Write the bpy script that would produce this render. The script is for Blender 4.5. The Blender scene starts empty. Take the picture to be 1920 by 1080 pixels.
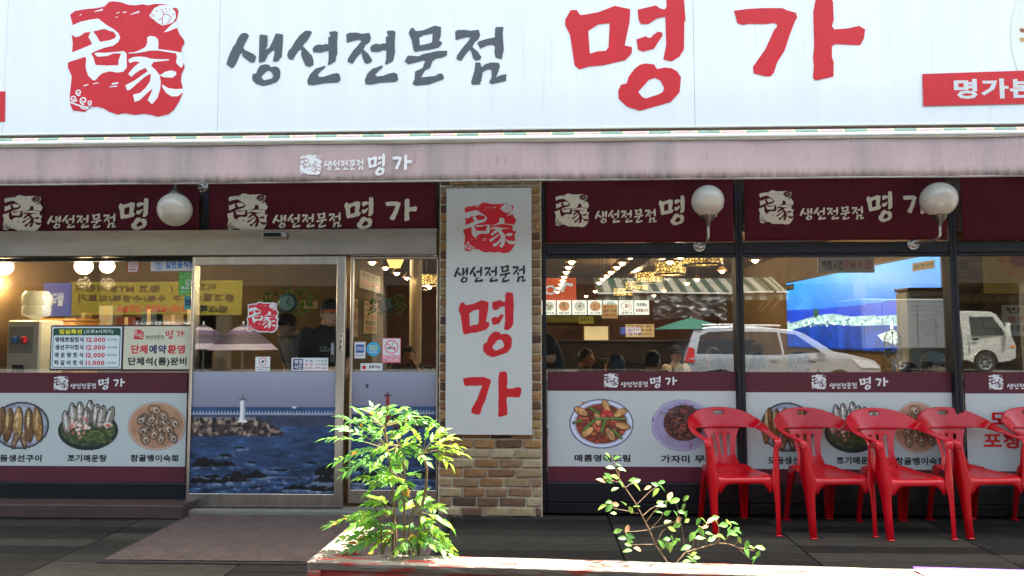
import bpy, bmesh, math, random
import numpy as np
from mathutils import Vector, Matrix, Euler
from mathutils.geometry import tessellate_polygon
R = math.radians
random.seed(7); RNG = np.random.default_rng(7)
sc = bpy.context.scene
COL = sc.collection

# ------------------------------------------------------------------ camera
FPX = 1331.0
CAM = Vector((0.0, -5.546, 1.40))
CAM_ROT = Euler((R(90 + 3.7), R(0.08), R(2.0)), 'XYZ')
cd = bpy.data.cameras.new('camera'); cam = bpy.data.objects.new('camera', cd); COL.objects.link(cam)
cam.location = CAM; cam.rotation_euler = CAM_ROT
cd.sensor_width = 36; cd.lens = 36 * FPX / 1920; cd.clip_end = 800; cd.clip_start = 0.05
sc.camera = cam
RM = CAM_ROT.to_matrix()
# ------------------------------------------------------------------ sky, sun, exposure
SUN_EL, SUN_AZ = R(72), R(35)          # high noon sun, behind the building and a little to the right
sun_dir = Vector((math.sin(SUN_AZ) * math.cos(SUN_EL), math.cos(SUN_AZ) * math.cos(SUN_EL), math.sin(SUN_EL)))
w = bpy.data.worlds.new('World'); sc.world = w; w.use_nodes = True
nt = w.node_tree
sky = nt.nodes.new('ShaderNodeTexSky'); sky.sky_type = 'NISHITA'; sky.sun_disc = False
sky.sun_elevation = SUN_EL; sky.sun_rotation = SUN_AZ
sky.air_density = .8; sky.dust_density = 5.0; sky.ozone_density = .4
bg = nt.nodes['Background']; bg.inputs['Strength'].default_value = 0.15
wb = nt.nodes.new('ShaderNodeMix'); wb.data_type = 'RGBA'; wb.blend_type = 'MULTIPLY'; wb.inputs[0].default_value = 1; wb.inputs[7].default_value = (1, 1, .84, 1)   # hazy summer sky: less violet
nt.links.new(sky.outputs[0], wb.inputs[6]); nt.links.new(wb.outputs[2], bg.inputs['Color'])
sl = bpy.data.lights.new('sun', 'SUN'); sl.energy = 4.5; sl.angle = R(0.53); sl.color = (1, .95, .87)
so = bpy.data.objects.new('sun', sl); COL.objects.link(so); so.location = (6, 8, 20)
so.rotation_euler = (-sun_dir).to_track_quat('-Z', 'Y').to_euler()
vs = sc.view_settings; vs.view_transform = 'Standard'; vs.look = 'None'; vs.gamma = 1; vs.use_curve_mapping = False
vs.exposure = 2.72
sc.render.engine = 'CYCLES'
try:
    sc.cycles.use_denoising = True; sc.cycles.denoiser = 'OPENIMAGEDENOISE'
except Exception: pass
sc.cycles.max_bounces = 7; sc.cycles.diffuse_bounces = 3; sc.cycles.glossy_bounces = 4
sc.cycles.transparent_max_bounces = 16; sc.cycles.transmission_bounces = 6
sc.cycles.caustics_reflective = False; sc.cycles.caustics_refractive = False
sc.cycles.sample_clamp_indirect = 6

# ------------------------------------------------------------------ helpers
def ray(px, py):
    return RM @ Vector(((px - 960) / FPX, -(py - 540) / FPX, -1.0))
def at(px, py, Y):
    d = ray(px, py); t = (Y - CAM.y) / d.y
    return CAM + d * t
def atz(px, py, Z):
    d = ray(px, py); t = (Z - CAM.z) / d.z
    return CAM + d * t
def XX(px, Y, py=620): return at(px, py, Y).x
def ZZ(py, Y, px=960): return at(px, py, Y).z
GLASS_Y = 0.11
def mir(px, py, Yv):
    """the point of the street whose image in the shop glass is seen at px, py (Yv metres behind the glass line)"""
    p = at(px, py, Yv); return Vector((p.x, 2 * GLASS_Y - Yv, p.z))
def lin(c):
    c = c / 255.0
    return c / 12.92 if c <= .04045 else ((c + .055) / 1.055) ** 2.4
def rgb(r, g, b): return (lin(r), lin(g), lin(b), 1)

MATS = {}
def mat(name, col, rough=.6, metal=0, var=.12, scale=6, bump=0, bscale=60, spec=.5, stretch=None, col2=None, detail=4, trans=0, emit=None, estr=0, coat=0):
    """a procedural material: base colour broken up by noise, optional bump"""
    if name in MATS: return MATS[name]
    m = bpy.data.materials.new(name); m.use_nodes = True; MATS[name] = m
    t = m.node_tree; b = t.nodes['Principled BSDF']
    b.inputs['Roughness'].default_value = rough; b.inputs['Metallic'].default_value = metal
    b.inputs['Specular IOR Level'].default_value = spec
    if coat: b.inputs['Coat Weight'].default_value = coat; b.inputs['Coat Roughness'].default_value = .08
    if emit: b.inputs['Emission Color'].default_value = emit; b.inputs['Emission Strength'].default_value = estr
    if var or bump or col2:
        tc = t.nodes.new('ShaderNodeTexCoord'); mp = t.nodes.new('ShaderNodeMapping')
        t.links.new(tc.outputs['Object'], mp.inputs[0])
        if stretch: mp.inputs['Scale'].default_value = stretch
        n = t.nodes.new('ShaderNodeTexNoise'); n.inputs['Scale'].default_value = scale; n.inputs['Detail'].default_value = detail
        n.inputs['Roughness'].default_value = .65
        t.links.new(mp.outputs[0], n.inputs['Vector'])
        r = t.nodes.new('ShaderNodeValToRGB'); r.color_ramp.elements[0].position = .32; r.color_ramp.elements[1].position = .68
        c2 = col2 or tuple(min(1, c * (1 + var)) for c in col[:3]) + (1,)
        c1 = col if col2 else tuple(c * (1 - var) for c in col[:3]) + (1,)
        r.color_ramp.elements[0].color = c1; r.color_ramp.elements[1].color = c2
        t.links.new(n.outputs[0], r.inputs[0]); t.links.new(r.outputs[0], b.inputs['Base Color'])
        if bump:
            n2 = t.nodes.new('ShaderNodeTexNoise'); n2.inputs['Scale'].default_value = bscale; n2.inputs['Detail'].default_value = 5
            t.links.new(mp.outputs[0], n2.inputs['Vector'])
            bp = t.nodes.new('ShaderNodeBump'); bp.inputs['Strength'].default_value = bump; bp.inputs['Distance'].default_value = .01
            t.links.new(n2.outputs[0], bp.inputs['Height']); t.links.new(bp.outputs[0], b.inputs['Normal'])
    else:
        b.inputs['Base Color'].default_value = col
    return m
def nodes(m):
    return m.node_tree, m.node_tree.nodes['Principled BSDF']
def emission(name, col, s):
    if name in MATS: return MATS[name]
    m = bpy.data.materials.new(name); m.use_nodes = True; MATS[name] = m
    b = m.node_tree.nodes['Principled BSDF']; b.inputs['Base Color'].default_value = col
    b.inputs['Emission Color'].default_value = col; b.inputs['Emission Strength'].default_value = s
    return m
def print_mat(name, rough=.5, emit=0, spec=.4):
    """flat print: colours carried by the printed sheet itself"""
    if name in MATS: return MATS[name]
    m = bpy.data.materials.new(name); m.use_nodes = True; MATS[name] = m
    t, b = nodes(m); a = t.nodes.new('ShaderNodeAttribute'); a.attribute_name = 'print'
    t.links.new(a.outputs['Color'], b.inputs['Base Color']); b.inputs['Roughness'].default_value = rough
    b.inputs['Specular IOR Level'].default_value = spec
    if emit:
        t.links.new(a.outputs['Color'], b.inputs['Emission Color']); b.inputs['Emission Strength'].default_value = emit
    return m
def glass_mat(name, refl=.05, tint=(.93, .96, .95, 1)):
    m = bpy.data.materials.new(name); m.use_nodes = True; MATS[name] = m
    t = m.node_tree; t.nodes.remove(t.nodes['Principled BSDF']); out = t.nodes['Material Output']
    tr = t.nodes.new('ShaderNodeBsdfTransparent'); tr.inputs[0].default_value = tint
    gl = t.nodes.new('ShaderNodeBsdfGlossy'); gl.inputs['Roughness'].default_value = 0.0; gl.inputs[0].default_value = (1, 1, 1, 1)
    tc = t.nodes.new('ShaderNodeTexCoord'); nz = t.nodes.new('ShaderNodeTexNoise'); nz.inputs['Scale'].default_value = 1.6; nz.inputs['Detail'].default_value = 1
    bp = t.nodes.new('ShaderNodeBump'); bp.inputs['Strength'].default_value = .05; bp.inputs['Distance'].default_value = .012
    t.links.new(tc.outputs['Object'], nz.inputs['Vector']); t.links.new(nz.outputs[0], bp.inputs['Height']); t.links.new(bp.outputs[0], gl.inputs['Normal'])
    lw = t.nodes.new('ShaderNodeLayerWeight'); lw.inputs[0].default_value = .5
    pw = t.nodes.new('ShaderNodeMath'); pw.operation = 'POWER'; pw.inputs[1].default_value = 5
    ma = t.nodes.new('ShaderNodeMath'); ma.operation = 'MULTIPLY_ADD'; ma.inputs[1].default_value = 1 - refl; ma.inputs[2].default_value = refl
    mx = t.nodes.new('ShaderNodeMixShader')
    t.links.new(lw.outputs['Facing'], pw.inputs[0]); t.links.new(pw.outputs[0], ma.inputs[0]); t.links.new(ma.outputs[0], mx.inputs[0])
    t.links.new(tr.outputs[0], mx.inputs[1]); t.links.new(gl.outputs[0], mx.inputs[2]); t.links.new(mx.outputs[0], out.inputs[0])
    return m

def link(o, parent=None):
    COL.objects.link(o)
    if parent: o.parent = parent
    return o
def tag(o, label=None, cat=None, group=None, kind=None):
    if label: o['label'] = label
    if cat: o['category'] = cat
    if group: o['group'] = group
    if kind: o['kind'] = kind
    return o
def thing(name, label, cat, loc=(0, 0, 0), rz=0, group=None):
    o = bpy.data.objects.new(name, None); o.empty_display_size = .1
    link(o); o.location = loc; o.rotation_euler = (0, 0, rz)
    return tag(o, label, cat, group)
def copy_tree(o, parent=None):
    c = o.copy(); COL.objects.link(c); c.parent = parent
    for ch in o.children: copy_tree(ch, c)
    return c

class MB:
    def __init__(s): s.v = []; s.f = []; s.m = []
    def add(s, vs, fs, mi=0):
        b = len(s.v); s.v += [tuple(v) for v in vs]; s.f += [tuple(i + b for i in f) for f in fs]; s.m += [mi] * len(fs); return s
    def box(s, x0, x1, y0, y1, z0, z1, mi=0, c=0.0):
        """box with chamfered edges (c)"""
        if x0 > x1: x0, x1 = x1, x0
        if y0 > y1: y0, y1 = y1, y0
        if z0 > z1: z0, z1 = z1, z0
        if c <= 0:
            return s.add([(x0,y0,z0),(x1,y0,z0),(x1,y1,z0),(x0,y1,z0),(x0,y0,z1),(x1,y0,z1),(x1,y1,z1),(x0,y1,z1)],
                [(0,3,2,1),(4,5,6,7),(0,1,5,4),(1,2,6,5),(2,3,7,6),(3,0,4,7)], mi)
        c = min(c, (x1-x0)*.45, (y1-y0)*.45, (z1-z0)*.45)
        bm = bmesh.new(); bmesh.ops.create_cube(bm, size=1)
        for v in bm.verts:
            v.co = Vector((x0 + (v.co.x+.5)*(x1-x0), y0 + (v.co.y+.5)*(y1-y0), z0 + (v.co.z+.5)*(z1-z0)))
        bmesh.ops.bevel(bm, geom=list(bm.edges), offset=c, segments=1, affect='EDGES')
        bm.verts.index_update()
        s.add([v.co for v in bm.verts], [tuple(v.index for v in f.verts) for f in bm.faces], mi); bm.free(); return s
    def prism(s, poly, y0, y1, mi=0, axis='y'):
        """extrude a 2D polygon (x,z) from y0 to y1"""
        n = len(poly)
        def P(p, y): return (p[0], y, p[1]) if axis == 'y' else ((y, p[0], p[1]) if axis == 'x' else (p[0], p[1], y))
        vs = [P(p, y0) for p in poly] + [P(p, y1) for p in poly]
        tri = tessellate_polygon([[Vector((p[0], p[1], 0)) for p in poly]])
        fs = [tuple(t) for t in tri] + [tuple(reversed([i + n for i in t])) for t in tri]
        fs += [(i, (i+1) % n, (i+1) % n + n, i + n) for i in range(n)]
        return s.add(vs, fs, mi)
    def tube(s, pts, r, n=8, mi=0, cap=True):
        pts = [Vector(p) for p in pts]; rs = r if isinstance(r, (list, tuple)) else [r]*len(pts)
        rings = []; up = None
        for i, p in enumerate(pts):
            t = (pts[min(i+1, len(pts)-1)] - pts[max(i-1, 0)]).normalized()
            if up is None: up = t.orthogonal().normalized()
            up = (up - t * up.dot(t)).normalized(); sd = t.cross(up)
            rings.append([p + (up * math.cos(2*math.pi*k/n) + sd * math.sin(2*math.pi*k/n)) * rs[i] for k in range(n)])
        vs = [q for rg in rings for q in rg]; fs = []
        for i in range(len(pts)-1):
            for k in range(n):
                a = i*n+k; b = i*n+(k+1) % n; fs.append((a, b, b+n, a+n))
        if cap: fs += [tuple(reversed(range(n))), tuple(range((len(pts)-1)*n, len(pts)*n))]
        return s.add(vs, fs, mi)
    def lathe(s, prof, c=(0,0,0), n=24, mi=0, axis='z'):
        vs = []; fs = []
        for (r, h) in prof:
            for k in range(n):
                a = 2*math.pi*k/n; p = (r*math.cos(a), r*math.sin(a), h)
                if axis == 'y': p = (p[0], p[2], p[1])
                if axis == 'x': p = (p[2], p[0], p[1])
                vs.append((c[0]+p[0], c[1]+p[1], c[2]+p[2]))
        for i in range(len(prof)-1):
            for k in range(n):
                a = i*n+k; b = i*n+(k+1) % n; fs.append((a, b, b+n, a+n))
        return s.add(vs, fs, mi)
    def grid(s, fn, nu, nv, mi=0, hole=None):
        vs = [fn(i/nu, j/nv) for j in range(nv+1) for i in range(nu+1)]
        fs = [(j*(nu+1)+i, j*(nu+1)+i+1, (j+1)*(nu+1)+i+1, (j+1)*(nu+1)+i) for j in range(nv) for i in range(nu) if not (hole and hole(i, j))]
        return s.add(vs, fs, mi)
    def mesh(s, name, mats, smooth=0):
        me = bpy.data.meshes.new(name); me.from_pydata(s.v, [], s.f)
        for m in (mats if isinstance(mats, (list, tuple)) else [mats]): me.materials.append(m)
        me.polygons.foreach_set('material_index', s.m)
        if smooth:
            me.polygons.foreach_set('use_smooth', [True]*len(s.f)); me.set_sharp_from_angle(angle=R(smooth))
        me.update(); return me
    def build(s, name, mats, parent=None, smooth=0, fix=True):
        me = s.mesh(name, mats, smooth)
        if fix:
            bm = bmesh.new(); bm.from_mesh(me); bmesh.ops.recalc_face_normals(bm, faces=bm.faces); bm.to_mesh(me); bm.free()
        return link(bpy.data.objects.new(name, me), parent)
def solid(o, t, bevel=0, sub=0, offset=-1):
    md = o.modifiers.new('thick', 'SOLIDIFY'); md.thickness = t; md.offset = offset
    if bevel:
        b = o.modifiers.new('edge', 'BEVEL'); b.width = bevel; b.segments = 2; b.limit_method = 'ANGLE'; b.angle_limit = R(50)
    if sub:
        u = o.modifiers.new('sub', 'SUBSURF'); u.levels = sub; u.render_levels = sub
    return o

# ---- flat print shapes: polygons (with holes) on a facade plane
def tess(loops):
    """loops of 2D points, first the outline, others holes -> points, triangles"""
    pts = [p for l in loops for p in l]
    return pts, tessellate_polygon([[Vector((p[0], p[1], 0)) for p in l] for l in loops])
class Flat:
    """printed shapes on a plane facing the street (x to the right, z up); every layer 0.6 mm further out"""
    def __init__(s, Y, n=1): s.mb = MB(); s.Y = Y; s.n = n
    def poly(s, loops, mi=0, layer=0):
        if not isinstance(loops[0][0], (tuple, list, Vector)): loops = [loops]
        pts, tr = tess(loops); y = s.Y - .0006 * layer * s.n
        s.mb.add([(p[0], y, p[1]) for p in pts], [tuple(t) for t in tr], mi); return s
    def rect(s, x0, x1, z0, z1, mi=0, layer=0):
        return s.poly([[(x0, z0), (x1, z0), (x1, z1), (x0, z1)]], mi, layer)
    def rrect(s, x0, x1, z0, z1, r, mi=0, layer=0):
        pts = []
        for cx, cz, a0 in ((x1-r, z0+r, -90), (x1-r, z1-r, 0), (x0+r, z1-r, 90), (x0+r, z0+r, 180)):
            pts += [(cx + r*math.cos(R(a0+k*22.5)), cz + r*math.sin(R(a0+k*22.5))) for k in range(5)]
        return s.poly([pts], mi, layer)
    def disc(s, cx, cz, rx, rz, mi=0, layer=0, n=36, hole=0):
        loops = [[(cx + rx*math.cos(2*math.pi*k/n), cz + rz*math.sin(2*math.pi*k/n)) for k in range(n)]]
        if hole: loops.append([(cx + rx*hole*math.cos(2*math.pi*k/n), cz + rz*hole*math.sin(2*math.pi*k/n)) for k in range(n)])
        return s.poly(loops, mi, layer)
    def stroke(s, pts, wd, mi=0, layer=0):
        y = s.Y - .0006 * layer * s.n
        ps = [Vector(p) for p in pts]; vs = []
        for i, p in enumerate(ps):
            t = (ps[min(i+1, len(ps)-1)] - ps[max(i-1, 0)]).normalized(); nn = Vector((-t.y, t.x)) * wd / 2
            vs += [(p.x+nn.x, y, p.y+nn.y), (p.x-nn.x, y, p.y-nn.y)]
        s.mb.add(vs, [(2*i, 2*i+1, 2*i+3, 2*i+2) for i in range(len(ps)-1)], mi); return s
    def text(s, body, x0, x1, z0, z1, mi=0, layer=0, bold=.012, keep=True, flip=False):
        vs, fs = glyphs(body, bold)
        ax = [v[0] for v in vs]; az = [v[1] for v in vs]; a0, a1, b0, b1 = min(ax), max(ax), min(az), max(az)
        sx = (x1-x0) / (a1-a0); sz = (z1-z0) / (b1-b0); y = s.Y - .0006 * layer * s.n
        f = (lambda x: x1 - (x-a0)*sx) if flip else (lambda x: x0 + (x-a0)*sx)
        s.mb.add([(f(v[0]), y, z0 + (v[1]-b0)*sz) for v in vs], fs, mi); return s
    def build(s, name, mats, parent=None):
        return s.mb.build(name, mats, parent, fix=False)
_GT = {}; _GC = {}
CHARS = None
def _sheet(bold):
    """outlines of every character used on the signs, set in one go (one per line)"""
    c = bpy.data.curves.new('type', 'FONT'); c.resolution_u = 2; o = bpy.data.objects.new('type', c); COL.objects.link(o)
    c.body = '\n'.join(CHARS); c.offset = bold; c.space_line = 2.0; bpy.context.view_layer.update()
    me = bpy.data.meshes.new_from_object(o.evaluated_get(bpy.context.evaluated_depsgraph_get()))
    nv = len(me.vertices); co = np.zeros(nv*3); me.vertices.foreach_get('co', co); co = co.reshape(-1, 3)
    line = np.round(-(co[:, 1]-.35)/2.0).astype(int); tab = {}
    polys = {}
    for p in me.polygons: polys.setdefault(line[p.vertices[0]], []).append(tuple(p.vertices))
    for k, ch in enumerate(CHARS):
        ids = np.nonzero(line == k)[0]; m = {int(i): j for j, i in enumerate(ids)}
        tab[ch] = ([(float(co[i, 0]), float(co[i, 1]) + 2.0*k) for i in ids], [tuple(m[i] for i in f) for f in polys.get(k, [])])
    bpy.data.objects.remove(o); bpy.data.meshes.remove(me); return tab
def glyphs(body, bold):
    global CHARS
    bold = .015 if bold < .022 else .036
    if (body, bold) in _GC: return _GC[body, bold]
    if CHARS is None: CHARS = sorted(set(ALLTEXT.replace(' ', '')))
    if bold not in _GT: _GT[bold] = _sheet(bold)
    x = 0; vs = []; fs = []
    for ch in body:
        if ch == ' ': x += .32; continue
        v, f = _GT[bold][ch]; b = len(vs); vs += [(q[0]+x, q[1]) for q in v]; fs += [tuple(i+b for i in t) for t in f]
        x += .96 if ord(ch) > 0x1100 else (max(q[0] for q in v) + .07)
    _GC[body, bold] = (vs, fs); return vs, fs
ALLTEXT = "(),-./0123456789:ABCDEFGHIJKLMNOPQRSTUVWXYZabcdefghijklmnopqrstuvwxyz₩가각간갈감강개객거경고골과구국금기까낙내너녹뉴는늘능니다단당댄데도됩둠드든떡롯료룸리림만매메명모무문물미반배뱅복본부분비사산상생석선세셀소수숙스시식신심쌀안알약업여역연영예오완요용우운원위은을음의이인일입자장전점정제조족종주중증지찬참철청체추침카코콤탕태템특판폐포표프필하합항허헬화환회후휴"

# ---- pictures printed on sheets: painted into the sheet's own colours
def vnoise(h, w_, sc_, seed=0, octv=4, ax=1.0):
    rg = np.random.default_rng(seed); out = np.zeros((h, w_)); amp = 1; tot = 0
    for o in range(octv):
        gx = max(2, int(w_ / sc_ * 2**o)) + 2; gy = max(2, int(h / sc_ * ax * 2**o)) + 2
        g = rg.random((gy, gx)); yy = np.linspace(0, gy-1.001, h); xx = np.linspace(0, gx-1.001, w_)
        yi = yy.astype(int); xi = xx.astype(int); fy = (yy-yi)[:, None]; fx = (xx-xi)[None]
        fy = fy*fy*(3-2*fy); fx = fx*fx*(3-2*fx)
        a = g[yi][:, xi]; b = g[yi][:, np.minimum(xi+1, gx-1)]; c = g[np.minimum(yi+1, gy-1)][:, xi]; d = g[np.minimum(yi+1, gy-1)][:, np.minimum(xi+1, gx-1)]
        out += amp * ((a*(1-fx)+b*fx)*(1-fy) + (c*(1-fx)+d*fx)*fy); tot += amp; amp *= .55
    return out / tot
class Pic:
    def __init__(s, w_, h, bgc=None):
        s.w, s.h = w_, h; s.c = np.zeros((h, w_, 3)); s.a = np.zeros((h, w_)); s.yy, s.xx = np.mgrid[0:h, 0:w_].astype(float)
        if bgc is not None: s.c[:] = np.array(bgc) / 255.; s.a[:] = 1
    def put(s, mask, col, tex=0, seed=0, ts=8):
        col = np.array(col, float) / 255.
        v = np.broadcast_to(col, s.c.shape)
        if tex:
            n = vnoise(s.h, s.w, ts, seed) - .5
            v = np.clip(v * (1 + 2*tex*n[..., None]), 0, 1)
        m = np.clip(mask, 0, 1)[..., None]
        s.c = s.c * (1-m) + v * m; s.a = np.maximum(s.a, m[..., 0]); return s
    def ell(s, cx, cy, rx, ry, ang=0, soft=1.0):
        a = R(ang); dx = s.xx-cx; dy = s.yy-cy
        u = (dx*math.cos(a)+dy*math.sin(a))/rx; v = (-dx*math.sin(a)+dy*math.cos(a))/ry
        return np.clip((1-np.sqrt(u*u+v*v)) * min(rx, ry) / soft + .5, 0, 1)
    def poly(s, pts):
        m = np.zeros((s.h, s.w), bool); n = len(pts)
        for i in range(n):
            x0, y0 = pts[i]; x1, y1 = pts[(i+1) % n]
            if y0 == y1: continue
            c = ((y0 <= s.yy) & (s.yy < y1)) | ((y1 <= s.yy) & (s.yy < y0))
            xi = x0 + (s.yy-y0)*(x1-x0)/(y1-y0); m ^= c & (s.xx < xi)
        return m.astype(float)
    def line(s, x0, y0, x1, y1, wd):
        dx, dy = x1-x0, y1-y0; L = dx*dx+dy*dy + 1e-9
        t = np.clip(((s.xx-x0)*dx+(s.yy-y0)*dy)/L, 0, 1)
        return np.clip(wd/2 - np.hypot(s.xx-x0-t*dx, s.yy-y0-t*dy) + .5, 0, 1)
    def mesh(s, name, m, corner):
        """corner(u,v)->point; u right, v down; drops cells that were never painted"""
        vs = [tuple(corner((i)/(s.w-1), (j)/(s.h-1))) for j in range(s.h) for i in range(s.w)]
        al = s.a; keep = (al[:-1, :-1]+al[1:, :-1]+al[:-1, 1:]+al[1:, 1:]) > 1.6
        jj, ii = np.nonzero(keep); W = s.w
        f = np.stack([jj*W+ii, (jj+1)*W+ii, (jj+1)*W+ii+1, jj*W+ii+1], 1)
        me = bpy.data.meshes.new(name); me.from_pydata(vs, [], f.tolist()); me.materials.append(m)
        c = s.c; l = np.where(c <= .04045, c/12.92, ((c+.055)/1.055)**2.4)
        at_ = me.attributes.new('print', 'FLOAT_COLOR', 'POINT')
        at_.data.foreach_set('color', np.concatenate([l, np.ones(l.shape[:2]+(1,))], 2).astype(np.float32).ravel())
        return me
# ------------------------------------------------------------------ lettering traced as outlines (photo pixels)
def _o(s, ox, oy, k): 
    n = [float(q) for q in s.replace(';', ' ').replace(',', ' ').split()]
    return [(ox + n[i]*k, oy + n[i+1]*k) for i in range(0, len(n), 2)]
_a = lambda s: _o(s, 420, 30, .140625)
_b = lambda s: _o(s, 640, 30, 1/6)
_c = lambda s: _o(s, 1000, 0, .25)
_e = lambda s: _o(s, 120, 0, .20374)
WORD = [  # the five syllables for "fresh fish speciality shop"
 [_a('30,645 50,570 80,490 120,410 155,365 175,310 205,260 240,228 290,224 318,240 332,265 300,325 270,380 258,420 275,450 340,480 400,508 428,540 420,580 400,620 345,615 290,570 240,532 250,505 232,490 212,510 190,570 155,640 125,685 100,692')],
 [_a('478,245 575,255 582,300 575,405 550,432 570,440 600,425 640,350 690,230 780,243 788,260 780,400 768,552 748,556 725,600 680,610 648,596 665,530 675,455 640,465 585,515 545,605 470,622 462,605 467,440 470,280')],
 [_a('480,660 550,640 612,655 618,682 690,670 730,690 752,740 745,820 700,880 600,915 520,932 440,910 385,865 374,825 380,780 400,765 425,770 445,715'), _a('495,808 560,740 600,725 635,750 656,800 640,830 540,856 515,840')],
 [_a('1080,195 1150,197 1173,215 1140,275 1105,330 1065,370 1050,400 1110,460 1175,530 1192,590 1194,650 1140,678 1085,660 1060,600 1030,530 1025,490 1040,465 1015,448 985,470 950,525 920,582 865,575 840,520 855,470 905,410 945,340 1000,265')],
 [_a('1405,208 1490,200 1518,218 1508,340 1510,500 1492,550 1485,605 1400,652 1380,650 1393,590 1395,465 1360,468 1285,488 1188,482 1180,432 1210,395 1265,377 1320,384 1360,370 1390,380 1388,290 1398,272 1425,270 1402,230')],
 [_a('1350,660 1345,690 1290,735 1248,780 1265,810 1330,808 1420,778 1500,758 1540,775 1556,850 1520,885 1340,895 1190,922 1120,915 1108,860 1145,775 1220,700')],
 [_b('55,205 90,187 170,185 235,200 315,187 334,245 318,290 270,325 248,375 300,420 348,492 335,520 290,536 262,525 235,460 225,410 180,455 125,538 68,515 75,475 130,390 190,325 225,282 205,265 150,275 60,300')],
 [_b('515,165 585,162 608,178 600,300 604,410 582,505 505,545 490,540 503,490 505,385 470,382 415,405 335,400 323,355 345,325 390,310 435,318 475,305 500,312 500,235 528,222 512,190')],
 [_b('465,552 460,580 410,625 380,660 400,680 470,672 520,650 590,635 628,650 640,715 615,740 440,750 330,772 272,766 264,720 290,650 345,595')],
 [_b('785,135 810,133 838,170 920,160 1050,107 1122,123 1118,220 1100,278 1132,292 1125,325 1090,355 980,380 880,392 835,406 812,385 790,265 757,195 765,165'), _b('875,245 920,215 1028,195 1020,290 1000,305 884,330')],
 [_b('748,443 870,452 910,430 1080,392 1190,390 1188,440 1140,465 1060,480 1025,505 1000,580 940,612 895,690 1065,672 1085,650 1135,647 1157,695 1140,715 980,770 835,783 800,765 825,700 828,625 915,582 930,530 950,520 925,497 880,510 755,543 710,510')],
 [_b('1280,175 1310,155 1400,155 1450,165 1545,153 1562,215 1545,255 1500,295 1475,348 1530,395 1576,460 1560,490 1515,502 1485,480 1460,400 1445,378 1400,425 1348,505 1295,485 1300,445 1360,360 1420,290 1452,245 1435,235 1380,245 1285,270')],
 [_b('1745,122 1824,122 1815,200 1828,380 1803,485 1735,465 1722,400 1730,345 1700,322 1640,330 1565,366 1530,310 1545,285 1640,255 1727,240 1730,140')],
 [_b('1508,522 1562,522 1580,578 1610,545 1680,522 1770,525 1785,560 1765,630 1740,690 1790,665 1858,653 1852,730 1690,765 1660,745 1690,690 1690,600 1640,602 1590,632 1575,730 1560,745 1565,768 1475,772 1458,745 1475,690 1498,610')],
]
NAME1 = [
 [_c('280,75 325,75 352,112 400,107 490,90 612,43 727,68 722,165 685,340 740,353 738,400 690,450 520,490 420,498 347,520 310,490 275,260 238,185 240,145'), _c('412,230 485,183 573,173 565,352 545,380 480,385 424,403')],
 [_c('783,72 920,40 950,62 985,70 1000,50 997,-30 1020,-67 1120,-58 1130,-10 1142,150 1133,165 1130,370 1095,425 1037,460 975,445 997,335 990,125 925,138 862,180 808,180 790,150')],
 [_c('773,295 845,270 860,283 885,280 900,260 935,237 968,243 968,270 930,325 905,365 820,387 785,370')],
 [_c('840,475 905,482 928,517 990,505 1040,512 1080,535 1108,580 1098,690 1030,765 800,830 705,800 640,740 637,680 657,635 700,625 715,575 760,515 800,485'), _c('787,688 868,597 915,583 955,605 982,660 970,690 940,707 845,738 815,725')],
]
NAME2 = [
 [_c('1505,80 1610,66 1720,60 1868,60 1900,75 1970,95 1980,130 1962,160 1920,270 1885,380 1830,465 1805,545 1780,572 1750,573 1652,550 1648,500 1740,370 1808,220 1830,200 1825,180 1800,172 1740,180 1610,178 1570,187 1530,172')],
 [_c('2118,-5 2180,-18 2235,-8 2248,10 2254,150 2240,195 2258,220 2360,212 2445,193 2490,220 2480,290 2452,338 2260,330 2240,350 2240,430 2254,465 2252,573 2120,604 2097,585 2105,490 2098,430 2107,350 2100,90')],
]
BLOB = [_e('55,135 100,100 185,85 290,75 370,60 410,20 445,10 520,20 600,45 660,48 720,38 775,48 830,35 925,38 1000,70 1040,75 1052,100 1045,150 1030,190 1034,240 1060,310 1105,370 1108,400 1082,440 1080,480 1085,560 1108,600 1108,625 1080,680 1075,740 1092,810 1088,860 1060,930 1010,1010 960,1050 860,1073 800,1055 740,1045 650,1057 560,1040 490,1053 420,1030 360,995 300,980 240,985 190,1028 80,1015 60,970 52,930 52,880 65,760 70,700 35,620 35,580 60,560 75,480 80,400 70,310 80,230')]
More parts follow.
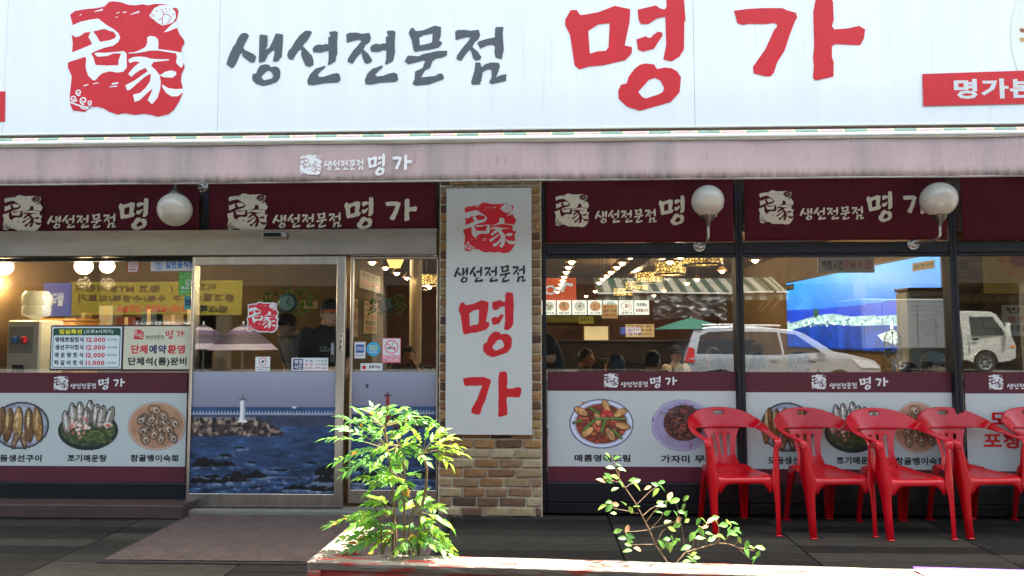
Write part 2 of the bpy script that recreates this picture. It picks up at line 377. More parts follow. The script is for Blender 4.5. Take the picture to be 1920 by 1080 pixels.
HANJA = [
 [_e('80,232 150,200 240,180 315,170 345,195 400,235 460,270 500,305 517,345 500,385 455,420 370,440 290,470 250,492 270,530 290,598 390,603 500,600 500,560 525,492 460,490 400,515 310,522 280,500 290,485 380,485 470,478 550,470 575,490 577,560 578,620 545,660 490,668 420,655 350,675 320,700 290,738 265,738 225,700 205,650 198,600 205,550 195,522 140,540 60,565 30,575 25,505 80,480 180,440 260,405 225,340 245,293 190,300 150,330 110,342 85,330 55,300'), _e('266,290 370,265 420,285 455,290 480,325 470,350 420,370 330,385 300,330')],
 [_e('590,485 650,480 710,455 750,430 765,395 765,345 790,330 835,335 865,360 870,400 865,450 930,460 1010,470 1090,485 1092,560 1098,600 1080,625 1055,605 1030,575 1040,520 1030,490 960,480 870,465 790,465 720,480 650,490 595,492')],
 [_e('595,545 640,525 690,520 750,525 800,540 880,545 970,545 965,555 880,565 825,570 800,605 840,640 880,690 890,750 885,820 860,900 810,960 770,920 800,860 815,815 760,860 700,920 650,938 635,870 700,855 750,810 790,750 800,690 790,680 740,710 670,770 610,825 580,830 565,785 650,740 720,690 770,655 750,625 700,645 655,675 620,708 590,680 640,620 700,570 650,565 605,580 593,560')],
 [_e('880,695 930,660 985,648 1030,660 1035,685 1000,715 920,710')],
 [_e('900,775 960,810 1030,820 1097,815 1090,850 1050,885 990,888 940,855 908,810')],
 [_e('800,120 830,75 880,50 930,45 990,65 1025,110 1030,160 1005,205 960,222 905,235 860,210 820,175 790,155 785,140')],
 [_e('1040,190 990,225 945,270 918,298 970,285 1020,262 1045,258 1048,220')],
] + [[_e(q)] for q in ('275,105 355,80 360,95 278,110', '610,130 690,100 695,115 612,135', '440,765 500,755 500,768 440,782', '415,798 490,785 490,797 418,803', '265,768 320,757 318,765 268,775', '180,785 225,772 222,782 180,795', '480,120 510,110 512,117 482,126', '540,112 575,105 574,113 541,121', '145,132 160,130 158,140 143,140', '475,155 495,152 493,160 475,162')]
FISH_LINES = ['895,82 920,125 905,165 870,188', '920,130 965,135 988,160 965,200 945,215', '905,165 905,200 910,230', '800,125 838,148 795,150', '930,75 945,85', '965,80 972,92', '1000,125 1012,135', '940,100 952,112']
def _spiral(cx, cy, r, a0, turns):
    return [(120 + .20374*(cx + r*(1-.75*t/20)*math.cos(R(a0+turns*360*t/20))), .20374*(cy + r*(1-.75*t/20)*math.sin(R(a0+turns*360*t/20)))) for t in range(21)]
SPIRALS = [(_spiral(135, 850, 30, 60, 1.3), 2.6), (_spiral(90, 905, 32, 20, 1.3), 2.6), (_spiral(180, 925, 36, 80, 1.3), 3.0), (_spiral(240, 945, 24, 60, 1.3), 2.2),
           (_o('55,940 120,965 190,985 265,990', 120, 0, .20374), 3.0), (_o('150,990 200,1005 250,985', 120, 0, .20374), 2.2)]
def bounds(shapes):
    p = [q for s in shapes for l in s for q in l]
    return min(q[0] for q in p), max(q[0] for q in p), min(q[1] for q in p), max(q[1] for q in p)
BW, BN1, BN2, BN, BE = bounds(WORD), bounds(NAME1), bounds(NAME2), bounds(NAME1 + NAME2), bounds([BLOB])
def fit(b, x0, x1, z0, z1):
    return lambda p: (x0 + (p[0]-b[0])/(b[1]-b[0])*(x1-x0), z1 - (p[1]-b[2])/(b[3]-b[2])*(z1-z0))
def put(fl, shapes, f, mi=0, layer=0):
    for s in shapes: fl.poly([[f(p) for p in l] for l in s], mi, layer)
def emblem(Y, f, fg, bgm, parent, k=1.0, name='emblem'):
    """seal emblem: blob, the two characters cut out of it, fish and waves"""
    fl = Flat(Y); put(fl, [BLOB], f, 0, 0); put(fl, HANJA, f, 1, 1)
    for q in FISH_LINES: fl.stroke([f(p) for p in _e(q)], 1.4*k, 0, 2)
    fl.disc(*f(_e('850,102')[0]), 1.6*k, 1.6*k, 0, 2, 8)
    for pts, wd in SPIRALS: fl.stroke([f(p) for p in pts], wd*k, 1, 1)
    return fl.build(name, [fg, bgm], parent)
def lockup(Y, boxes, fg, bgm, parent, fg2=None):
    """emblem + word + name in pixel boxes (x0,x1,y0,y1) on plane Y"""
    def rect(b): 
        p, q = at(b[0], b[2], Y), at(b[1], b[3], Y); return p.x, q.x, q.z, p.z
    if boxes[0]:
        r = rect(boxes[0]); emblem(Y, fit(BE, *r), fg, bgm, parent, (r[1]-r[0])/(BE[1]-BE[0]))
    fl = Flat(Y); put(fl, WORD, fit(BW, *rect(boxes[1]))); fl.build('lettering_word', fg2 or fg, parent)
    for nm in (NAME1, NAME2): fl = Flat(Y); put(fl, nm, fit(BN, *rect(boxes[2]))); fl.build('lettering_name', fg, parent)

# ------------------------------------------------------------------ shared materials
M_white = mat('sign_white', rgb(238, 240, 240), .45, var=.025, scale=3, stretch=(1.5, 1, .25))
M_red = mat('vinyl_red', rgb(208, 18, 28), .45, var=.05, scale=5, stretch=(3, 1, .4))
M_grey = mat('vinyl_grey', rgb(80, 86, 90), .5, var=.08, scale=8, stretch=(4, 1, .5))
M_black = mat('print_black', rgb(24, 24, 26), .5, var=0)
M_plainwhite = mat('print_white', rgb(214, 216, 214), .5, var=.02)
M_steel = mat('stainless_steel', (.40, .38, .345, 1), .26, 1, var=.16, scale=2.2, stretch=(1, 1, 5), bump=.05, bscale=30)
M_steel2 = mat('door_stainless', (.55, .53, .49, 1), .27, 1, var=.2, scale=3, stretch=(4, 1, .5), bump=.04, bscale=20)
M_frame = mat('charcoal_frame', rgb(22, 25, 30), .42, var=.14, scale=12, bump=.04, spec=.3)
M_dark = mat('dark_recess', rgb(26, 26, 28), .8, var=.1)
M_maroon = mat('maroon_fabric', rgb(80, 26, 36), .85, var=.14, scale=3, bump=.25, bscale=14, spec=.15)
M_cream = mat('cream_print', rgb(206, 197, 174), .6, var=.06, scale=14)
M_band = mat('maroon_vinyl', rgb(84, 35, 45), .5, var=.05, spec=.25)
M_sheet = mat('white_vinyl', rgb(184, 190, 187), .4, var=.02)
M_glass = glass_mat('window_glass', .08)
M_print = print_mat('printed_picture')
M_alu = mat('awning_aluminium', rgb(222, 222, 214), .4, var=.12, scale=5, stretch=(.6, 1, 6))
M_concrete = mat('sill_concrete', rgb(112, 108, 100), .85, var=.2, scale=20, bump=.2)

# ------------------------------------------------------------------ setting: building shell, room, deck, street
def struct(mb, name, m, parent=None, smooth=0):
    o = mb.build(name, m, parent, smooth); o['kind'] = 'structure'; return o
FY = .05                       # front of the window frames
CEIL = 2.86
XL, XR, YB = -5.2, 4.62, 12.6
M_iwall = mat('interior_plaster', rgb(128, 104, 72), .8, var=.2, scale=2)
M_iceil = mat('interior_ceiling', rgb(104, 82, 54), .8, var=.12, scale=1.5)
M_ifloor = mat('interior_floor', rgb(70, 56, 44), .5, var=.3, scale=5)
M_upper = mat('building_render', rgb(150, 146, 138), .85, var=.12, scale=3, bump=.15)
struct(MB().box(XL, 7.0, .25, YB+.1, -.12, -.02), 'restaurant_floor', M_ifloor)
struct(MB().box(XL-.1, 7.1, .25, YB+.2, CEIL, CEIL+.25), 'ceiling', M_iceil)
struct(MB().box(XL-.2, XL, .25, YB, -.02, CEIL), 'wall_left', M_iwall)
struct(MB().box(XR, XR+.15, 1.55, YB, -.02, CEIL), 'wall_right', M_iwall)
struct(MB().box(XL, XR, YB, YB+.15, -.02, CEIL), 'wall_back', mat('back_wall_panel', rgb(92, 56, 40), .6, var=.2, scale=4))
struct(MB().box(-9, 9, .30, .5, 2.26, 3.95), 'upper_wall', M_upper)
struct(MB().box(-9, 9, .5, 13, CEIL+.26, 3.9), 'roof_slab', M_upper)
struct(MB().box(-9, XX(-120, FY)-.003, .1, .249, -.1, 2.255), 'wall_beyond_left', M_upper)
struct(MB().box(XX(2110, FY)+.003, 9, .1, .5, -.1, 2.255), 'wall_beyond_right', M_upper)

# deck boards, each a part of the deck
M_planks = [mat('deck_board_%d' % i, rgb(*c), .72, var=.25, scale=5, stretch=(.8, 6, 1), bump=.3, bscale=22, spec=.12) for i, c in
            enumerate([(46, 44, 40), (38, 36, 33), (54, 51, 46), (33, 31, 29)])]
for m_ in M_planks:     # scuffs and pale specks on the boards
    t_, b_ = nodes(m_)
    for sc_n, st_n, lo_n, hi_n, am_n, col_n in ((9, (1, 2, 1), .64, .80, .35, rgb(104, 100, 92)), (70, (1, 1, 1), .74, .80, .6, rgb(150, 146, 138))):
        tc = t_.nodes.new('ShaderNodeTexCoord'); mp = t_.nodes.new('ShaderNodeMapping'); mp.inputs['Scale'].default_value = st_n
        n = t_.nodes.new('ShaderNodeTexNoise'); n.inputs['Scale'].default_value = sc_n; n.inputs['Detail'].default_value = 4
        r = t_.nodes.new('ShaderNodeValToRGB'); r.color_ramp.elements[0].position = lo_n; r.color_ramp.elements[1].position = hi_n
        r.color_ramp.elements[0].color = (0, 0, 0, 1); r.color_ramp.elements[1].color = (am_n, am_n, am_n, 1)
        mx = t_.nodes.new('ShaderNodeMix'); mx.data_type = 'RGBA'; mx.inputs[7].default_value = col_n; old = b_.inputs['Base Color'].links[0].from_socket
        t_.links.new(tc.outputs['Object'], mp.inputs[0]); t_.links.new(mp.outputs[0], n.inputs['Vector']); t_.links.new(n.outputs[0], r.inputs[0])
        t_.links.new(r.outputs[0], mx.inputs[0]); t_.links.new(old, mx.inputs[6]); t_.links.new(mx.outputs[2], b_.inputs['Base Color'])
deck = struct(MB().box(-7, 7, -2.62, .24, -.30, -.045), 'deck', mat('deck_underlay', rgb(12, 11, 11), .9, var=0))
pw_, pl_ = .150, 1.18
x_j = [-6.54 + pl_*k for k in range(12)]
for r_ in range(19):
    y1 = .10 - r_*(pw_ + .007); y0 = y1 - pw_
    for k in range(len(x_j)-1):
        dz = random.uniform(-.0015, .0015)
        b = MB().box(x_j[k]+.005, x_j[k+1]-.005, y0, y1, -.04, dz, c=.003).build('plank', random.choice(M_planks), deck)
        if random.random() < .3: b.rotation_euler = (0, random.uniform(-.0006, .0006), 0)

road_m = mat('asphalt', rgb(48, 48, 48), .85, var=.18, scale=1.3, bump=.3, bscale=120)
struct(MB().box(-60, 60, -14.6, -2.62, -.5, -.165), 'road', road_m)
struct(MB().box(-60, 60, -40, -14.6, -.5, .14, c=.02), 'pavement', mat('far_pavement', rgb(70, 68, 65), .85, var=.15, scale=3, bump=.2))
struct(MB().box(-300, 300, -300, 300, -.9, -.52), 'ground', mat('ground_asphalt', rgb(110, 108, 104), .9, var=.15, scale=.4))
# ------------------------------------------------------------------ brick pillar
px0, px1 = XX(822, 0, 650), XX(1017, 0, 650)
pillar = thing('brick_pillar', 'tan and brown brick pillar carrying the tall white sign', 'pillar', ((px0+px1)/2, 0, 0))
W = px1 - px0
MB().box(-W/2+.004, W/2-.004, .011, .30, -.02, 2.68).build('mortar_core', mat('mortar', rgb(184, 172, 148), .9, var=.15, scale=30, bump=.5, bscale=90), pillar)
BR = [(148, 110, 66), (130, 94, 58), (98, 68, 46), (76, 54, 42), (156, 124, 78), (114, 80, 53), (140, 116, 84)]
BR2 = [(152, 132, 98), (128, 100, 72), (140, 116, 82), (102, 74, 54), (160, 142, 110)]
M_br = [mat('brick_%d' % i, rgb(*c), .85, var=.28, scale=18, bump=.6, bscale=45) for i, c in enumerate(BR)]
M_br2 = [mat('brick_pale_%d' % i, rgb(*c), .85, var=.22, scale=18, bump=.6, bscale=45) for i, c in enumerate(BR2)]
def brick_mesh(wd, hh, seed):
    bm = bmesh.new(); bmesh.ops.create_cube(bm, size=1); rg = random.Random(seed)
    for v in bm.verts: v.co = Vector((v.co.x*wd, v.co.y*.09, v.co.z*hh)) + Vector((rg.uniform(-.004, .004), rg.uniform(-.003, .003), rg.uniform(-.003, .003)))
    bmesh.ops.bevel(bm, geom=list(bm.edges), offset=.006, segments=1, affect='EDGES')
    me = bpy.data.meshes.new('brick'); bm.to_mesh(me); bm.free(); return me
pitch = .0735; nrow = int(2.66/pitch); bcache = {}
for r_ in range(nrow):
    zc = .036 + r_*pitch; x = -W/2 + .006; first = True
    while x < W/2 - .03:
        full = random.choice([.172, .19, .21]); 
        wd = full if not (first and r_ % 2) else full*.5
        first = False
        if W/2 - .006 - (x+wd) < .05: wd = W/2 - .006 - x
        key = (round(wd, 3), random.randrange(3))
        hidden = False
        pal = M_br2 if (zc < .48 and random.random() < .8) else M_br
        me = brick_mesh(wd - .015, pitch - .015, hash(key) & 0xffff)
        me.materials.append(random.choice(pal))
        o = link(bpy.data.objects.new('brick', me), pillar)
        o.location = (x + wd/2, .04 + random.uniform(-.005, .004), zc)
        o.rotation_euler = (random.uniform(-.01, .01), random.uniform(-.006, .006), random.uniform(-.012, .012))
        x += wd

# ------------------------------------------------------------------ window frames and glass
M_wfr = M_frame
def pane(x0, x1, z0, z1, parent, y=GLASS_Y):
    return MB().box(x0, x1, y-.004, y+.004, z0, z1).build('glass_pane', M_glass, parent)
TR0, TR1 = ZZ(478, FY), ZZ(457, FY)           # transom
SILL0, SILL1 = ZZ(943, FY, 1200), ZZ(906, FY, 1200)
BASE = ZZ(968, FY, 1200)
Z_TOP = 2.56
def shop_window(xa, xb, label, left_post=.05, right_post=.05):
    """fixed dark-framed window from xa to xb (world x)"""
    t = thing('shop_window', label, 'window', ((xa+xb)/2, FY, 0)); c = (xa+xb)/2
    MB().box(xa-c, xa-c+left_post, 0, .12, 0.02, Z_TOP, c=.004).build('mullion', M_wfr, t)
    MB().box(xb-c-right_post, xb-c, 0, .12, 0.02, Z_TOP, c=.004).build('mullion', M_wfr, t)
    MB().box(xa-c+left_post, xb-c-right_post, .004, .11, TR0, TR1, c=.006).build('transom', M_wfr, t)
    MB().box(xa-c+left_post, xb-c-right_post, .012, .10, TR0-.022, TR0, c=.003).build('glazing_bead', M_wfr, t)
    MB().box(xa-c+left_post, xb-c-right_post, .004, .11, SILL0, SILL1, c=.006).build('bottom_rail', M_wfr, t)
    MB().box(xa-c+left_post, xb-c-right_post, -.02, .11, .02, SILL0-.002, c=.004).build('kick_plate', mat('kick_plate_dark', rgb(18, 18, 20), .6, var=.3, scale=8, bump=.1, spec=.2), t)
    MB().box(xa-c+left_post, xb-c-right_post, GLASS_Y-FY-.004, GLASS_Y-FY+.004, SILL1, TR0-.022).build('glass_pane', M_glass, t)
    return t
x_a, x_b, x_c, x_d = XX(1017, FY), XX(1389, FY), XX(1794, FY), XX(2110, FY)
hw = (XX(1396, FY)-XX(1382, FY))/2
win3 = shop_window(x_a, x_b, 'dark-framed shop window next to the brick pillar, spicy fish poster below', .03, hw)
win4 = shop_window(x_b+.001, x_c, 'dark-framed shop window with a blue harbour mural behind it', hw, hw)
win5 = shop_window(x_c+.001, x_d, 'dark-framed shop window at the far right, sunflower picture behind it', hw, hw)

# left window with steel header, door and side light
HD0, HD1 = ZZ(481, FY, 400), ZZ(433, FY, 400)
XD0, XD1, XS0, XS1 = XX(352, FY, 900)+.0, XX(648, FY), XX(651, FY), XX(820, FY)
xw0 = XX(-120, FY)
winL = thing('shop_window', 'wide shop window at the far left with a water dispenser behind it', 'window', ((xw0+XD0)/2, FY, 0)); c = winL.location.x
MB().box(xw0-c, xw0-c+.05, 0, .12, .02, HD0-.004, c=.004).build('mullion', M_wfr, winL)
MB().box(XD0-c-.012, XD0-c-.001, .0, .12, .02, HD0-.004, c=.003).build('mullion', M_steel2, winL)
MB().box(xw0-c+.05, XD0-c-.013, .02, .10, HD0-.03, HD0-.004, c=.003).build('top_rail', M_wfr, winL)
zb0, zb1 = ZZ(941, FY, 200), ZZ(906, FY, 200)
MB().box(xw0-c+.05, XD0-c-.013, .004, .11, zb0, zb1, c=.006).build('bottom_rail', M_wfr, winL)
MB().box(xw0-c+.05, XD0-c-.013, .02, .11, .02, zb0-.002).build('kick_plate', mat('kick_plate_dark', rgb(34, 34, 36)), winL)
MB().box(xw0-c+.05, XD0-c-.013, GLASS_Y-FY-.004, GLASS_Y-FY+.004, zb1, HD0-.03).build('glass_pane', M_glass, winL)

MB_step = MB().box(xw0, XX(348, -.1, 950), -.16, FY-.002, .003, ZZ(947, -.16, 150), c=.006)
st = MB_step.build('timber_step', mat('step_timber', rgb(64, 46, 42), .6, var=.25, scale=6, stretch=(1, 6, 6), bump=.2))
tag(st, 'low brown timber step under the far left window', 'step')

hdr = thing('door_header', 'brushed steel header box above the sliding entrance door', 'door header', ((xw0+XS1)/2, FY, HD0)); c = hdr.location.x
MB().box(xw0-c, XS1-c, -.06, .14, 0, HD1-HD0, c=.006).build('cover', M_steel, hdr, 0)
MB().box(xw0-c, XS1-c, -.068, -.061, HD1-HD0-.012, HD1-HD0-.002).build('lip', M_steel, hdr)
s = MB().box(-.095, .095, -.115, -.062, -.02, .022, c=.01)
sx = XX(513, -.02)-c; sz = ZZ(442, -.02, 513)-HD0
sens = thing('door_sensor', 'small black motion sensor on the steel door header', 'sensor', (sx+c, FY, sz+HD0))
s.build('housing', mat('sensor_grey', rgb(150, 150, 148), .4, var=.05), sens)
MB().box(-.078, .062, -.12, -.116, -.012, .016, c=.002).build('lens', mat('sensor_black', rgb(8, 8, 9), .12, var=0), sens)

def leaf_door(name, label, x0, x1, z0, z1, y0, y1, top, bot, lft, rgt, cat):
    t = thing(name, label, cat, ((x0+x1)/2, y0, 0)); c = t.location.x
    MB().box(x0-c, x0-c+lft, 0, y1-y0, z0, z1, c=.003).build('stile', M_steel2, t)
    MB().box(x1-c-rgt, x1-c, 0, y1-y0, z0, z1, c=.003).build('stile', M_steel2, t)
    MB().box(x0-c+lft, x1-c-rgt, .001, y1-y0-.001, z1-top, z1, c=.003).build('top_rail', M_steel2, t)
    MB().box(x0-c+lft, x1-c-rgt, .001, y1-y0-.001, z0, z0+bot, c=.003).build('bottom_rail', M_steel2, t)
    MB().box(x0-c+lft, x1-c-rgt, (y1-y0)/2-.004, (y1-y0)/2+.004, z0+bot, z1-top).build('glass_pane', M_glass, t)
    return t
DZ0, DZ1 = ZZ(951, .02, 500), HD0-.004
door = leaf_door('sliding_door', 'steel-framed glass sliding door with a red seal sticker and sea picture', XD0+.002, XD1, DZ0, DZ1, .02, .07, ZZ(482, .03)-ZZ(498, .03), ZZ(926, .03)-ZZ(951, .03), .022, XX(648, .03)-XX(632, .03), 'door')
dl = XX(640, .02, 650) - door.location.x
mb = MB().box(-.012, .012, -.012, -.001, -.075, .075, c=.008)
h = mb.build('lock_plate', mat('plate_silver', rgb(190, 190, 186), .3, 1, var=.05), door); h.location = (dl, 0, ZZ(640, .02))
for dz in (-.045, 0, .045):
    MB().lathe([(0, -.017), (.008, -.016), (.008, -.012)], (0, 0, 0), 10, axis='y').build('lock_button', M_dark, h).location = (0, 0, dz)
XBTN = XX(624, .01, 660)-door.location.x
h = MB().box(-.016, .016, -.022, .015, -.085, .085, c=.008).build('touch_switch', mat('switch_black', rgb(26, 27, 30), .25, var=0), door); h.location = (XBTN, 0, ZZ(660, .01, 624))
MB().box(-.011, .011, -.0245, -.0225, -.02, .07, c=.002).build('switch_pad', mat('switch_pad_grey', rgb(120, 122, 126), .4, var=.05), h)
side = leaf_door('side_light', 'narrow fixed glass panel between the sliding door and brick pillar', XS0+.012, XS1, DZ0+.02, DZ1, .085, .125, .02, ZZ(921, .09)-ZZ(946, .09), .022, .012, 'glass panel')
MB().box(XD0-.06, XS1, -.05, .14, .002, DZ0-.012, c=.004).build('threshold', M_concrete)
tag(bpy.data.objects['threshold'], 'grey stone threshold under the sliding door', 'threshold')
# ------------------------------------------------------------------ main fascia sign
SY = -.50
zs0 = ZZ(243, SY); zs1 = 3.98
sign = thing('fascia_sign', 'long white fascia sign with red seal, grey words and red name', 'sign', (0, SY, zs0))
def S(p): q = at(p[0], p[1], SY-.004); return (q.x, q.z - zs0)
cuts = [-7.5, S((6, 200))[0], S((408, 200))[0], S((1303, 200))[0], 7.5]
M_face = mat('sign_face', rgb(240, 243, 242), .5, var=.03, scale=2.2, stretch=(2.5, 1, .22), bump=.03, bscale=8)
t_, b_ = nodes(M_face)          # faint rain streaks and grime on the old sheet
n_ = t_.nodes.new('ShaderNodeTexNoise'); n_.inputs['Scale'].default_value = 9; n_.inputs['Detail'].default_value = 6
mp_ = t_.nodes.new('ShaderNodeMapping'); mp_.inputs['Scale'].default_value = (3.2, 1, .12)
tc_ = t_.nodes.new('ShaderNodeTexCoord'); t_.links.new(tc_.outputs['Object'], mp_.inputs[0]); t_.links.new(mp_.outputs[0], n_.inputs['Vector'])
rp_ = t_.nodes.new('ShaderNodeValToRGB'); rp_.color_ramp.elements[0].position = .60; rp_.color_ramp.elements[1].position = .80
rp_.color_ramp.elements[0].color = (0, 0, 0, 1); rp_.color_ramp.elements[1].color = (.28, .28, .28, 1)
mx_ = t_.nodes.new('ShaderNodeMix'); mx_.data_type = 'RGBA'; mx_.inputs[7].default_value = rgb(186, 190, 196)
old = b_.inputs['Base Color'].links[0].from_socket
t_.links.new(n_.outputs[0], rp_.inputs[0]); t_.links.new(rp_.outputs[0], mx_.inputs[0]); t_.links.new(old, mx_.inputs[6]); t_.links.new(mx_.outputs[2], b_.inputs['Base Color'])
for i in range(4):
    MB().box(cuts[i]+.0012, cuts[i+1]-.0012, 0, .04, .012, zs1-zs0).build('face_panel', M_face, sign)
MB().box(-7.5, 7.5, .041, .795, .03, zs1-zs0-.01).build('sign_box', mat('sign_box_grey', rgb(150, 146, 140), .6, var=.1), sign)
MB().box(-7.5, 7.5, -.006, .05, -.004, .011, c=.003).build('bottom_trim', M_alu, sign)
for k in range(11):
    x = S((205 + 162*(k-1), 246))[0]
    MB().box(x-.012, x+.012, .10, .14, .008, .029, c=.003).build('clip', M_dark, sign).rotation_euler = (0, 0, 0)
fl = Flat(-.003); put(fl, WORD, S); fl.build('grey_lettering', M_grey, sign)
for nm_ in (NAME1, NAME2): fl = Flat(-.003); put(fl, nm_, S); fl.build('red_lettering', M_red, sign)
emblem(-.003, S, M_red, M_face, sign, .0036)
fl = Flat(-.007); rb = [S((1729, 139)), S((1731, 199)), S((2120, 190)), S((2118, 126))]
fl.poly([rb]); a, b = S((1789, 186)), S((1992, 146)); fl.text('명가본점', a[0], b[0], a[1], b[1], 1, 1, .035)
fl.build('branch_label', [M_red, M_plainwhite], sign)
fl = Flat(-.003); fl.poly([[S((-200, 178)), S((-200, 234)), S((9, 228)), S((10, 171))]]); fl.build('red_panel', M_red, sign)
# edge of the printed fish-roe dish at the right end
q = S((2112, 70)); fl = Flat(-.003); fl.disc(q[0], q[1], .80, .74, 0, 0)
for k in range(110):
    a = R(k*137.5); rr = .60*math.sqrt(k/110); x, z = q[0]+rr*math.cos(a), q[1]+rr*.9*math.sin(a)
    fl.poly([[(x-.05, z-.02), (x+.04, z-.035), (x+.06, z+.02), (x-.045, z+.03)]], 1 + k % 3, 1 + (k % 2))
for k in range(26):
    a = R(100 + k*6.2); rr = .66 + random.uniform(-.02, .05); x, z = q[0]+rr*math.cos(a), q[1]+rr*.9*math.sin(a)
    fl.poly([[(x-.03, z-.012), (x+.03, z-.02), (x+.035, z+.012), (x-.035, z+.016)]], 1 + k % 3, 1)
fl.build('dish_print', [mat('dish_cream', rgb(236, 238, 226), .5, var=.03), mat('dish_brown', rgb(150, 96, 48), .5), mat('dish_tan', rgb(206, 164, 92), .5), mat('dish_dark', rgb(92, 52, 36), .5)], sign)

# ------------------------------------------------------------------ retracted awning
AY = -.80
awn = thing('awning', 'retracted awning with faded pink valance below the white fascia sign', 'awning', (0, AY, 0))
zr = ZZ(251.5, AY); zb1, zb0 = ZZ(255, AY), ZZ(266.5, AY); zv1, zv0 = ZZ(268, AY), ZZ(337, AY)
roll = MB(); seg = .163; x = -7.4; k = 0
ring = lambda xx: [(xx, .035 + .030*math.cos(2*math.pi*j/12), zr - .010 + .030*math.sin(2*math.pi*j/12)) for j in range(12)]
while x < 7.4:
    for wd, mi in ((.012, 0), (seg - .012, 1 + k % 2)):
        roll.add(ring(x) + ring(x + wd), [(j, (j+1) % 12, (j+1) % 12 + 12, j + 12) for j in range(12)], mi); x += wd
    k += 1
roll.build('fabric_roll', [mat('stripe_cream', rgb(224, 206, 150), .8), mat('stripe_teal', rgb(116, 146, 136), .8, var=.1), mat('stripe_pink', rgb(184, 164, 166), .8, var=.1)], awn, 60)
MB().box(-7.4, 7.4, -.02, .05, zb0, zb1, c=.012).build('front_bar', M_alu, awn)
MB().box(-7.4, 7.4, -.026, -.021, zb0+.008, zb0+.018).build('bar_groove', mat('groove_dirt', rgb(150, 146, 132), .7, var=.35, scale=12, stretch=(.5, 1, 8)), awn)
M_val = mat('valance_fabric', rgb(190, 164, 160), .85, var=.08, scale=2.2, stretch=(1.2, 1, .5), bump=.12, bscale=40)
t_, b_ = nodes(M_val)
def layer_mix(t_, b_, fac_socket, col):
    mx = t_.nodes.new('ShaderNodeMix'); mx.data_type = 'RGBA'; mx.inputs[7].default_value = col
    old = b_.inputs['Base Color'].links[0].from_socket
    t_.links.new(fac_socket, mx.inputs[0]); t_.links.new(old, mx.inputs[6]); t_.links.new(mx.outputs[2], b_.inputs['Base Color'])
def noise_fac(t_, scale, stretch, lo, hi, amt, det=5, off=(0, 0, 0)):
    tc = t_.nodes.new('ShaderNodeTexCoord'); mp = t_.nodes.new('ShaderNodeMapping'); mp.inputs['Scale'].default_value = stretch; mp.inputs['Location'].default_value = off
    n = t_.nodes.new('ShaderNodeTexNoise'); n.inputs['Scale'].default_value = scale; n.inputs['Detail'].default_value = det
    r = t_.nodes.new('ShaderNodeValToRGB'); r.color_ramp.elements[0].position = lo; r.color_ramp.elements[1].position = hi
    r.color_ramp.elements[0].color = (0, 0, 0, 1); r.color_ramp.elements[1].color = (amt, amt, amt, 1)
    t_.links.new(tc.outputs['Object'], mp.inputs[0]); t_.links.new(mp.outputs[0], n.inputs['Vector']); t_.links.new(n.outputs[0], r.inputs[0])
    return r.outputs[0]
layer_mix(t_, b_, noise_fac(t_, 2.4, (1.6, 1, .10), .50, .68, .45), rgb(132, 132, 124))
layer_mix(t_, b_, noise_fac(t_, 2.9, (1.1, 1, .2), .56, .74, .6, off=(3, 0, 1)), rgb(186, 142, 146))
layer_mix(t_, b_, noise_fac(t_, 26, (3, 1, .35), .60, .78, .55, 6), rgb(92, 90, 84))
# grime that has gathered along the hem
tc_ = t_.nodes.new('ShaderNodeTexCoord'); sp_ = t_.nodes.new('ShaderNodeSeparateXYZ'); t_.links.new(tc_.outputs['Object'], sp_.inputs[0])
mr_ = t_.nodes.new('ShaderNodeMapRange'); mr_.inputs[1].default_value = zv0; mr_.inputs[2].default_value = zv0+.07; mr_.inputs[3].default_value = 1; mr_.inputs[4].default_value = 0
t_.links.new(sp_.outputs[2], mr_.inputs[0])
ml_ = t_.nodes.new('ShaderNodeMath'); ml_.operation = 'MULTIPLY'; t_.links.new(mr_.outputs[0], ml_.inputs[0]); t_.links.new(noise_fac(t_, 12, (2, 1, .5), .3, .7, 1), ml_.inputs[1])
layer_mix(t_, b_, ml_.outputs[0], rgb(98, 96, 90))
def val(u, v):
    x = -7.4 + u*14.8
    return (x, .004*math.sin(x*5.1) + .003*math.sin(x*13+1) - .004*(1-v)*math.sin(x*2.2) , zv0 + v*(zv1-zv0))
o = MB().grid(val, 220, 6).build('valance', M_val, awn, 60); solid(o, .003)
MB().tube([(-7.4 + 14.8*i/80, .002 + .004*math.sin((-7.4+14.8*i/80)*5.1), zv0 - .004) for i in range(81)], .007, 8).build('hem_rod', mat('hem_rod', rgb(150, 146, 138), .6, var=.25, scale=20), awn, 60)
def rect(b, Y):
    p, q = at(b[0], b[2], Y), at(b[1], b[3], Y); return p.x, q.x, q.z, p.z
o_ = lockup(AY-.014, [(562, 603, 290, 328), (607, 682, 299, 319), (689, 772, 288, 329)], mat('valance_white', rgb(230, 230, 228), .7, var=.03), M_val, awn)
for ch in awn.children:
    if ch.name.startswith(('emblem', 'lettering')): ch.location.y -= AY
for k in (-3.4, -.2, 3.1):
    MB().box(k-.03, k+.03, .07, .80, zr-.03, zr+.05, c=.01).build('bracket', M_dark, awn)

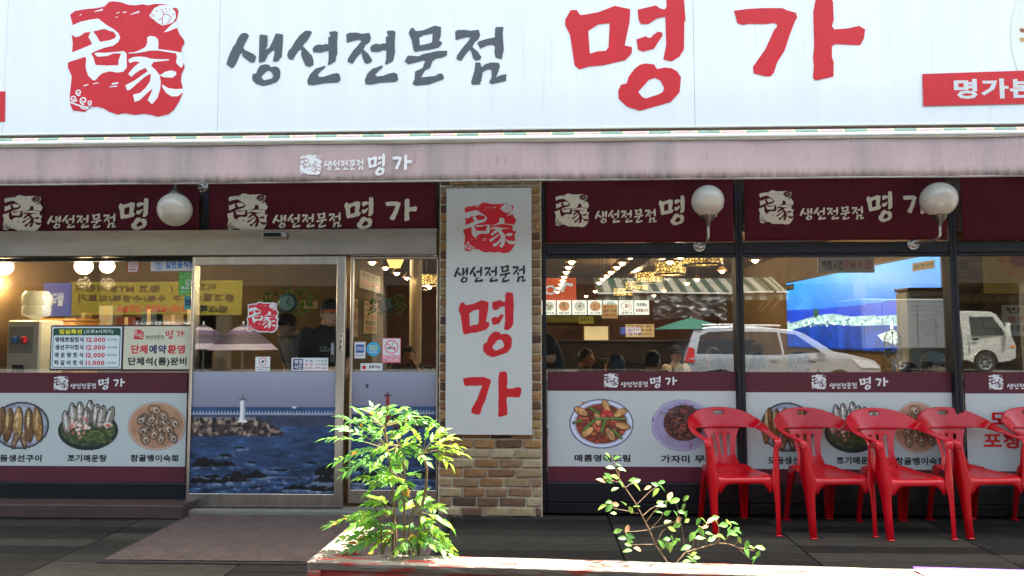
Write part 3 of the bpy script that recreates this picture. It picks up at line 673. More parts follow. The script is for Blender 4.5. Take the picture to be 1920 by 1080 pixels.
# ------------------------------------------------------------------ maroon fabric banners
def banner(px, boxes, label, wr=1.0, text=True):
    Y = .030
    x0, x1, z0, z1 = rect(px, Y); c = (x0+x1)/2
    t = thing('fabric_banner', label, 'banner', (c, Y, z0), group='maroon banners under the awning')
    sd = random.uniform(0, 9)
    def fn(u, v):
        e = min(u, 1-u, .12)/.12
        return (x0-c+u*(x1-x0), wr*(.0035*math.sin(u*19+sd+3*v) + .003*math.sin(u*7-v*6+sd)) + .006*(1-e)**2, v*(z1-z0))
    o = MB().grid(fn, 60, 14).build('cloth', M_maroon, t, 60); solid(o, .002)
    if text:
        lockup(Y-.010, boxes, M_cream, M_maroon, t)
        for ch in t.children:
            if ch.name.startswith(('emblem', 'lettering')): ch.location = (-c, -Y, -z0)
    return t
banner((-70, 371, 335, 440), [(7, 78, 366, 434), (89, 217, 401, 428), (223, 361, 372, 431)], 'maroon fabric banner at the far left, partly behind a globe lamp')
banner((393, 817, 332, 440), [(427, 501, 363, 434), (511, 640, 399, 427), (646, 782, 370, 430)], 'maroon fabric banner over the entrance, its whole name in view')
banner((1023, 1377, 325, 453), [(1040, 1105, 363, 426), (1115, 1231, 392, 418), (1235, 1358, 367, 422)], 'maroon fabric banner between the brick pillar and first right-hand mullion')
banner((1395, 1779, 325, 449), [(1422, 1489, 357, 421), (1499, 1620, 387, 412), (1624, 1748, 359, 416)], 'maroon fabric banner above the blue mural window', 1.3)
banner((1801, 2090, 322, 449), None, 'plain maroon fabric banner at the right edge without lettering', .6, False)
mb = MB().box(XX(373, FY), XX(392, FY), FY, FY+.1, HD1+.002, Z_TOP, c=.004)
tag(mb.build('upper_mullion', M_frame), 'short dark mullion between the two banners over the door', 'mullion')

# ------------------------------------------------------------------ globe wall lamps
M_globe = mat('opal_globe', rgb(210, 207, 194), .12, var=.03, scale=3, coat=.3)
M_lampmetal = mat('lamp_bronze', rgb(96, 92, 80), .35, .8, var=.2, scale=20)
M_lampsteel = mat('lamp_steel', rgb(176, 174, 168), .32, .9, var=.15, scale=20)
def globe_lamp(gpx, gpy, r, cupdir, fpx, fpy, label, gy=-.20, sx=1.0):
    g = at(gpx, gpy, gy); f = at(fpx, fpy, FY - .004)
    t = thing('globe_lamp', label, 'wall lamp', (g.x, g.y, g.z), group='globe wall lamps')
    me = MB().lathe([(0, -r)] + [(r*math.sin(R(a)), -r*math.cos(R(a))) for a in range(8, 180, 8)] + [(0, r)], n=36)
    me.build('globe', M_globe, t, 180)
    s = cupdir
    MB().lathe([(0, s*(r+.075)), (.012, s*(r+.075)), (.018, s*(r+.045)), (.05, s*(r+.008)), (.056, s*(r-.012)), (.056, s*(r-.03)), (.0, s*(r-.03))], n=20).build('cup', M_lampmetal, t, 50)
    for k in range(3):
        a = R(20+120*k)
        MB().lathe([(0, 0), (.006, .001), (.006, .012), (0, .013)], n=8, axis='x').build('screw', M_lampsteel, t).location = (.054*math.cos(a), .054*math.sin(a), s*(r-.016))
    fo = f - g; z1 = s*(r+.07)
    dz = fo.z - z1
    pts = [(0, 0, z1)] + [(0, 0, z1 + dz*.55)]
    for a in range(0, 91, 15):
        q = a/90; pts.append((fo.x*.35*(1-math.cos(R(a))), fo.y*.35*(1-math.cos(R(a))), z1 + dz*(.55 + .45*math.sin(R(a)))))
    pts.append((fo.x, fo.y - .012, fo.z))
    MB().tube(pts, .010, 10).build('arm', M_lampsteel, t, 60)
    fl_ = MB().lathe([(0, -.022), (.024, -.02), (.034, -.008), (.046, -.006), (.048, 0), (0, 0)], n=20, axis='y').build('flange', M_lampsteel, t, 40); fl_.location = fo
    for k in range(3):
        a = R(90+120*k); MB().lathe([(0, -.012), (.006, -.011), (.006, -.004)], n=8, axis='y').build('screw', M_lampmetal, t).location = fo + Vector((.037*math.cos(a), 0, .037*math.sin(a)))
    return t
globe_lamp(328, 393, .128, 1, 380, 350, 'white globe lamp hanging upside down left of the entrance')
globe_lamp(1327, 377, .121, -1, 1311, 461, 'white globe lamp in front of the first right-hand banner')
globe_lamp(1760, 374, .128, -1, 1712, 457, 'white globe lamp in front of the mullion right of the mural window')
pts = [at(1313, 470, FY-.01) + Vector((0, 0, 0))] + [at(1330 + k*12, 457 + 4*math.sin(k*.9) + (3 if k > 4 else 0), FY-.012) for k in range(12)]
tag(MB().tube([at(1372, 457, .02), at(1400, 462, .03), at(1440, 458, .02), at(1480, 456, .02), at(1560, 457, .025), at(1690, 454, .02)], .005, 6).build('cable', M_dark, None, 60), 'thin black cable running along the transom to the lamp', 'cable')

# ------------------------------------------------------------------ tall pillar sign
PY = -.045
p, q = at(837, 353, PY), at(998, 816, PY)
ps = thing('pillar_sign', 'tall white sign with red seal and name on the brick pillar', 'sign', ((p.x+q.x)/2, PY, q.z)); off = Vector(ps.location)
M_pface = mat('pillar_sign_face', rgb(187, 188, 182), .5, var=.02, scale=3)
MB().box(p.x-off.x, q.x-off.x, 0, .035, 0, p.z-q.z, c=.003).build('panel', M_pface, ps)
M_dred = mat('vinyl_deep_red', rgb(188, 10, 28), .45, var=.04)
r_ = rect((869, 968, 380, 475), PY); e1 = emblem(-.0015, fit(BE, r_[0]-off.x, r_[1]-off.x, r_[2]-off.z, r_[3]-off.z), M_dred, M_pface, ps, .0019)
fl = Flat(-.0015)
def fo(b): 
    r = rect(b, PY); return r[0]-off.x, r[1]-off.x, r[2]-off.z, r[3]-off.z
put(fl, WORD, fit(BW, *fo((851, 986, 497, 530)))); fl.build('word_lettering', M_black, ps)
for nm_, bb_, bx_ in ((NAME1, BN1, (860, 964, 548, 670)), (NAME2, BN2, (868, 978, 696, 782))): fl = Flat(-.0015); put(fl, nm_, fit(bb_, *fo(bx_))); fl.build('red_lettering', M_dred, ps)
for bx in ((842, 360), (990, 360), (842, 808), (991, 808)):
    c = at(bx[0], bx[1], PY)-off; MB().lathe([(0, -.003), (.004, -.002), (.005, 0)], n=8, axis='y').build('screw', M_lampsteel, ps).location = (c.x, 0, c.z)
# ------------------------------------------------------------------ printed dishes
def dish_fish():
    p = Pic(96, 84); p.put(p.ell(48, 42, 46, 40), (62, 64, 72)); p.put(p.ell(48, 42, 43, 37), (150, 154, 166), .25, 1); p.put(p.ell(48, 43, 37, 32), (178, 180, 188), .2, 2)
    rg = random.Random(3)
    for i, x in enumerate((14, 28, 44, 62, 76)):
        p.put(p.ell(x, 40 + 2*(i % 2), 8.5, 30, (x-48)*-.25), (58, 40, 28)); p.put(p.ell(x-1, 40 + 2*(i % 2), 7, 28, (x-48)*-.25), rg.choice([(146, 104, 58), (120, 82, 46), (168, 130, 80), (104, 72, 44)]), .5, i, 5)
        p.put(p.ell(x-2, 32, 2.2, 16), (206, 176, 126), .4, i+9, 4)
    for x, a in ((40, 14), (54, -14)): p.put(p.ell(x, 68, 5, 15, a), (70, 50, 38), .5, 3, 4); p.put(p.ell(x+.5, 67, 3, 12, a), (150, 120, 90), .5, 8, 4)
    return p
def dish_stew():
    p = Pic(100, 96); p.put(p.ell(50, 60, 49, 35), (34, 40, 40)); p.put(p.ell(50, 58, 45, 30), (64, 78, 48), .6, 2, 5)
    rg = random.Random(5)
    for x, y, a in ((14, 34, -8), (24, 20, -5), (36, 18, -3), (52, 15, 0), (46, 28, 4), (62, 22, 3), (71, 24, 8), (84, 26, 14)):
        p.put(p.ell(x, y+12, 7.5, 22, a), (52, 48, 46)); p.put(p.ell(x, y+12, 6.3, 20, a), (142, 132, 118), .5, int(x), 4); p.put(p.ell(x-1.5, y+8, 2, 14, a), (206, 202, 196), .3, 3, 4); p.put(p.ell(x+1, y-3, 1.3, 1.3), (20, 20, 20))
    for k in range(60):
        x, y = rg.gauss(64, 15), rg.gauss(66, 9); p.put(p.line(x, y, x+rg.uniform(-14, 14), y+rg.uniform(-8, 8), 1.3), rg.choice([(64, 86, 36), (96, 112, 50), (44, 60, 30), (140, 140, 70)]))
    for k in range(26):
        x, y = rg.gauss(36, 9), rg.gauss(54, 9); p.put(p.ell(x, y, rg.uniform(2, 5), rg.uniform(1.5, 3), rg.uniform(0, 180)), rg.choice([(214, 132, 118), (236, 178, 164), (190, 96, 88), (240, 210, 200)]))
    p.put(p.ell(82, 50, 8, 4, 10), (226, 206, 190)); p.put(p.ell(83, 51, 5, 2, 10), (176, 70, 60))
    m = p.ell(50, 60, 49, 35); p.a = np.where((p.yy > 52) & (m < .5), 0, p.a); return p
def dish_snail():
    p = Pic(96, 84); p.put(p.ell(48, 42, 47, 41), (196, 166, 146)); p.put(p.ell(48, 42, 44, 38), (170, 128, 100), .15, 4, 12); rg = random.Random(8)
    for k in range(17):
        a = k*2.4; r = 4 + 1.9*k; x, y = 48+r*1.02*math.cos(a), 42+r*.86*math.sin(a); an = rg.uniform(0, 180)
        p.put(p.ell(x, y, 11, 7.5, an), (78, 58, 44)); p.put(p.ell(x, y, 9.6, 6.3, an), rg.choice([(150, 118, 88), (128, 98, 72), (112, 92, 76)]), .4, k, 4)
        p.put(p.ell(x+3*math.cos(R(an)), y+3*math.sin(R(an)), 5, 3.4, an+30), (226, 216, 204)); p.put(p.ell(x+3.6*math.cos(R(an)), y+3.6*math.sin(R(an)), 3.6, 2.3, an+30), (92, 68, 56))
        p.put(p.line(x-8*math.cos(R(an)), y-8*math.sin(R(an)), x-2*math.cos(R(an)), y-2*math.sin(R(an)), 1.2), (190, 166, 138))
    return p
def dish_spicy():
    p = Pic(104, 84); p.put(p.ell(52, 42, 51, 41), (96, 108, 140)); p.put(p.ell(52, 42, 49, 39), (206, 214, 226)); p.put(p.ell(52, 42, 44, 35), (168, 176, 194)); p.put(p.ell(52, 42, 41, 33), (120, 54, 36), .5, 2, 5); rg = random.Random(4)
    for k in range(60):
        x, y = rg.gauss(52, 17), rg.gauss(42, 13); p.put(p.ell(x, y, rg.uniform(2, 5), rg.uniform(1, 2.4), rg.uniform(0, 180)), rg.choice([(160, 70, 40), (190, 110, 70), (86, 34, 26), (206, 90, 80)]), .3, k, 3)
    for x, y, a in ((20, 22, 30), (82, 24, -28), (30, 56, -40), (60, 14, 70), (66, 60, 60), (86, 46, 10), (46, 34, 80)):
        p.put(p.ell(x, y, 13, 6.5, a), (70, 38, 24)); p.put(p.ell(x, y-.5, 11.5, 5.2, a), (196, 146, 92), .45, int(x), 4)
    for x0, y0, x1, y1 in ((24, 52, 44, 34), (44, 34, 90, 34), (52, 56, 58, 36), (70, 52, 84, 66), (34, 16, 48, 24), (10, 40, 20, 36)): p.put(p.line(x0, y0, x1, y1, 4.2), (50, 84, 34)); p.put(p.line(x0, y0-.6, x1, y1-.6, 2), (104, 146, 70))
    p.put(p.ell(62, 24, 9, 5, 20), (190, 60, 60), .3, 3, 3); return p
def dish_salad():
    p = Pic(104, 88); p.put(p.ell(52, 44, 51, 43), (168, 160, 190)); p.put(p.ell(52, 44, 47, 39), (150, 142, 172), .1, 2, 20); rg = random.Random(6)
    p.put(p.ell(55, 40, 34, 30), (74, 44, 40), .7, 3, 4)
    for k in range(150):
        x, y = rg.gauss(55, 15), rg.gauss(40, 13); a = rg.uniform(0, 360); L = rg.uniform(4, 11)
        p.put(p.line(x, y, x+L*math.cos(a), y+L*math.sin(a)*.8, rg.uniform(1.2, 2.6)), rg.choice([(110, 62, 50), (64, 36, 34), (148, 100, 82), (90, 78, 70), (44, 28, 28), (156, 70, 54)]))
    return p
DISH = {}
def dish(kind, px, py, rx, ry, Y, parent, off):
    """a dish picture on its own cut sheet, px centre and half sizes"""
    if kind not in DISH: DISH[kind] = {'fish': dish_fish, 'stew': dish_stew, 'snail': dish_snail, 'spicy': dish_spicy, 'salad': dish_salad}[kind]().mesh('dish_' + kind, M_print, lambda u, v: (u-.5, 0, .5-v))
    o = link(bpy.data.objects.new('dish_picture', DISH[kind]), parent)
    c = at(px, py, Y); s0 = at(px-rx, py-ry, Y); s1 = at(px+rx, py+ry, Y)
    o.location = c - off; o.scale = (s1.x-s0.x, 1, s0.z-s1.z); return o
POY = .098
def poster(x0p, x1p, bt, bb, sb, mb_, boxes, dishes, texts, label, ref=None):
    ref = ref or (x0p+x1p)/2
    xa, xb = XX(x0p, POY, 800), XX(x1p, POY, 800); z = [ZZ(q, POY, ref) for q in (bt, bb, sb, mb_)]
    t = thing('menu_poster', label, 'poster', ((xa+xb)/2, POY, z[3])); off = Vector(t.location)
    MB().box(xa-off.x, xb-off.x, 0, .003, 0, z[0]-z[3]).build('backing_sheet', M_band, t)
    Flat(-.0005).rect(xa-off.x, xb-off.x, z[2]-z[3], z[1]-z[3]).build('white_field', M_sheet, t)
    Flat(-.0005).rect(xa-off.x, xb-off.x, z[1]-z[3], z[0]-z[3]).build('name_band', M_band, t)
    Flat(-.0005).rect(xa-off.x, xb-off.x, 0, z[2]-z[3]).build('bottom_band', mat('maroon_vinyl_dark', rgb(84, 30, 44), .42, var=.06), t)
    if boxes:
        n0 = set(t.children); lockup(POY-.0015, boxes, M_plainwhite, M_band, t)
        for ch in set(t.children)-n0: ch.location = (-off.x, -POY, -off.z)
    for d in dishes: dish(d[0], d[1], d[2], d[3], d[4], POY-.0015, t, off)
    for body, a, b, c_, d_, m_ in texts:
        r = rect((a, b, c_, d_), POY); Flat(-.0015).text(body, r[0]-off.x, r[1]-off.x, r[2]-off.z, r[3]-off.z, bold=.045).build('caption', m_, t)
    return t
poster(-90, 349, 699, 737, 874, 905, [(101, 128, 705, 732), (132, 180, 718, 729), (184, 234, 708, 731)],
       [('fish', 38, 797, 53, 46), ('stew', 165, 794, 55, 50), ('snail', 293, 798, 53, 46)],
       [('모둠생선구이', -16, 78, 852, 866, M_black), ('조기매운탕', 127, 200, 852, 866, M_black), ('참골뱅이숙회', 245, 334, 852, 866, M_black)],
       'fish menu poster with three dishes on the far left window', 175)
poster(1027, 1381, 697, 733, 875, 906, [(1132, 1160, 700, 727), (1164, 1215, 715, 726), (1218, 1270, 705, 728)],
       [('spicy', 1127, 794, 61, 47), ('salad', 1278, 797, 58, 49)],
       [('매콤명태조림', 1077, 1182, 852, 866, M_black), ('가자미', 1239, 1293, 853, 868, M_black), ('무침', 1302, 1342, 853, 868, M_black)],
       'fish menu poster with two dishes beside the brick pillar')
poster(1400, 1787, 698, 736, 880, 908, [(1521, 1550, 702, 730), (1555, 1607, 717, 729), (1611, 1666, 706, 731)],
       [('fish', 1476, 800, 53, 48), ('stew', 1597, 798, 54, 51), ('snail', 1719, 801, 46, 49)],
       [('모둠생선구이', 1440, 1530, 856, 871, M_black), ('조기매운탕', 1568, 1644, 856, 871, M_black), ('참골뱅이숙회', 1678, 1772, 857, 872, M_black)],
       'fish menu poster with three dishes behind the red chairs')
poster(1812, 2096, 698, 738, 884, 930, [(1853, 1882, 702, 731), (1888, 1942, 718, 730), (1946, 2004, 707, 732)],
       [], [('모든메뉴', 1855, 2010, 771, 800, M_dred), ('포장됩니다', 1843, 2030, 811, 842, M_dred)],
       'white poster with two lines of big red lettering at the right edge')

# ------------------------------------------------------------------ sea picture on the door and side light
K = .72; OX, OY = 350, 696
sea = Pic(int(472*K), int(232*K)); 
U = lambda x: (x-OX)*K
V = lambda y: (y-OY)*K
g = np.clip((sea.yy - V(697))/(V(763)-V(697)), 0, 1)[..., None]
sea.c[:] = (np.array((152, 154, 170))*(1-g) + np.array((128, 127, 144))*g)/255.; sea.a[:] = 1
sea.c *= (1 + .05*(vnoise(sea.h, sea.w, 40, 1)-.5))[..., None]
wav = vnoise(sea.h, sea.w, 26, 3, 5, 3.2); wav2 = vnoise(sea.h, sea.w, 10, 5, 4, 4.0)
wm = (sea.yy > V(763)).astype(float); dpt = np.clip((sea.yy-V(763))/(V(925)-V(763)), 0, 1)
wc = np.array((48, 70, 104))/255. * (1 + (1.1*(wav-.5) + .7*(wav2-.5))*(.35+.9*dpt))[..., None] * (1.05 - .28*dpt)[..., None]
wc += np.array((.10, .13, .17)) * np.clip((wav2-.60)*5, 0, 1)[..., None] * (dpt[..., None]*.9)
sea.c = sea.c*(1-wm[..., None]) + np.clip(wc, 0, 1)*wm[..., None]
sea.put(((sea.yy > V(763)) & (sea.yy < V(773))).astype(float), (44, 70, 108), .2, 3, 30)
wall_ = ((sea.yy > V(776)) & (sea.yy < V(801)) & (sea.xx < U(770)))*1.
sea.put(wall_, (52, 60, 80), .35, 4, 10)
sea.put(((sea.yy > V(775)) & (sea.yy < V(778)))*1., (128, 136, 156))
for x in range(356, 818, 6): sea.put(sea.line(U(x), V(771), U(x), V(777), .9), (208, 210, 220))
rg = random.Random(11)
sea.put(sea.poly([(U(350), V(786)), (U(480), V(788)), (U(505), V(796)), (U(532), V(813)), (U(526), V(818)), (U(350), V(820))]), (58, 48, 46), .5, 9, 5)
for x in range(358, 478, 4): sea.put(sea.line(U(x), V(783), U(x), V(788), 1), (196, 190, 188))
for k in range(130):
    x = rg.uniform(352, 526); top = 787 + max(0, x-478)*.45; y = rg.uniform(top, 816); a = rg.uniform(0, 180)
    sea.put(sea.ell(U(x), V(y), 3.4, 2.2, a), rg.choice([(140, 116, 102), (104, 86, 78), (168, 142, 122), (44, 40, 44), (28, 28, 34)]))
sea.put(sea.poly([(U(444), V(792)), (U(446), V(748)), (U(453), V(748)), (U(456), V(792))]), (226, 226, 224)); sea.put(sea.poly([(U(451), V(792)), (U(451), V(748)), (U(453), V(748)), (U(456), V(792))]), (176, 178, 184))
sea.put(sea.poly([(U(441), V(793)), (U(442), V(788)), (U(458), V(788)), (U(459), V(793))]), (232, 230, 226)); sea.put(sea.line(U(444), V(749), U(456), V(749), 2.4), (92, 96, 108)); sea.put(sea.line(U(450), V(743), U(450), V(749), 2.2), (92, 96, 108))
sea.put(sea.poly([(U(719), V(790)), (U(720), V(741)), (U(727), V(741)), (U(729), V(790))]), (140, 46, 54)); sea.put(sea.line(U(718), V(742), U(729), V(742), 2.4), (70, 50, 56)); sea.put(sea.line(U(723.5), V(736), U(723.5), V(741), 1.8), (60, 50, 60))
for k in range(60):
    x = rg.uniform(735, 818); y = rg.uniform(783, 806); sea.put(sea.ell(U(x), V(y), 4, 2.6, rg.uniform(0, 180)), rg.choice([(70, 62, 60), (34, 34, 40), (96, 84, 78)]))
def rock(cx, cy, wd, ht, seed):
    r = random.Random(seed); top = [(cx-wd + 2*wd*i/14, cy - 1.15*ht*(math.sin(math.pi*i/14)**.45)*r.uniform(.6, 1)) for i in range(15)]
    foam = sea.ell(U(cx), V(cy+1), wd*K*1.2, max(3, ht*K*.32), 0, 4)*(vnoise(sea.h, sea.w, 7, seed, 3, 2) > .50)
    sea.put(foam*.45, (176, 188, 206)); sea.put(sea.poly([(U(x), V(y)) for x, y in top] + [(U(cx+wd), V(cy)), (U(cx-wd), V(cy))]), (14, 14, 17), .9, seed, 4)
for a in ((380, 877, 26, 18), (418, 876, 22, 11), (446, 842, 12, 4), (420, 858, 13, 7), (388, 908, 38, 18), (440, 905, 30, 20), (478, 898, 22, 15), (470, 870, 9, 4), (520, 884, 22, 4), (585, 870, 10, 4), (615, 892, 26, 24), (620, 905, 30, 16), (560, 919, 34, 9), (612, 922, 30, 10), (664, 888, 16, 9), (668, 912, 26, 12), (700, 905, 40, 14), (750, 918, 34, 9), (800, 903, 26, 18)): rock(*a, seed=int(a[0]))
sea.put((vnoise(sea.h, sea.w, 14, 31, 4, 5) > .66)*(sea.yy > V(895))*.5, (168, 182, 204)); sea.put(sea.ell(U(683), V(724), 2, 3), (52, 52, 60)); sea.put(sea.ell(U(549), V(764), 3, 1.4), (220, 222, 226))
def sub(pic, c0, c1):
    q = Pic(c1-c0, pic.h); q.c = pic.c[:, c0:c1]; q.a[:] = 1; return q
def sheet(pic, px0, px1, py0, py1, Y, parent, name='sea_picture'):
    p, q = at(px0, py0, Y), at(px1, py1, Y); xx0 = XX(px0, Y, 800); xx1 = XX(px1, Y, 800)
    me = pic.mesh(name, M_print, lambda u, v: (xx0+(xx1-xx0)*u - parent.location.x, Y-parent.location.y, p.z+(q.z-p.z)*v))
    return link(bpy.data.objects.new(name, me), parent)
sheet(sub(sea, 0, int(282*K)), 357, 631, 697, 926, .038, door); sheet(sub(sea, int(300*K), sea.w), 656, 818, 697, 921, .098, side)

# ------------------------------------------------------------------ stickers and boards on the glass
def sticker(name, px, label, cat, Y, draw, mats, t=.0012):
    r = rect(px, Y); o = thing(name, label, cat, ((r[0]+r[1])/2, Y, r[2]))
    f = Flat(-.0004); wx, wz = r[1]-r[0], r[3]-r[2]
    MB().box(-wx/2, wx/2, 0, t, 0, wz).build('backing', mats[0], o)
    draw(f, wx, wz); f.build('print', mats, o); return o
DYS, SYS = .0365, .0965
M_navy = mat('print_navy', rgb(34, 42, 96), .5, var=0); M_blue = mat('print_blue', rgb(40, 110, 190), .5, var=0); M_green = mat('print_green', rgb(88, 168, 64), .5, var=0)
M_dgreen = mat('print_dark_green', rgb(8, 74, 54), .5, var=0); M_yellow = mat('print_yellow', rgb(238, 226, 60), .5, var=0); M_prred = mat('print_red', rgb(200, 30, 50), .5, var=0)
M_pink = mat('print_pink', rgb(226, 120, 136), .5, var=0); M_cyan = mat('print_cyan', rgb(60, 160, 200), .5, var=0); M_teal = mat('print_teal', rgb(60, 150, 140), .5, var=0)
# seal sticker on the door: red seal with a white border
r = rect((462, 523, 564, 626), DYS); o = thing('seal_sticker', 'red seal emblem sticker with white border on the sliding door', 'sticker', ((r[0]+r[1])/2, DYS, r[2])); c = o.location
big = [[((p[0]-sum(BE[:2])/2)*1.08 + sum(BE[:2])/2, (p[1]-sum(BE[2:])/2)*1.08 + sum(BE[2:])/2) for p in BLOB[0]]]
f = fit(BE, r[0]+.014-c.x, r[1]-.014-c.x, .016, r[3]-r[2]-.016)
fl = Flat(0); put(fl, [big], f); fl.build('border', M_plainwhite, o); emblem(-.001, f, M_prred, M_plainwhite, o, .0011)
sticker('camera_notice', (479, 506, 669, 696), 'small white camera notice low on the sliding door', 'sticker', DYS, lambda f, w_, h: (f.disc(0, h*.66, w_*.27, w_*.27, 1, 0, 24, .84), f.poly([[(-w_*.14, h*.62), (w_*.06, h*.78), (w_*.14, h*.7), (-w_*.02, h*.56)]], 2), f.text('CCTV녹화중', -w_*.42, w_*.42, h*.2, h*.32, 2), f.rect(-w_*.3, w_*.3, h*.1, h*.13, 2)), [M_plainwhite, M_prred, M_black])
def hours(f, w_, h):
    f.rect(-w_*.46, -w_*.18, h*.08, h*.92, 1)
    f.text('영업', -w_*.43, -w_*.21, h*.53, h*.86, 0, 1, .03); f.text('시간', -w_*.43, -w_*.21, h*.14, h*.47, 0, 1, .03)
    for k, (a, b, m1) in enumerate((('개 점:', '11 시 40 분', 1), ('폐 점:', '21 시 30 분', 2), ('휴무일:', '매주 요일', 2))):
        z = h*(.68-.28*k); f.text(a, -w_*.14, w_*.1, z, z+h*.18, m1, 0, .02); f.text(b, w_*.15, w_*.46, z, z+h*.18, 1 if k < 2 else 2, 0, .015)
sticker('hours_notice', (547, 615, 671, 695), 'white and navy opening hours notice low on the sliding door', 'sticker', DYS, hours, [M_plainwhite, M_navy, M_prred])
sticker('card_sticker', (665, 685, 641, 672), 'white card sticker with a blue square on the side light', 'sticker', SYS, lambda f, w_, h: (f.rect(-w_*.38, w_*.38, h*.34, h*.84, 1), f.rect(-w_*.34, w_*.34, h*.57, h*.6, 0, 1), f.text('AMERICAN', -w_*.34, w_*.34, h*.62, h*.72, 0, 1), f.text('EXPRESS', -w_*.34, w_*.34, h*.46, h*.55, 0, 1), f.text('Cards Welcome', -w_*.42, w_*.42, h*.16, h*.24, 2)), [M_plainwhite, mat('print_royal', rgb(24, 84, 160), .5, var=0), M_black])
r = rect((687, 713, 641, 668), SYS); o = thing('round_sticker', 'round cyan sticker with yellow lettering on the side light', 'sticker', ((r[0]+r[1])/2, SYS, r[2]))
fl = Flat(0); rr = (r[1]-r[0])/2; hh = r[3]-r[2]; fl.disc(0, hh/2, rr, hh/2, 0)
for k, s_ in enumerate(('안심식당', '고객만족', '우수업소')): fl.text(s_, -rr*.6, rr*.6, hh*(.62-.2*k), hh*(.75-.2*k), 1 if k < 2 else 2, 1, .03)
fl.build('print', [M_cyan, M_yellow, M_plainwhite], o)
def nosmoke(f, w_, h):
    f.rect(-w_*.46, w_*.46, h*.30, h*.97, 1); f.disc(0, h*.64, w_*.38, w_*.38, 0, 1, 30, .82)
    f.rect(-w_*.24, w_*.22, h*.57, h*.62, 2, 1); f.stroke([(w_*.08, h*.68), (w_*.02, h*.76), (w_*.14, h*.8), (w_*.1, h*.86)], w_*.03, 2, 1); f.stroke([(-w_*.25, h*.79), (w_*.25, h*.48)], w_*.07, 0, 2)
    f.text('금연구역 위반시 과태료', -w_*.44, w_*.44, h*.2, h*.27, 1, 0, .03); f.text('₩100,000', -w_*.42, w_*.42, h*.05, h*.17, 1, 0, .03)
sticker('no_smoking_sign', (717, 751, 634, 680), 'pink no smoking sign on the side light', 'sign', SYS, nosmoke, [M_pink, M_plainwhite, M_black])
sticker('takeout_sticker', (676, 717, 681, 695), 'small white takeout sticker low on the side light', 'sticker', SYS, lambda f, w_, h: (f.rect(-w_*.42, -w_*.25, h*.2, h*.65, 1), f.disc(-w_*.335, h*.68, w_*.05, h*.16, 1, 0, 16, .7), f.text('포장가능', -w_*.12, w_*.4, h*.3, h*.72, 2, 0, .03)), [M_plainwhite, M_prred, M_black])
LY = .1035
sticker('card_company_sticker', (239, 260, 488, 511), 'small white and red card sticker high on the left window', 'sticker', LY, lambda f, w_, h: (f.poly([[(-w_*.42, h*.05), (w_*.30, h*.05), (w_*.44, h*.2), (w_*.44, h*.95), (-w_*.25, h*.95), (-w_*.42, h*.8)]], 1), f.text('LOTTE', -w_*.32, w_*.34, h*.62, h*.76, 0, 1, .03), f.text('CARD', -w_*.32, w_*.34, h*.44, h*.58, 0, 1, .03), f.text('롯데카드', -w_*.32, w_*.34, h*.16, h*.34, 0, 1, .03)), [M_prred, M_plainwhite])
sticker('license_plate_sign', (283, 366, 485, 508), 'white business plate with blue lettering at the top of the left window', 'sign', LY-.004, lambda f, w_, h: (f.disc(-w_*.32, h*.55, h*.34, h*.34, 1, 0, 24, .8), f.disc(-w_*.32, h*.55, h*.16, h*.16, 1, 0, 16, .4), f.rect(-w_*.38, -w_*.26, h*.1, h*.15, 1), f.text('일반음식점', -w_*.17, w_*.47, h*.22, h*.82, 1, 0, .035)), [M_plainwhite, M_blue], .004)
sticker('security_sticker', (336, 366, 510, 553), 'green security sticker on the left window beside the door', 'sticker', LY, lambda f, w_, h: (f.disc(w_*.08, h*.55, w_*.2, h*.13, 1, 0, 24, .72), f.stroke([(w_*-.04, h*.46), (w_*.2, h*.64)], w_*.06, 1), f.text('EZIS', -w_*.34, w_*.46, h*.26, h*.38, 1, 0, .04), f.text('1833-2729', -w_*.34, w_*.46, h*.1, h*.17, 1, 0, .02), f.text('특허 무인경비시스템', -w_*.4, w_*.46, h*.77, h*.83, 1, 0, .02), f.rect(-w_*.2, w_*.3, h*.9, h*.92, 1)), [M_green, M_plainwhite])
sticker('delivery_sticker', (346, 365, 555, 580), 'teal delivery sticker below the green sticker on the left window', 'sticker', LY, lambda f, w_, h: f.text('배', -w_*.4, w_*.4, h*.15, h*.85, 1, 0, .05), [M_teal, M_navy])
def lunch(f, w_, h):
    f.rrect(-w_*.485, w_*.485, h*.025, h*.975, h*.05, 1, 0); f.rrect(-w_*.475, w_*.475, h*.04, h*.8, h*.04, 0, 1)
    f.text('점심특선', -w_*.40, -w_*.07, h*.83, h*.945, 2, 2, .05); f.text('(오후4시까지)', -w_*.04, w_*.38, h*.83, h*.94, 0, 2, .015)
    for k, (a, b, c_) in enumerate((('명태조림정식', '12.000', '(2인이상)'), ('생선구이정식', '12.000', '(1인가능)'), ('매 운 탕 정 식', '12.000', '(2인이상)'), ('떡 갈 비 정 식', '11.000', '(1인가능)'))):
        z = h*(.635-.185*k); f.text(a, -w_*.45, -w_*.04, z, z+h*.125, 4, 2, .03); f.text(b, w_*.0, w_*.27, z, z+h*.115, 3, 2, .03); f.text(c_, w_*.295, w_*.44, z+h*.025, z+h*.09, 5, 2, .02)
M_bframe = mat('board_frame_maroon', rgb(66, 26, 34), .45, var=.1)
def board(px, label, draw, mats, Y=.080):
    r = rect(px, Y); o = thing('menu_board', label, 'board', ((r[0]+r[1])/2, Y, r[2])); wx, wz = r[1]-r[0], r[3]-r[2]
    MB().box(-wx/2, wx/2, .004, .016, 0, wz, c=.002).build('frame', M_bframe, o)
    MB().box(-wx/2+.014, wx/2-.008, 0, .0035, .016, wz-.012).build('panel', mats[0], o)
    f = Flat(-.0006); ch = draw(f, wx-.024, wz-.03); g_ = f.build('print', mats, o); g_.location = (.003, 0, .016); return o
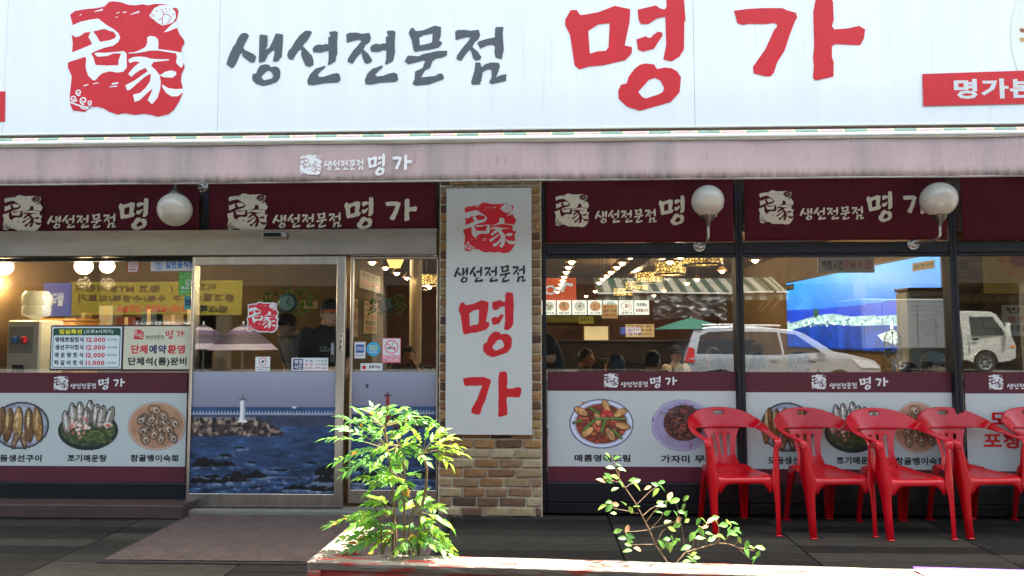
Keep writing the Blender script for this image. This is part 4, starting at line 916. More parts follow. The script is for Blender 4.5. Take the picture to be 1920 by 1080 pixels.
board((95, 228, 610, 695), 'white and green lunch price board on the left window', lunch, [mat('board_white', rgb(214, 226, 226), .4, var=.02), M_dgreen, M_yellow, M_prred, M_black, M_navy])
def group(f, w_, h):
    put(f, [BLOB], fit(BE, -w_*.36, -w_*.21, h*.69, h*.93), 1, 0); put(f, HANJA, fit(BE, -w_*.36, -w_*.21, h*.69, h*.93), 0, 1)
    put(f, WORD, fit(BW, -w_*.19, w_*.08, h*.70, h*.80), 2); put(f, NAME1+NAME2, fit(BN, w_*.1, w_*.38, h*.70, h*.92), 1)
    f.text('단체', -w_*.39, -w_*.15, h*.36, h*.57, 1, 0, .04); f.text('예약', -w_*.13, w_*.12, h*.36, h*.57, 3, 0, .04); f.text('환영', w_*.14, w_*.39, h*.36, h*.57, 1, 0, .04)
    f.text('단체석(룸)완비', -w_*.43, w_*.42, h*.06, h*.28, 2, 0, .035)
board((230, 362, 609, 696), 'cream group booking board on the left window next to the door', group, [mat('board_cream', rgb(206, 202, 176), .5, var=.03), M_prred, M_black, M_navy])
# ------------------------------------------------------------------ door mat
a, b, c, d = atz(186, 1056, 0), atz(357, 962, 0), atz(812, 962, 0), atz(860, 1058, 0)
x0, x1, y0, y1 = (a.x+b.x)/2, (c.x+d.x)/2, a.y, b.y-.005
dm = thing('door_mat', 'large mauve brown door mat lying before the sliding door', 'mat', ((x0+x1)/2, (y0+y1)/2, .0025)); w2, h2 = (x1-x0)/2, (y1-y0)/2
M_mat = mat('mat_pile', rgb(74, 60, 55), .95, var=.22, scale=7, bump=1.0, bscale=70)
layer_mix(*nodes(M_mat), noise_fac(nodes(M_mat)[0], 5, (1, 1, 1), .5, .75, .5), rgb(60, 48, 44))
layer_mix(*nodes(M_mat), noise_fac(nodes(M_mat)[0], 60, (1, .5, 1), .55, .7, .45), rgb(38, 30, 28))
layer_mix(*nodes(M_mat), noise_fac(nodes(M_mat)[0], 140, (1, .6, 1), .58, .70, .6, 3, (5, 2, 0)), rgb(112, 95, 88))
MB().box(-w2, w2, -h2, h2, .0, .006, c=.002).build('rubber_backing', mat('mat_rubber', rgb(26, 24, 24), .7, var=.1), dm)
def pf(u, v):
    return (-w2+.03 + u*(2*w2-.06), -h2+.03 + v*(2*h2-.06), .011 + .0025*math.sin(u*40+v*31)*math.sin(v*27) + random.uniform(-.0012, .0012))
MB().grid(pf, 90, 60).build('pile', M_mat, dm, 60)

# ------------------------------------------------------------------ red plastic chairs
M_chair = mat('red_plastic', rgb(176, 4, 20), .22, var=.06, scale=3, spec=.4, bump=.02, bscale=220)
def ribbon(path, across, hole=None):
    mb = MB(); n = len(across)
    for (c, wv, hw) in path:
        wv = Vector(wv).normalized()
        for s in across: mb.v.append(tuple(Vector(c) + wv*hw*s))
    for i in range(len(path)-1):
        for j in range(n-1):
            if hole and hole(i, j): continue
            mb.f.append((i*n+j, i*n+j+1, (i+1)*n+j+1, (i+1)*n+j)); mb.m.append(0)
    return mb
def catmull(P, n):
    out = []
    for i in range(len(P)-1):
        p0, p1, p2, p3 = P[max(i-1, 0)], P[i], P[i+1], P[min(i+2, len(P)-1)]
        for k in range(n):
            t = k/n; out.append([.5*((2*b) + (-a+c)*t + (2*a-5*b+4*c-d)*t*t + (-a+3*b-3*c+d)*t**3) for a, b, c, d in zip(p0, p1, p2, p3)])
    return out + [list(P[-1])]
def make_chair():
    t = thing('plastic_chair', 'red chair', 'chair', group='red plastic chairs in a row')
    # seat with rolled front edge
    rows = [(-.232, .352, .20), (-.236, .368, .212), (-.232, .388, .216), (-.218, .399, .216), (-.195, .402, .215), (-.12, .396, .214), (-.03, .391, .208), (.06, .391, .198), (.13, .395, .186), (.175, .403, .170), (.198, .420, .150)]
    mb = MB()
    us = [-1 + 2*i/16 for i in range(17)]
    for k, (y, z, hw) in enumerate(rows):
        for u in us:
            arch = (-.085*max(0, (abs(u)-.62)/.38)**2 if k == 0 else (-.04*max(0, (abs(u)-.62)/.38)**2 if k == 1 else 0))
            mb.v.append((u*hw, y, z + arch + (.014*abs(u)**4 - .005*(1-u*u) if 3 < k < 10 else 0)))
    for k in range(len(rows)-1):
        for i in range(16): mb.f.append((k*17+i, k*17+i+1, (k+1)*17+i+1, (k+1)*17+i)); mb.m.append(0)
    solid(mb.build('seat', M_chair, t, 60), .006, sub=1)
    # lower back panel with three slots
    U_ = [-1, -.88, -.60, -.42, -.25, -.09, .09, .25, .42, .60, .88, 1]; Zs = [.405, .43, .46, .48, .50, .60, .635, .65, .675, .70]
    mb = MB()
    for z in Zs:
        q = (z-.405)/.295; hw = .128 - .03*math.sin(min(1, q/.75)*math.pi) + .045*max(0, (q-.72)/.28)**1.5
        for u in U_: mb.v.append((u*hw, .192 + .082*q + .012*q*(1-q) - .028*u*u, z))
    n = len(U_)
    for j in range(len(Zs)-1):
        for i in range(n-1):
            if i in (2, 5, 8) and 3 <= j <= 5: continue
            mb.f.append((j*n+i, j*n+i+1, (j+1)*n+i+1, (j+1)*n+i)); mb.m.append(0)
    solid(mb.build('backrest', M_chair, t, 60), .007, bevel=.002)
    # top rail sweeping forward into both armrests
    half = [(.272, -.208, .600, 1, .05, .0, .026), (.275, -.205, .632, 1, .05, .15, .028), (.279, -.185, .652, 1, 0, .1, .030), (.287, -.10, .660, 1, 0, .02, .030), (.296, .0, .672, 1, .02, .06, .031),
            (.292, .10, .695, .93, .1, .36, .036), (.258, .19, .722, .68, .25, .72, .050), (.185, .245, .742, .36, .33, .9, .068), (.095, .275, .752, .14, .30, .95, .079), (.0, .284, .755, 0, .28, .96, .082)]
    hs = catmull(half, 4); xs = sorted(set([q[0] for q in hs]))
    def rail(seg): return [((q[0]*sg, q[1], q[2]), (q[3]*sg, q[4], q[5]), q[6]) for sg, q in seg]
    arm_n = 22
    for sg in (1, -1):
        o = ribbon(rail([(sg, q) for q in hs[:arm_n+1]]), [-1, -.6, -.1, .4, .8, 1]).build('armrest', M_chair, t, 60); solid(o, .010, sub=1, offset=0)
    top = [(1, q) for q in hs[arm_n:]] + [(-1, q) for q in hs[arm_n:-1][::-1]]
    ac = [-1, -.6, -.1, .28, .62, .85, 1]
    path = rail(top); cxs = [p[0][0] for p in path]
    o = ribbon(path, ac, lambda i, j: j == 3 and abs((cxs[i]+cxs[i+1])/2) < .05).build('top_rail', M_chair, t, 60); solid(o, .008, sub=1, offset=0)
    # legs: angle sections
    def leg(sg, st):
        mb = MB(); n = 4
        for (z, xo, yf, fl_, dp, dr) in st: mb.v += [(sg*(xo-fl_), yf, z), (sg*(xo-.010), yf, z), (sg*xo, yf+.010*dr, z), (sg*xo, yf+dp*dr, z)]
        for k in range(len(st)-1):
            for i in range(3): mb.f.append((k*n+i, k*n+i+1, (k+1)*n+i+1, (k+1)*n+i)); mb.m.append(0)
        o = mb.build('leg', M_chair, t, 60); solid(o, .006, bevel=.0015)
        z, xo, yf, fl_, dp, dr = st[0]
        MB().box(sg*(xo-fl_-.002), sg*(xo+.003), min(yf-.006, yf+dp*dr), max(yf+.004, yf+dp*dr*.7), .0, .010, c=.003).build('foot', M_chair, o)
    for sg in (1, -1):
        leg(sg, [(0.004, .262, -.262, .040, .034, 1), (.15, .266, -.252, .042, .042, 1), (.28, .270, -.243, .050, .055, 1), (.36, .272, -.238, .072, .08, 1), (.41, .275, -.232, .066, .105, 1), (.47, .277, -.224, .052, .08, 1), (.56, .280, -.213, .047, .06, 1), (.615, .288, -.208, .046, .05, 1)])
        leg(sg, [(0.004, .205, .262, .045, .045, -1), (.2, .196, .240, .055, .06, -1), (.36, .188, .215, .075, .10, -1), (.412, .182, .200, .08, .11, -1)])
    return t
ch0 = make_chair()
labels = ['red plastic armchair nearest the brick pillar, first of the row', 'red plastic armchair second from the brick pillar', 'red plastic armchair third from the brick pillar', 'red plastic armchair fourth from the brick pillar, beside the cut-off one', 'red plastic armchair cut off by the right edge of the picture']
for i, (px, py, rz) in enumerate(((1403, 1008, 5), (1586, 1011, 7.5), (1732, 1015, 5), (1880, 1011, 6.5), (2050, 1012, 3))):
    t = ch0 if i == 0 else copy_tree(ch0)
    p = atz(px, py, 0); t.rotation_euler = (0, 0, R(rz)); t.location = (p.x, p.y+.262, .002 + .0004*i); t['label'] = labels[i]
    t.location.x -= .262*math.sin(R(rz)); t.scale = (.91, 1, 1)
    if i:
        m_ = mat('red_plastic_%d' % i, rgb(*((176, 4, 20), (168, 5, 20), (180, 7, 25), (172, 6, 18), (182, 7, 26))[i]), (.22, .27, .2, .25, .22)[i], var=.07, scale=2.2+i, bump=.02, bscale=220, spec=.4)
        for ch in t.children_recursive:
            if ch.type == 'MESH': ch.material_slots[0].link = 'OBJECT'; ch.material_slots[0].material = m_

# ------------------------------------------------------------------ timber planter
CZ = .37
A, B = atz(640, 1035, CZ), atz(1460, 1058, CZ)
ang = math.atan2(B.y-A.y, B.x-A.x)
pl = thing('timber_planter', 'weathered red and white timber planter rail in the foreground', 'planter', (0, 0, 0), ang)
dirx = Vector((math.cos(ang), math.sin(ang), 0)); diry = Vector((-math.sin(ang), math.cos(ang), 0))
o0 = A - diry*.145 - dirx*.115; pl.location = (o0.x, o0.y, -.165)      # local x along the front, local y towards the shop
ZT = CZ + .165; LEN = 4.3; DEP = .60
def paint(name, red_lo, red_hi):
    m = mat(name, rgb(104, 93, 82), .8, var=.4, scale=9, stretch=(1, 9, 9), bump=.9, bscale=14, detail=8)
    t, b = nodes(m); layer_mix(t, b, noise_fac(t, 7, (.6, 3.2, 3.2), .50, .62, .8, 6, (3, 2, 1)), rgb(140, 132, 119))
    layer_mix(t, b, noise_fac(t, 6.5, (.7, 4.5, 4.5), red_lo, red_hi, .95, 7), rgb(150, 44, 34)); return m
M_cap = paint('worn_cap_paint', .54, .62); M_side = paint('worn_red_paint', .34, .46); M_leftcap = paint('worn_bare_timber', .70, .80)
mb = MB(); cw, ct = .145, .040
def capboard(p0, p1, p2, p3, m, name='cap_board'):
    pts = [Vector((p[0], p[1], ZT)) for p in (p0, p1, p2, p3)]; mb = MB(); n = 26
    def top(u, v):
        a = pts[0].lerp(pts[1], u); b = pts[3].lerp(pts[2], u); q = a.lerp(b, v); e = .006*max(0, 1-min(v, 1-v)*12)**2
        return (q.x, q.y, ZT - e + .0012*math.sin(u*60+v*9))
    o = mb.grid(top, n, 8).build(name, m, pl, 50); solid(o, ct, bevel=.004, offset=-1); return o
capboard((0, 0), (LEN, 0), (LEN, cw), (cw, cw), M_cap)
capboard((0, DEP), (0, .001), (cw-.001, cw+.001), (cw, DEP), M_leftcap)
for k in range(3):
    z1 = ZT - ct - .002 - k*.15
    MB().box(.03, LEN-.03, .03, .055, z1-.145, z1, c=.004).build('side_board', M_side, pl)
    MB().box(.03, .055, .057, DEP-.01, z1-.145, z1, c=.004).build('end_board', M_side, pl)
for x in (.005, 1.4, 2.8, LEN-.07):
    MB().box(x, x+.06, .0, .029, .0, ZT-ct-.001, c=.005).build('post', M_side, pl)
for x in (.35, .95, 1.55, 2.2, 2.9, 3.6):
    MB().lathe([(0, .002), (.006, .0015), (.007, 0)], n=8).build('nail', M_dark, pl).location = (x, .07+random.uniform(-.03, .03), ZT)
soil_m = mat('potting_soil', rgb(54, 42, 34), .95, var=.35, scale=30, bump=1, bscale=60)
sm = MB().grid(lambda u, v: (.16+u*(LEN-.27), .057+v*.24, ZT-.125+random.uniform(-.008, .008)), 60, 10).build('soil', soil_m, pl)
SOILZ = CZ - .125
MB().box(.14, LEN-.08, .298, .315, 0, ZT-.10, c=.003).build('trough_board', M_side, pl)
MB().box(.14, .158, .057, .297, 0, ZT-.10, c=.003).build('trough_board', M_side, pl)
# printed sheet lying on the planter
p = atz(1712, 1070, CZ); q = atz(1990, 1066, CZ+.01)
pr = thing('printed_banner', 'white printed sheet lying on the planter at the bottom right corner', 'sheet', (p.x, p.y, CZ+.004), ang)
M_paper = mat('paper_white', rgb(228, 222, 232), .6, var=.03)
MB().grid(lambda u, v: (u*1.3 + .06*(1-v), -.42+v*.42, .004+.006*math.sin(u*7)*v), 20, 6).build('sheet', M_paper, pr, 60)
fl = MB()
for k, (s_, m_) in enumerate((('명가 생선전문점 모둠 구이', 0), ('메뉴안내 포장 예약 환영', 1))):
    vs_, fs_ = glyphs(s_, .02); ax = [v[0] for v in vs_]; fl.add([(.12 + v[0]*.055, -.085-.07*k + v[1]*.05, .016) for v in vs_], fs_, k)
fl.build('lettering', [M_prred, M_dgreen], pr, fix=False)
MB().box(.0, 1.3, -.004, .0, .006, .013).build('edge_strip', mat('print_purple', rgb(110, 76, 176), .5, var=0), pr)

# ------------------------------------------------------------------ plants
def leaf_material(name, c, tip=None, tr=.45):
    m = mat(name, rgb(*c), .45, var=.2, scale=9)
    t, b = nodes(m); out = t.nodes['Material Output']
    if tip:
        tc = t.nodes.new('ShaderNodeTexCoord'); sp = t.nodes.new('ShaderNodeSeparateXYZ'); t.links.new(tc.outputs['Object'], sp.inputs[0])
        n = t.nodes.new('ShaderNodeTexNoise'); n.inputs['Scale'].default_value = 3.5; t.links.new(tc.outputs['Object'], n.inputs['Vector'])
        ad = t.nodes.new('ShaderNodeMath'); ad.operation = 'MULTIPLY_ADD'; ad.inputs[1].default_value = .9; t.links.new(n.outputs[0], ad.inputs[0]); t.links.new(sp.outputs[0], ad.inputs[2])
        r = t.nodes.new('ShaderNodeValToRGB'); r.color_ramp.elements[0].position = 1.08; r.color_ramp.elements[1].position = 1.3; t.links.new(ad.outputs[0], r.inputs[0])
        layer_mix(t, b, r.outputs[0], rgb(*tip))
    ts = t.nodes.new('ShaderNodeBsdfTranslucent'); src = b.inputs['Base Color'].links[0].from_socket; t.links.new(src, ts.inputs[0])
    mx = t.nodes.new('ShaderNodeMixShader'); mx.inputs[0].default_value = tr
    t.links.new(b.outputs[0], mx.inputs[1]); t.links.new(ts.outputs[0], mx.inputs[2]); t.links.new(mx.outputs[0], out.inputs[0]); return m
def leaf_mesh(name, m, prof, fold=.18, droop=.12):
    """a leaf one unit long along x; prof = half widths"""
    mb = MB(); n = len(prof)
    for i, hw in enumerate(prof):
        x = i/(n-1); z = -droop*x*x
        mb.v += [(x, -hw, z+fold*hw), (x, 0, z), (x, hw, z+fold*hw)]
    for i in range(n-1):
        a = i*3; mb.f += [(a, a+1, a+4, a+3), (a+1, a+2, a+5, a+4)]; mb.m += [0, 0]
    return mb.mesh(name, m, 80)
def leaf_at(me, p, dirv, up, size, parent, name='leaf'):
    x = dirv.normalized(); y = up.cross(x)
    if y.length < 1e-3: y = Vector((0, 1, 0)).cross(x)
    y.normalize(); z = x.cross(y)
    o = bpy.data.objects.new(name, me); COL.objects.link(o); o.parent = parent
    o.matrix_basis = Matrix.Translation(p) @ Matrix((x, y, z)).transposed().to_4x4() @ Matrix.Scale(size, 4); return o
def leaf_join(mb, me, p, dirv, up, size, mi):
    x = dirv.normalized(); y = up.cross(x)
    if y.length < 1e-3: y = Vector((0, 1, 0)).cross(x)
    y.normalize(); z = x.cross(y); b = len(mb.v)
    mb.v += [tuple(p + x*v.co.x*size + y*v.co.y*size + z*v.co.z*size) for v in me.vertices]
    mb.f += [tuple(i+b for i in f.vertices) for f in me.polygons]; mb.m += [mi]*len(me.polygons)
NP = [.004, .11, .18, .175, .11, .04, .003]
NM = [leaf_material('nandina_%d' % i, c) for i, c in enumerate(((94, 150, 62), (112, 166, 54), (152, 192, 54), (182, 204, 60), (92, 150, 80)))]
NM.append(leaf_material('nandina_5', (214, 150, 60)))
NL = [leaf_mesh('leaf', m, NP, .3, dr) for m in NM for dr in (.08, .25)]
M_stem = mat('plant_stem', rgb(118, 92, 66), .8, var=.25, scale=30)
M_twig = mat('plant_twig', rgb(122, 108, 58), .8, var=.2, scale=30)
PLY = -1.98
nb = A + diry*.05 + dirx*.27; PLY = nb.y
nan = thing('nandina_bush', 'bright green bush with narrow pointed leaves in the planter', 'bush', (nb.x, nb.y, SOILZ))
N0 = Vector(nan.location)
def NPt(px, py, dy=0): return at(px, py, PLY+dy) - N0
rg = random.Random(21)
stems = [([(738, 1022), (738, 960), (733, 890), (728, 845), (722, 800)], .05, .0075), ([(758, 1022), (757, 940), (758, 880), (748, 830)], -.04, .006), ([(785, 1022), (790, 965), (799, 915), (800, 880), (793, 850)], .02, .0085),
         ([(720, 1022), (715, 985), (705, 950)], -.1, .005), ([(770, 1022), (765, 990), (775, 950)], -.12, .005), ([(745, 1022), (742, 985), (735, 955)], .1, .005)]
for pts, dy, r in stems:
    ps_ = [NPt(x + rg.uniform(-2, 2), y, dy*(i/len(pts))) for i, (x, y) in enumerate(pts)]; ps_[0].z = -.02
    MB().tube(ps_, [r*(1-.4*i/len(ps_)) for i in range(len(ps_))], 7).build('stem', M_stem, nan, 60)
fr = []
def F(o, ends, col):
    for e in ends: fr.append((o, e, col))
F((728, 845), [(612, 822), (628, 800), (642, 782), (668, 770), (700, 764), (625, 868), (642, 890), (660, 850), (690, 800)], (0, 0, 4, 1))
F((722, 800), [(728, 762), (755, 766), (690, 772), (660, 790), (775, 775), (800, 782), (745, 790), (705, 820), (812, 792)], (0, 4, 1, 0))
F((793, 850), [(862, 838), (868, 852), (850, 822), (832, 808), (805, 800), (842, 868), (780, 812), (820, 840), (765, 830)], (2, 3, 2, 1))
F((748, 835), [(760, 800), (700, 850), (690, 880), (735, 812), (785, 845), (760, 860), (715, 838), (772, 822), (738, 858), (800, 866)], (1, 2, 0, 1))
F((757, 900), [(700, 905), (672, 898), (690, 922), (740, 880), (780, 890), (715, 890), (752, 935), (728, 905), (765, 915), (690, 870), (740, 862)], (0, 1, 2, 1))
F((738, 965), [(690, 945), (668, 968), (700, 930), (615, 985), (636, 975), (655, 990), (720, 960), (672, 1000)], (1, 2, 2, 0))
F((775, 960), [(800, 935), (822, 955), (842, 985), (838, 1015), (852, 1035), (812, 990), (790, 925), (760, 950)], (1, 2, 0, 1))
F((742, 1000), [(640, 1012), (655, 1028), (690, 1015), (700, 1032), (725, 1020), (670, 1022), (712, 1000), (740, 985), (690, 985)], (0, 2, 1, 0))
F((775, 1005), [(765, 990), (785, 1012), (805, 1020), (820, 1030), (800, 1000), (760, 1025), (840, 1038), (775, 1035), (748, 1030), (795, 985)], (0, 1, 4, 2))
nl = 0; jl = MB(); ext = []; tw = []
for (o, e, cols) in fr:
    dy = rg.uniform(-.16, .14); p0 = NPt(o[0], o[1], dy*.15); p1 = NPt(e[0], e[1], dy); L = (p1-p0).length
    mid = (p0+p1)/2 + Vector((0, 0, .10*L + rg.uniform(0, .02)))
    pt = lambda t: p0*(1-t)**2 + mid*2*t*(1-t) + p1*t*t
    MB_r = [pt(k/6) for k in range(7)]; tw.append(MB_r)
    n = 4 if L < .12 else (5 if L < .22 else 7)
    side_ = Vector((rg.uniform(-.3, .3), rg.uniform(-.5, .1), 1)).normalized()
    for k in range(n+1):
        t = .40 + .60*k/n; p = pt(t); tg = (pt(min(1, t+.02))-pt(t-.02)).normalized()
        lat = side_.cross(tg).normalized(); col = cols[rg.randrange(4)]
        for sgn in ((1, -1) if k < n else (0,)):
            dv = tg*(.75 if sgn else 1) + lat*sgn*rg.uniform(.6, .95) + Vector((0, 0, rg.uniform(-.22, .28)))
            up = (side_ + Vector((rg.uniform(-.5, .5), rg.uniform(-.5, .5), rg.uniform(-.2, .4)))).normalized()
            sz = rg.uniform(.046, .070) * (1.0 if e[1] > 900 else .88)
            mi = 2*(5 if rg.random() < .025 else col) + rg.randrange(2)
            ext.append((mi, p, dv, up, sz))
rg.shuffle(ext)
for k, (mi, p, dv, up, sz) in enumerate(ext):
    if k < 300: leaf_at(NL[mi], p, dv, up, sz, nan)
    else: leaf_join(jl, NL[mi], p, dv, up, sz, mi//2)
mbt = MB()
for q in tw: mbt.tube(q, [.0022]*3 + [.0014]*4, 5)
mbt.build('twigs', M_twig, nan, 60)['kind'] = 'stuff'
if jl.v: jl.build('small_leaves', NM, nan, 80, fix=False)['kind'] = 'stuff'

# sparse shrub
Zq = lambda x, y: (1080 + x*.23143, 830 + y*.23143)
sb = A + diry*.06 + dirx*1.55; SHY = sb.y
shr = thing('sparse_shrub', 'sparse thin-branched shrub with browned leaf tips in the planter', 'shrub', (sb.x, sb.y, SOILZ)); S0 = Vector(shr.location)
def SP(x, y, dy=0): return at(*Zq(x, y), SHY+dy) - S0
br = ['780,1040 735,965 640,820 590,700 540,600 470,470 400,370 350,290 300,160 290,110', '790,1040 820,970 890,890 1000,855 1140,815 1230,820 1330,855 1440,875', '600,705 480,720 390,720', '640,825 520,825 430,830', '505,575 400,550 310,535 270,500', '400,365 455,325 485,310', '500,495 600,395 670,345 690,320',
      '545,590 600,540 670,500 730,470', '570,640 640,550 690,510', '600,705 680,620 710,570', '610,695 740,660 800,640 860,610', '650,820 700,720 760,670', '680,880 720,840 760,800', '890,880 880,840 860,700 830,560 810,490', '940,870 960,780', '985,860 1000,770', '1050,840 1060,740', '1160,815 1155,680 1130,620', '1190,815 1250,740 1290,690', '1120,820 1180,760', '1280,835 1320,795', '1310,855 1410,940', '300,310 250,290 200,305', '400,365 350,320 300,310', '350,290 345,190', '870,560 885,450', '1000,770 1040,640', '900,890 950,930']
rg = random.Random(5)
for i, s_ in enumerate(br):
    n_ = [float(q) for q in s_.replace(',', ' ').split()]; P_ = [(n_[k], n_[k+1]) for k in range(0, len(n_), 2)]; dy = 0 if i < 2 else rg.uniform(-.06, .06)
    ps_ = [SP(x, y, dy*k/len(P_)) for k, (x, y) in enumerate(P_)]; r0 = .0045 if i < 2 else .0021
    MB().tube(ps_, [r0*(1-.65*k/len(ps_)) for k in range(len(ps_))], 6).build('branch', M_stem, shr, 60)
OVP = [.02, .18, .27, .28, .22, .12, .02]
SM = [leaf_mesh('leaf', leaf_material('shrub_leaf_%d' % i, c, tip, .4), OVP, .25, .15) for i, (c, tip) in enumerate((((92, 142, 58), (206, 132, 84)), ((112, 158, 62), (210, 150, 96)), ((84, 136, 56), None), ((142, 172, 70), (200, 116, 78)), ((214, 164, 120), (190, 120, 84))))]
lv = '260,100 250,130 330,120 280,200 345,180 370,215 205,305 245,290 270,310 265,270 315,275 365,330 315,375 460,300 485,312 495,355 580,365 645,400 690,320 700,365 640,335 210,520 270,525 265,480 315,500 305,570 385,487 445,548 490,515 340,715 415,700 375,770 440,755 440,795 415,875 500,860 425,825 690,510 730,495 760,465 800,470 760,435 680,480 740,570 665,560 870,520 890,450 810,575 890,580 855,560 900,630 830,630 740,640 815,670 780,700 735,780 780,770 820,780 695,820 790,815 765,850 740,830 890,850 990,640 1040,630 1010,680 1050,680 970,725 1015,720 940,760 1010,770 1090,630 1130,605 1140,640 1195,665 1080,735 1100,780 1130,760 1235,645 1280,650 1245,690 1300,700 1320,720 1280,740 1250,730 1180,760 1325,790 1385,830 1420,845 1470,840 1495,850 1475,905 1385,885 1440,935 1435,970 950,900 980,930 930,940 900,960 970,965'
n_ = [float(q) for q in lv.replace(',', ' ').split()]
for k in range(0, len(n_), 2):
    x, y = n_[k], n_[k+1]; L = rg.uniform(.032, .052); a = rg.uniform(0, 360)
    dv = Vector((math.cos(R(a)), rg.uniform(-.5, .3), .55*math.sin(R(a)) - .15)); up = Vector((rg.uniform(-.6, .6), rg.uniform(-1, .0), rg.uniform(.4, 1.2))).normalized()
    leaf_at(SM[rg.choice([0, 0, 0, 1, 1, 1, 2, 2, 2, 3, 3, 4])], SP(x, y, rg.uniform(-.06, .06)) - dv.normalized()*L*.5, dv, up, L, shr)
# ------------------------------------------------------------------ inside the restaurant
WARM = (1.0, .66, .30, 1)
E_bulb = emission('lamp_bulb', (1, .70, .36, 1), 6)
E_globe = emission('bulb_globe', (1, .74, .40, 1), 1.6)
M_shade = mat('shade_black', rgb(30, 26, 22), .5, var=.1)
M_wood = mat('table_wood', rgb(150, 104, 62), .45, var=.25, scale=5, stretch=(1, 6, 6))
M_chairdark = mat('dining_chair_dark', rgb(34, 30, 30), .5, var=.15)
def room_light(p, e, col=(1, .72, .42), r=.06):
    l = bpy.data.lights.new('lamp_light', 'POINT'); l.energy = e; l.color = col; l.shadow_soft_size = r
    o = bpy.data.objects.new('lamp_light', l); return o
def ceil_spot(px, py, zl=2.30):
    dd = ray(px, py); t = (zl-CAM.z)/dd.z; p = CAM + dd*t
    if p.y > YB-.3: p = CAM + dd*((YB-.4-CAM.y)/dd.y)
    return p
SPOTS = [(1072, 491), (1066, 501), (1062, 510), (1058, 519), (1055, 526), (1052, 533), (1048, 540), (1045, 547), (1182, 481), (1167, 493), (1157, 501), (1146, 510), (1138, 517), (1130, 523), (1123, 530), (1276, 481), (1354, 508), (1307, 524), (1288, 531), (1256, 491), (698, 492), (723, 502), (744, 512), (763, 521), (778, 527), (1116, 546), (1099, 555), (1163, 555), (792, 534), (805, 539), (1416, 488), (1245, 545), (1226, 554)]
p0 = None
for i, (px, py) in enumerate(SPOTS):
    p = ceil_spot(px, py)
    if p0 is None:
        t = thing('ceiling_spot', 'small warm spot lamp hanging from the restaurant ceiling', 'ceiling lamp', group='small ceiling spot lamps')
        MB().lathe([(.012, .09), (.02, .07), (.07, .02), (.078, .0)], n=16).build('shade', mat('spot_shade', rgb(150, 120, 74), .4, .6, var=.1), t, 40)
        MB().lathe([(0, -.035), (.03, -.022), (.04, .0), (.03, .02), (0, .03)], n=12).build('bulb', E_bulb, t, 180)
        MB().tube([(0, 0, .08), (0, 0, CEIL-2.30)], .005, 6).build('cord', M_shade, t)
        p0 = t
    else: t = copy_tree(p0)
    t['label'] = 'small warm spot lamp ' + ('in the long row left of the lit menu boxes' if i < 8 else 'in the diagonal row above the lit menu boxes' if i < 15 else 'scattered among the drum pendants' if i < 20 or i in (25, 26, 27, 31, 32) else 'behind the blue mural window' if i == 30 else 'in the row behind the side light')
    t.location = p; t.scale = (1, 1, 1)
# drum pendants with wire scrollwork
E_drum = bpy.data.materials.new('drum_shade'); E_drum.use_nodes = True
t_, b_ = nodes(E_drum); tc_ = t_.nodes.new('ShaderNodeTexCoord'); vo_ = t_.nodes.new('ShaderNodeTexVoronoi'); vo_.feature = 'DISTANCE_TO_EDGE'; vo_.inputs['Scale'].default_value = 20
t_.links.new(tc_.outputs['Object'], vo_.inputs['Vector']); r_ = t_.nodes.new('ShaderNodeValToRGB'); r_.color_ramp.elements[0].position = .08; r_.color_ramp.elements[0].color = (.10, .05, .01, 1); r_.color_ramp.elements[1].position = .22; r_.color_ramp.elements[1].color = (1, .62, .16, 1)
t_.links.new(vo_.outputs[0], r_.inputs[0]); t_.links.new(r_.outputs[0], b_.inputs['Emission Color']); t_.links.new(r_.outputs[0], b_.inputs['Base Color']); b_.inputs['Emission Strength'].default_value = .26
DR = [(1257, 503, .22), (1218, 521, .22), (1193, 536, .22), (1168, 548, .22), (1318, 483, .24), (800, 525, .21), (524, 500, .30)]
dl_ = ['amber drum pendant with dark scrollwork, nearest under the transom of the pillar window', 'second amber drum pendant in the row seen beside the pillar', 'third amber drum pendant in the row seen beside the pillar', 'farthest amber drum pendant in the row above the lit menu', 'amber drum pendant cut by the transom near the globe lamp', 'amber drum pendant seen through the side light', 'wide amber drum pendant at the top of the sliding door']
for i, (px, py, r) in enumerate(DR):
    p = ceil_spot(px, py, 2.36) if i < 6 else at(px, py, 3.2)
    t = thing('drum_pendant', dl_[i], 'pendant lamp', p, group='amber drum pendants')
    MB().lathe([(r, -.09), (r, .09)], n=32).build('shade', E_drum, t, 60)
    for z in (-.095, .095): MB().tube([(r*math.cos(R(a)), r*math.sin(R(a)), z) for a in range(0, 361, 15)], .014, 6).build('ring', M_shade, t, 60)
    MB().lathe([(0, -.05), (.035, -.03), (.045, 0), (.03, .04), (0, .06)], n=12).build('bulb', E_bulb, t, 180)
    MB().tube([(0, 0, .05), (0, 0, CEIL-p.z)], .006, 6).build('cord', M_shade, t)
    for a in (0, 120, 240): MB().tube([(0, 0, .095), (r*math.cos(R(a)), r*math.sin(R(a)), .095)], .004, 5).build('spoke', M_shade, t)
    if i in (0, 2, 5, 6):
        l = room_light(p, 14 if i != 6 else 6); link(l, t); l.location = (0, 0, .2 if i in (0, 2) else -.16)
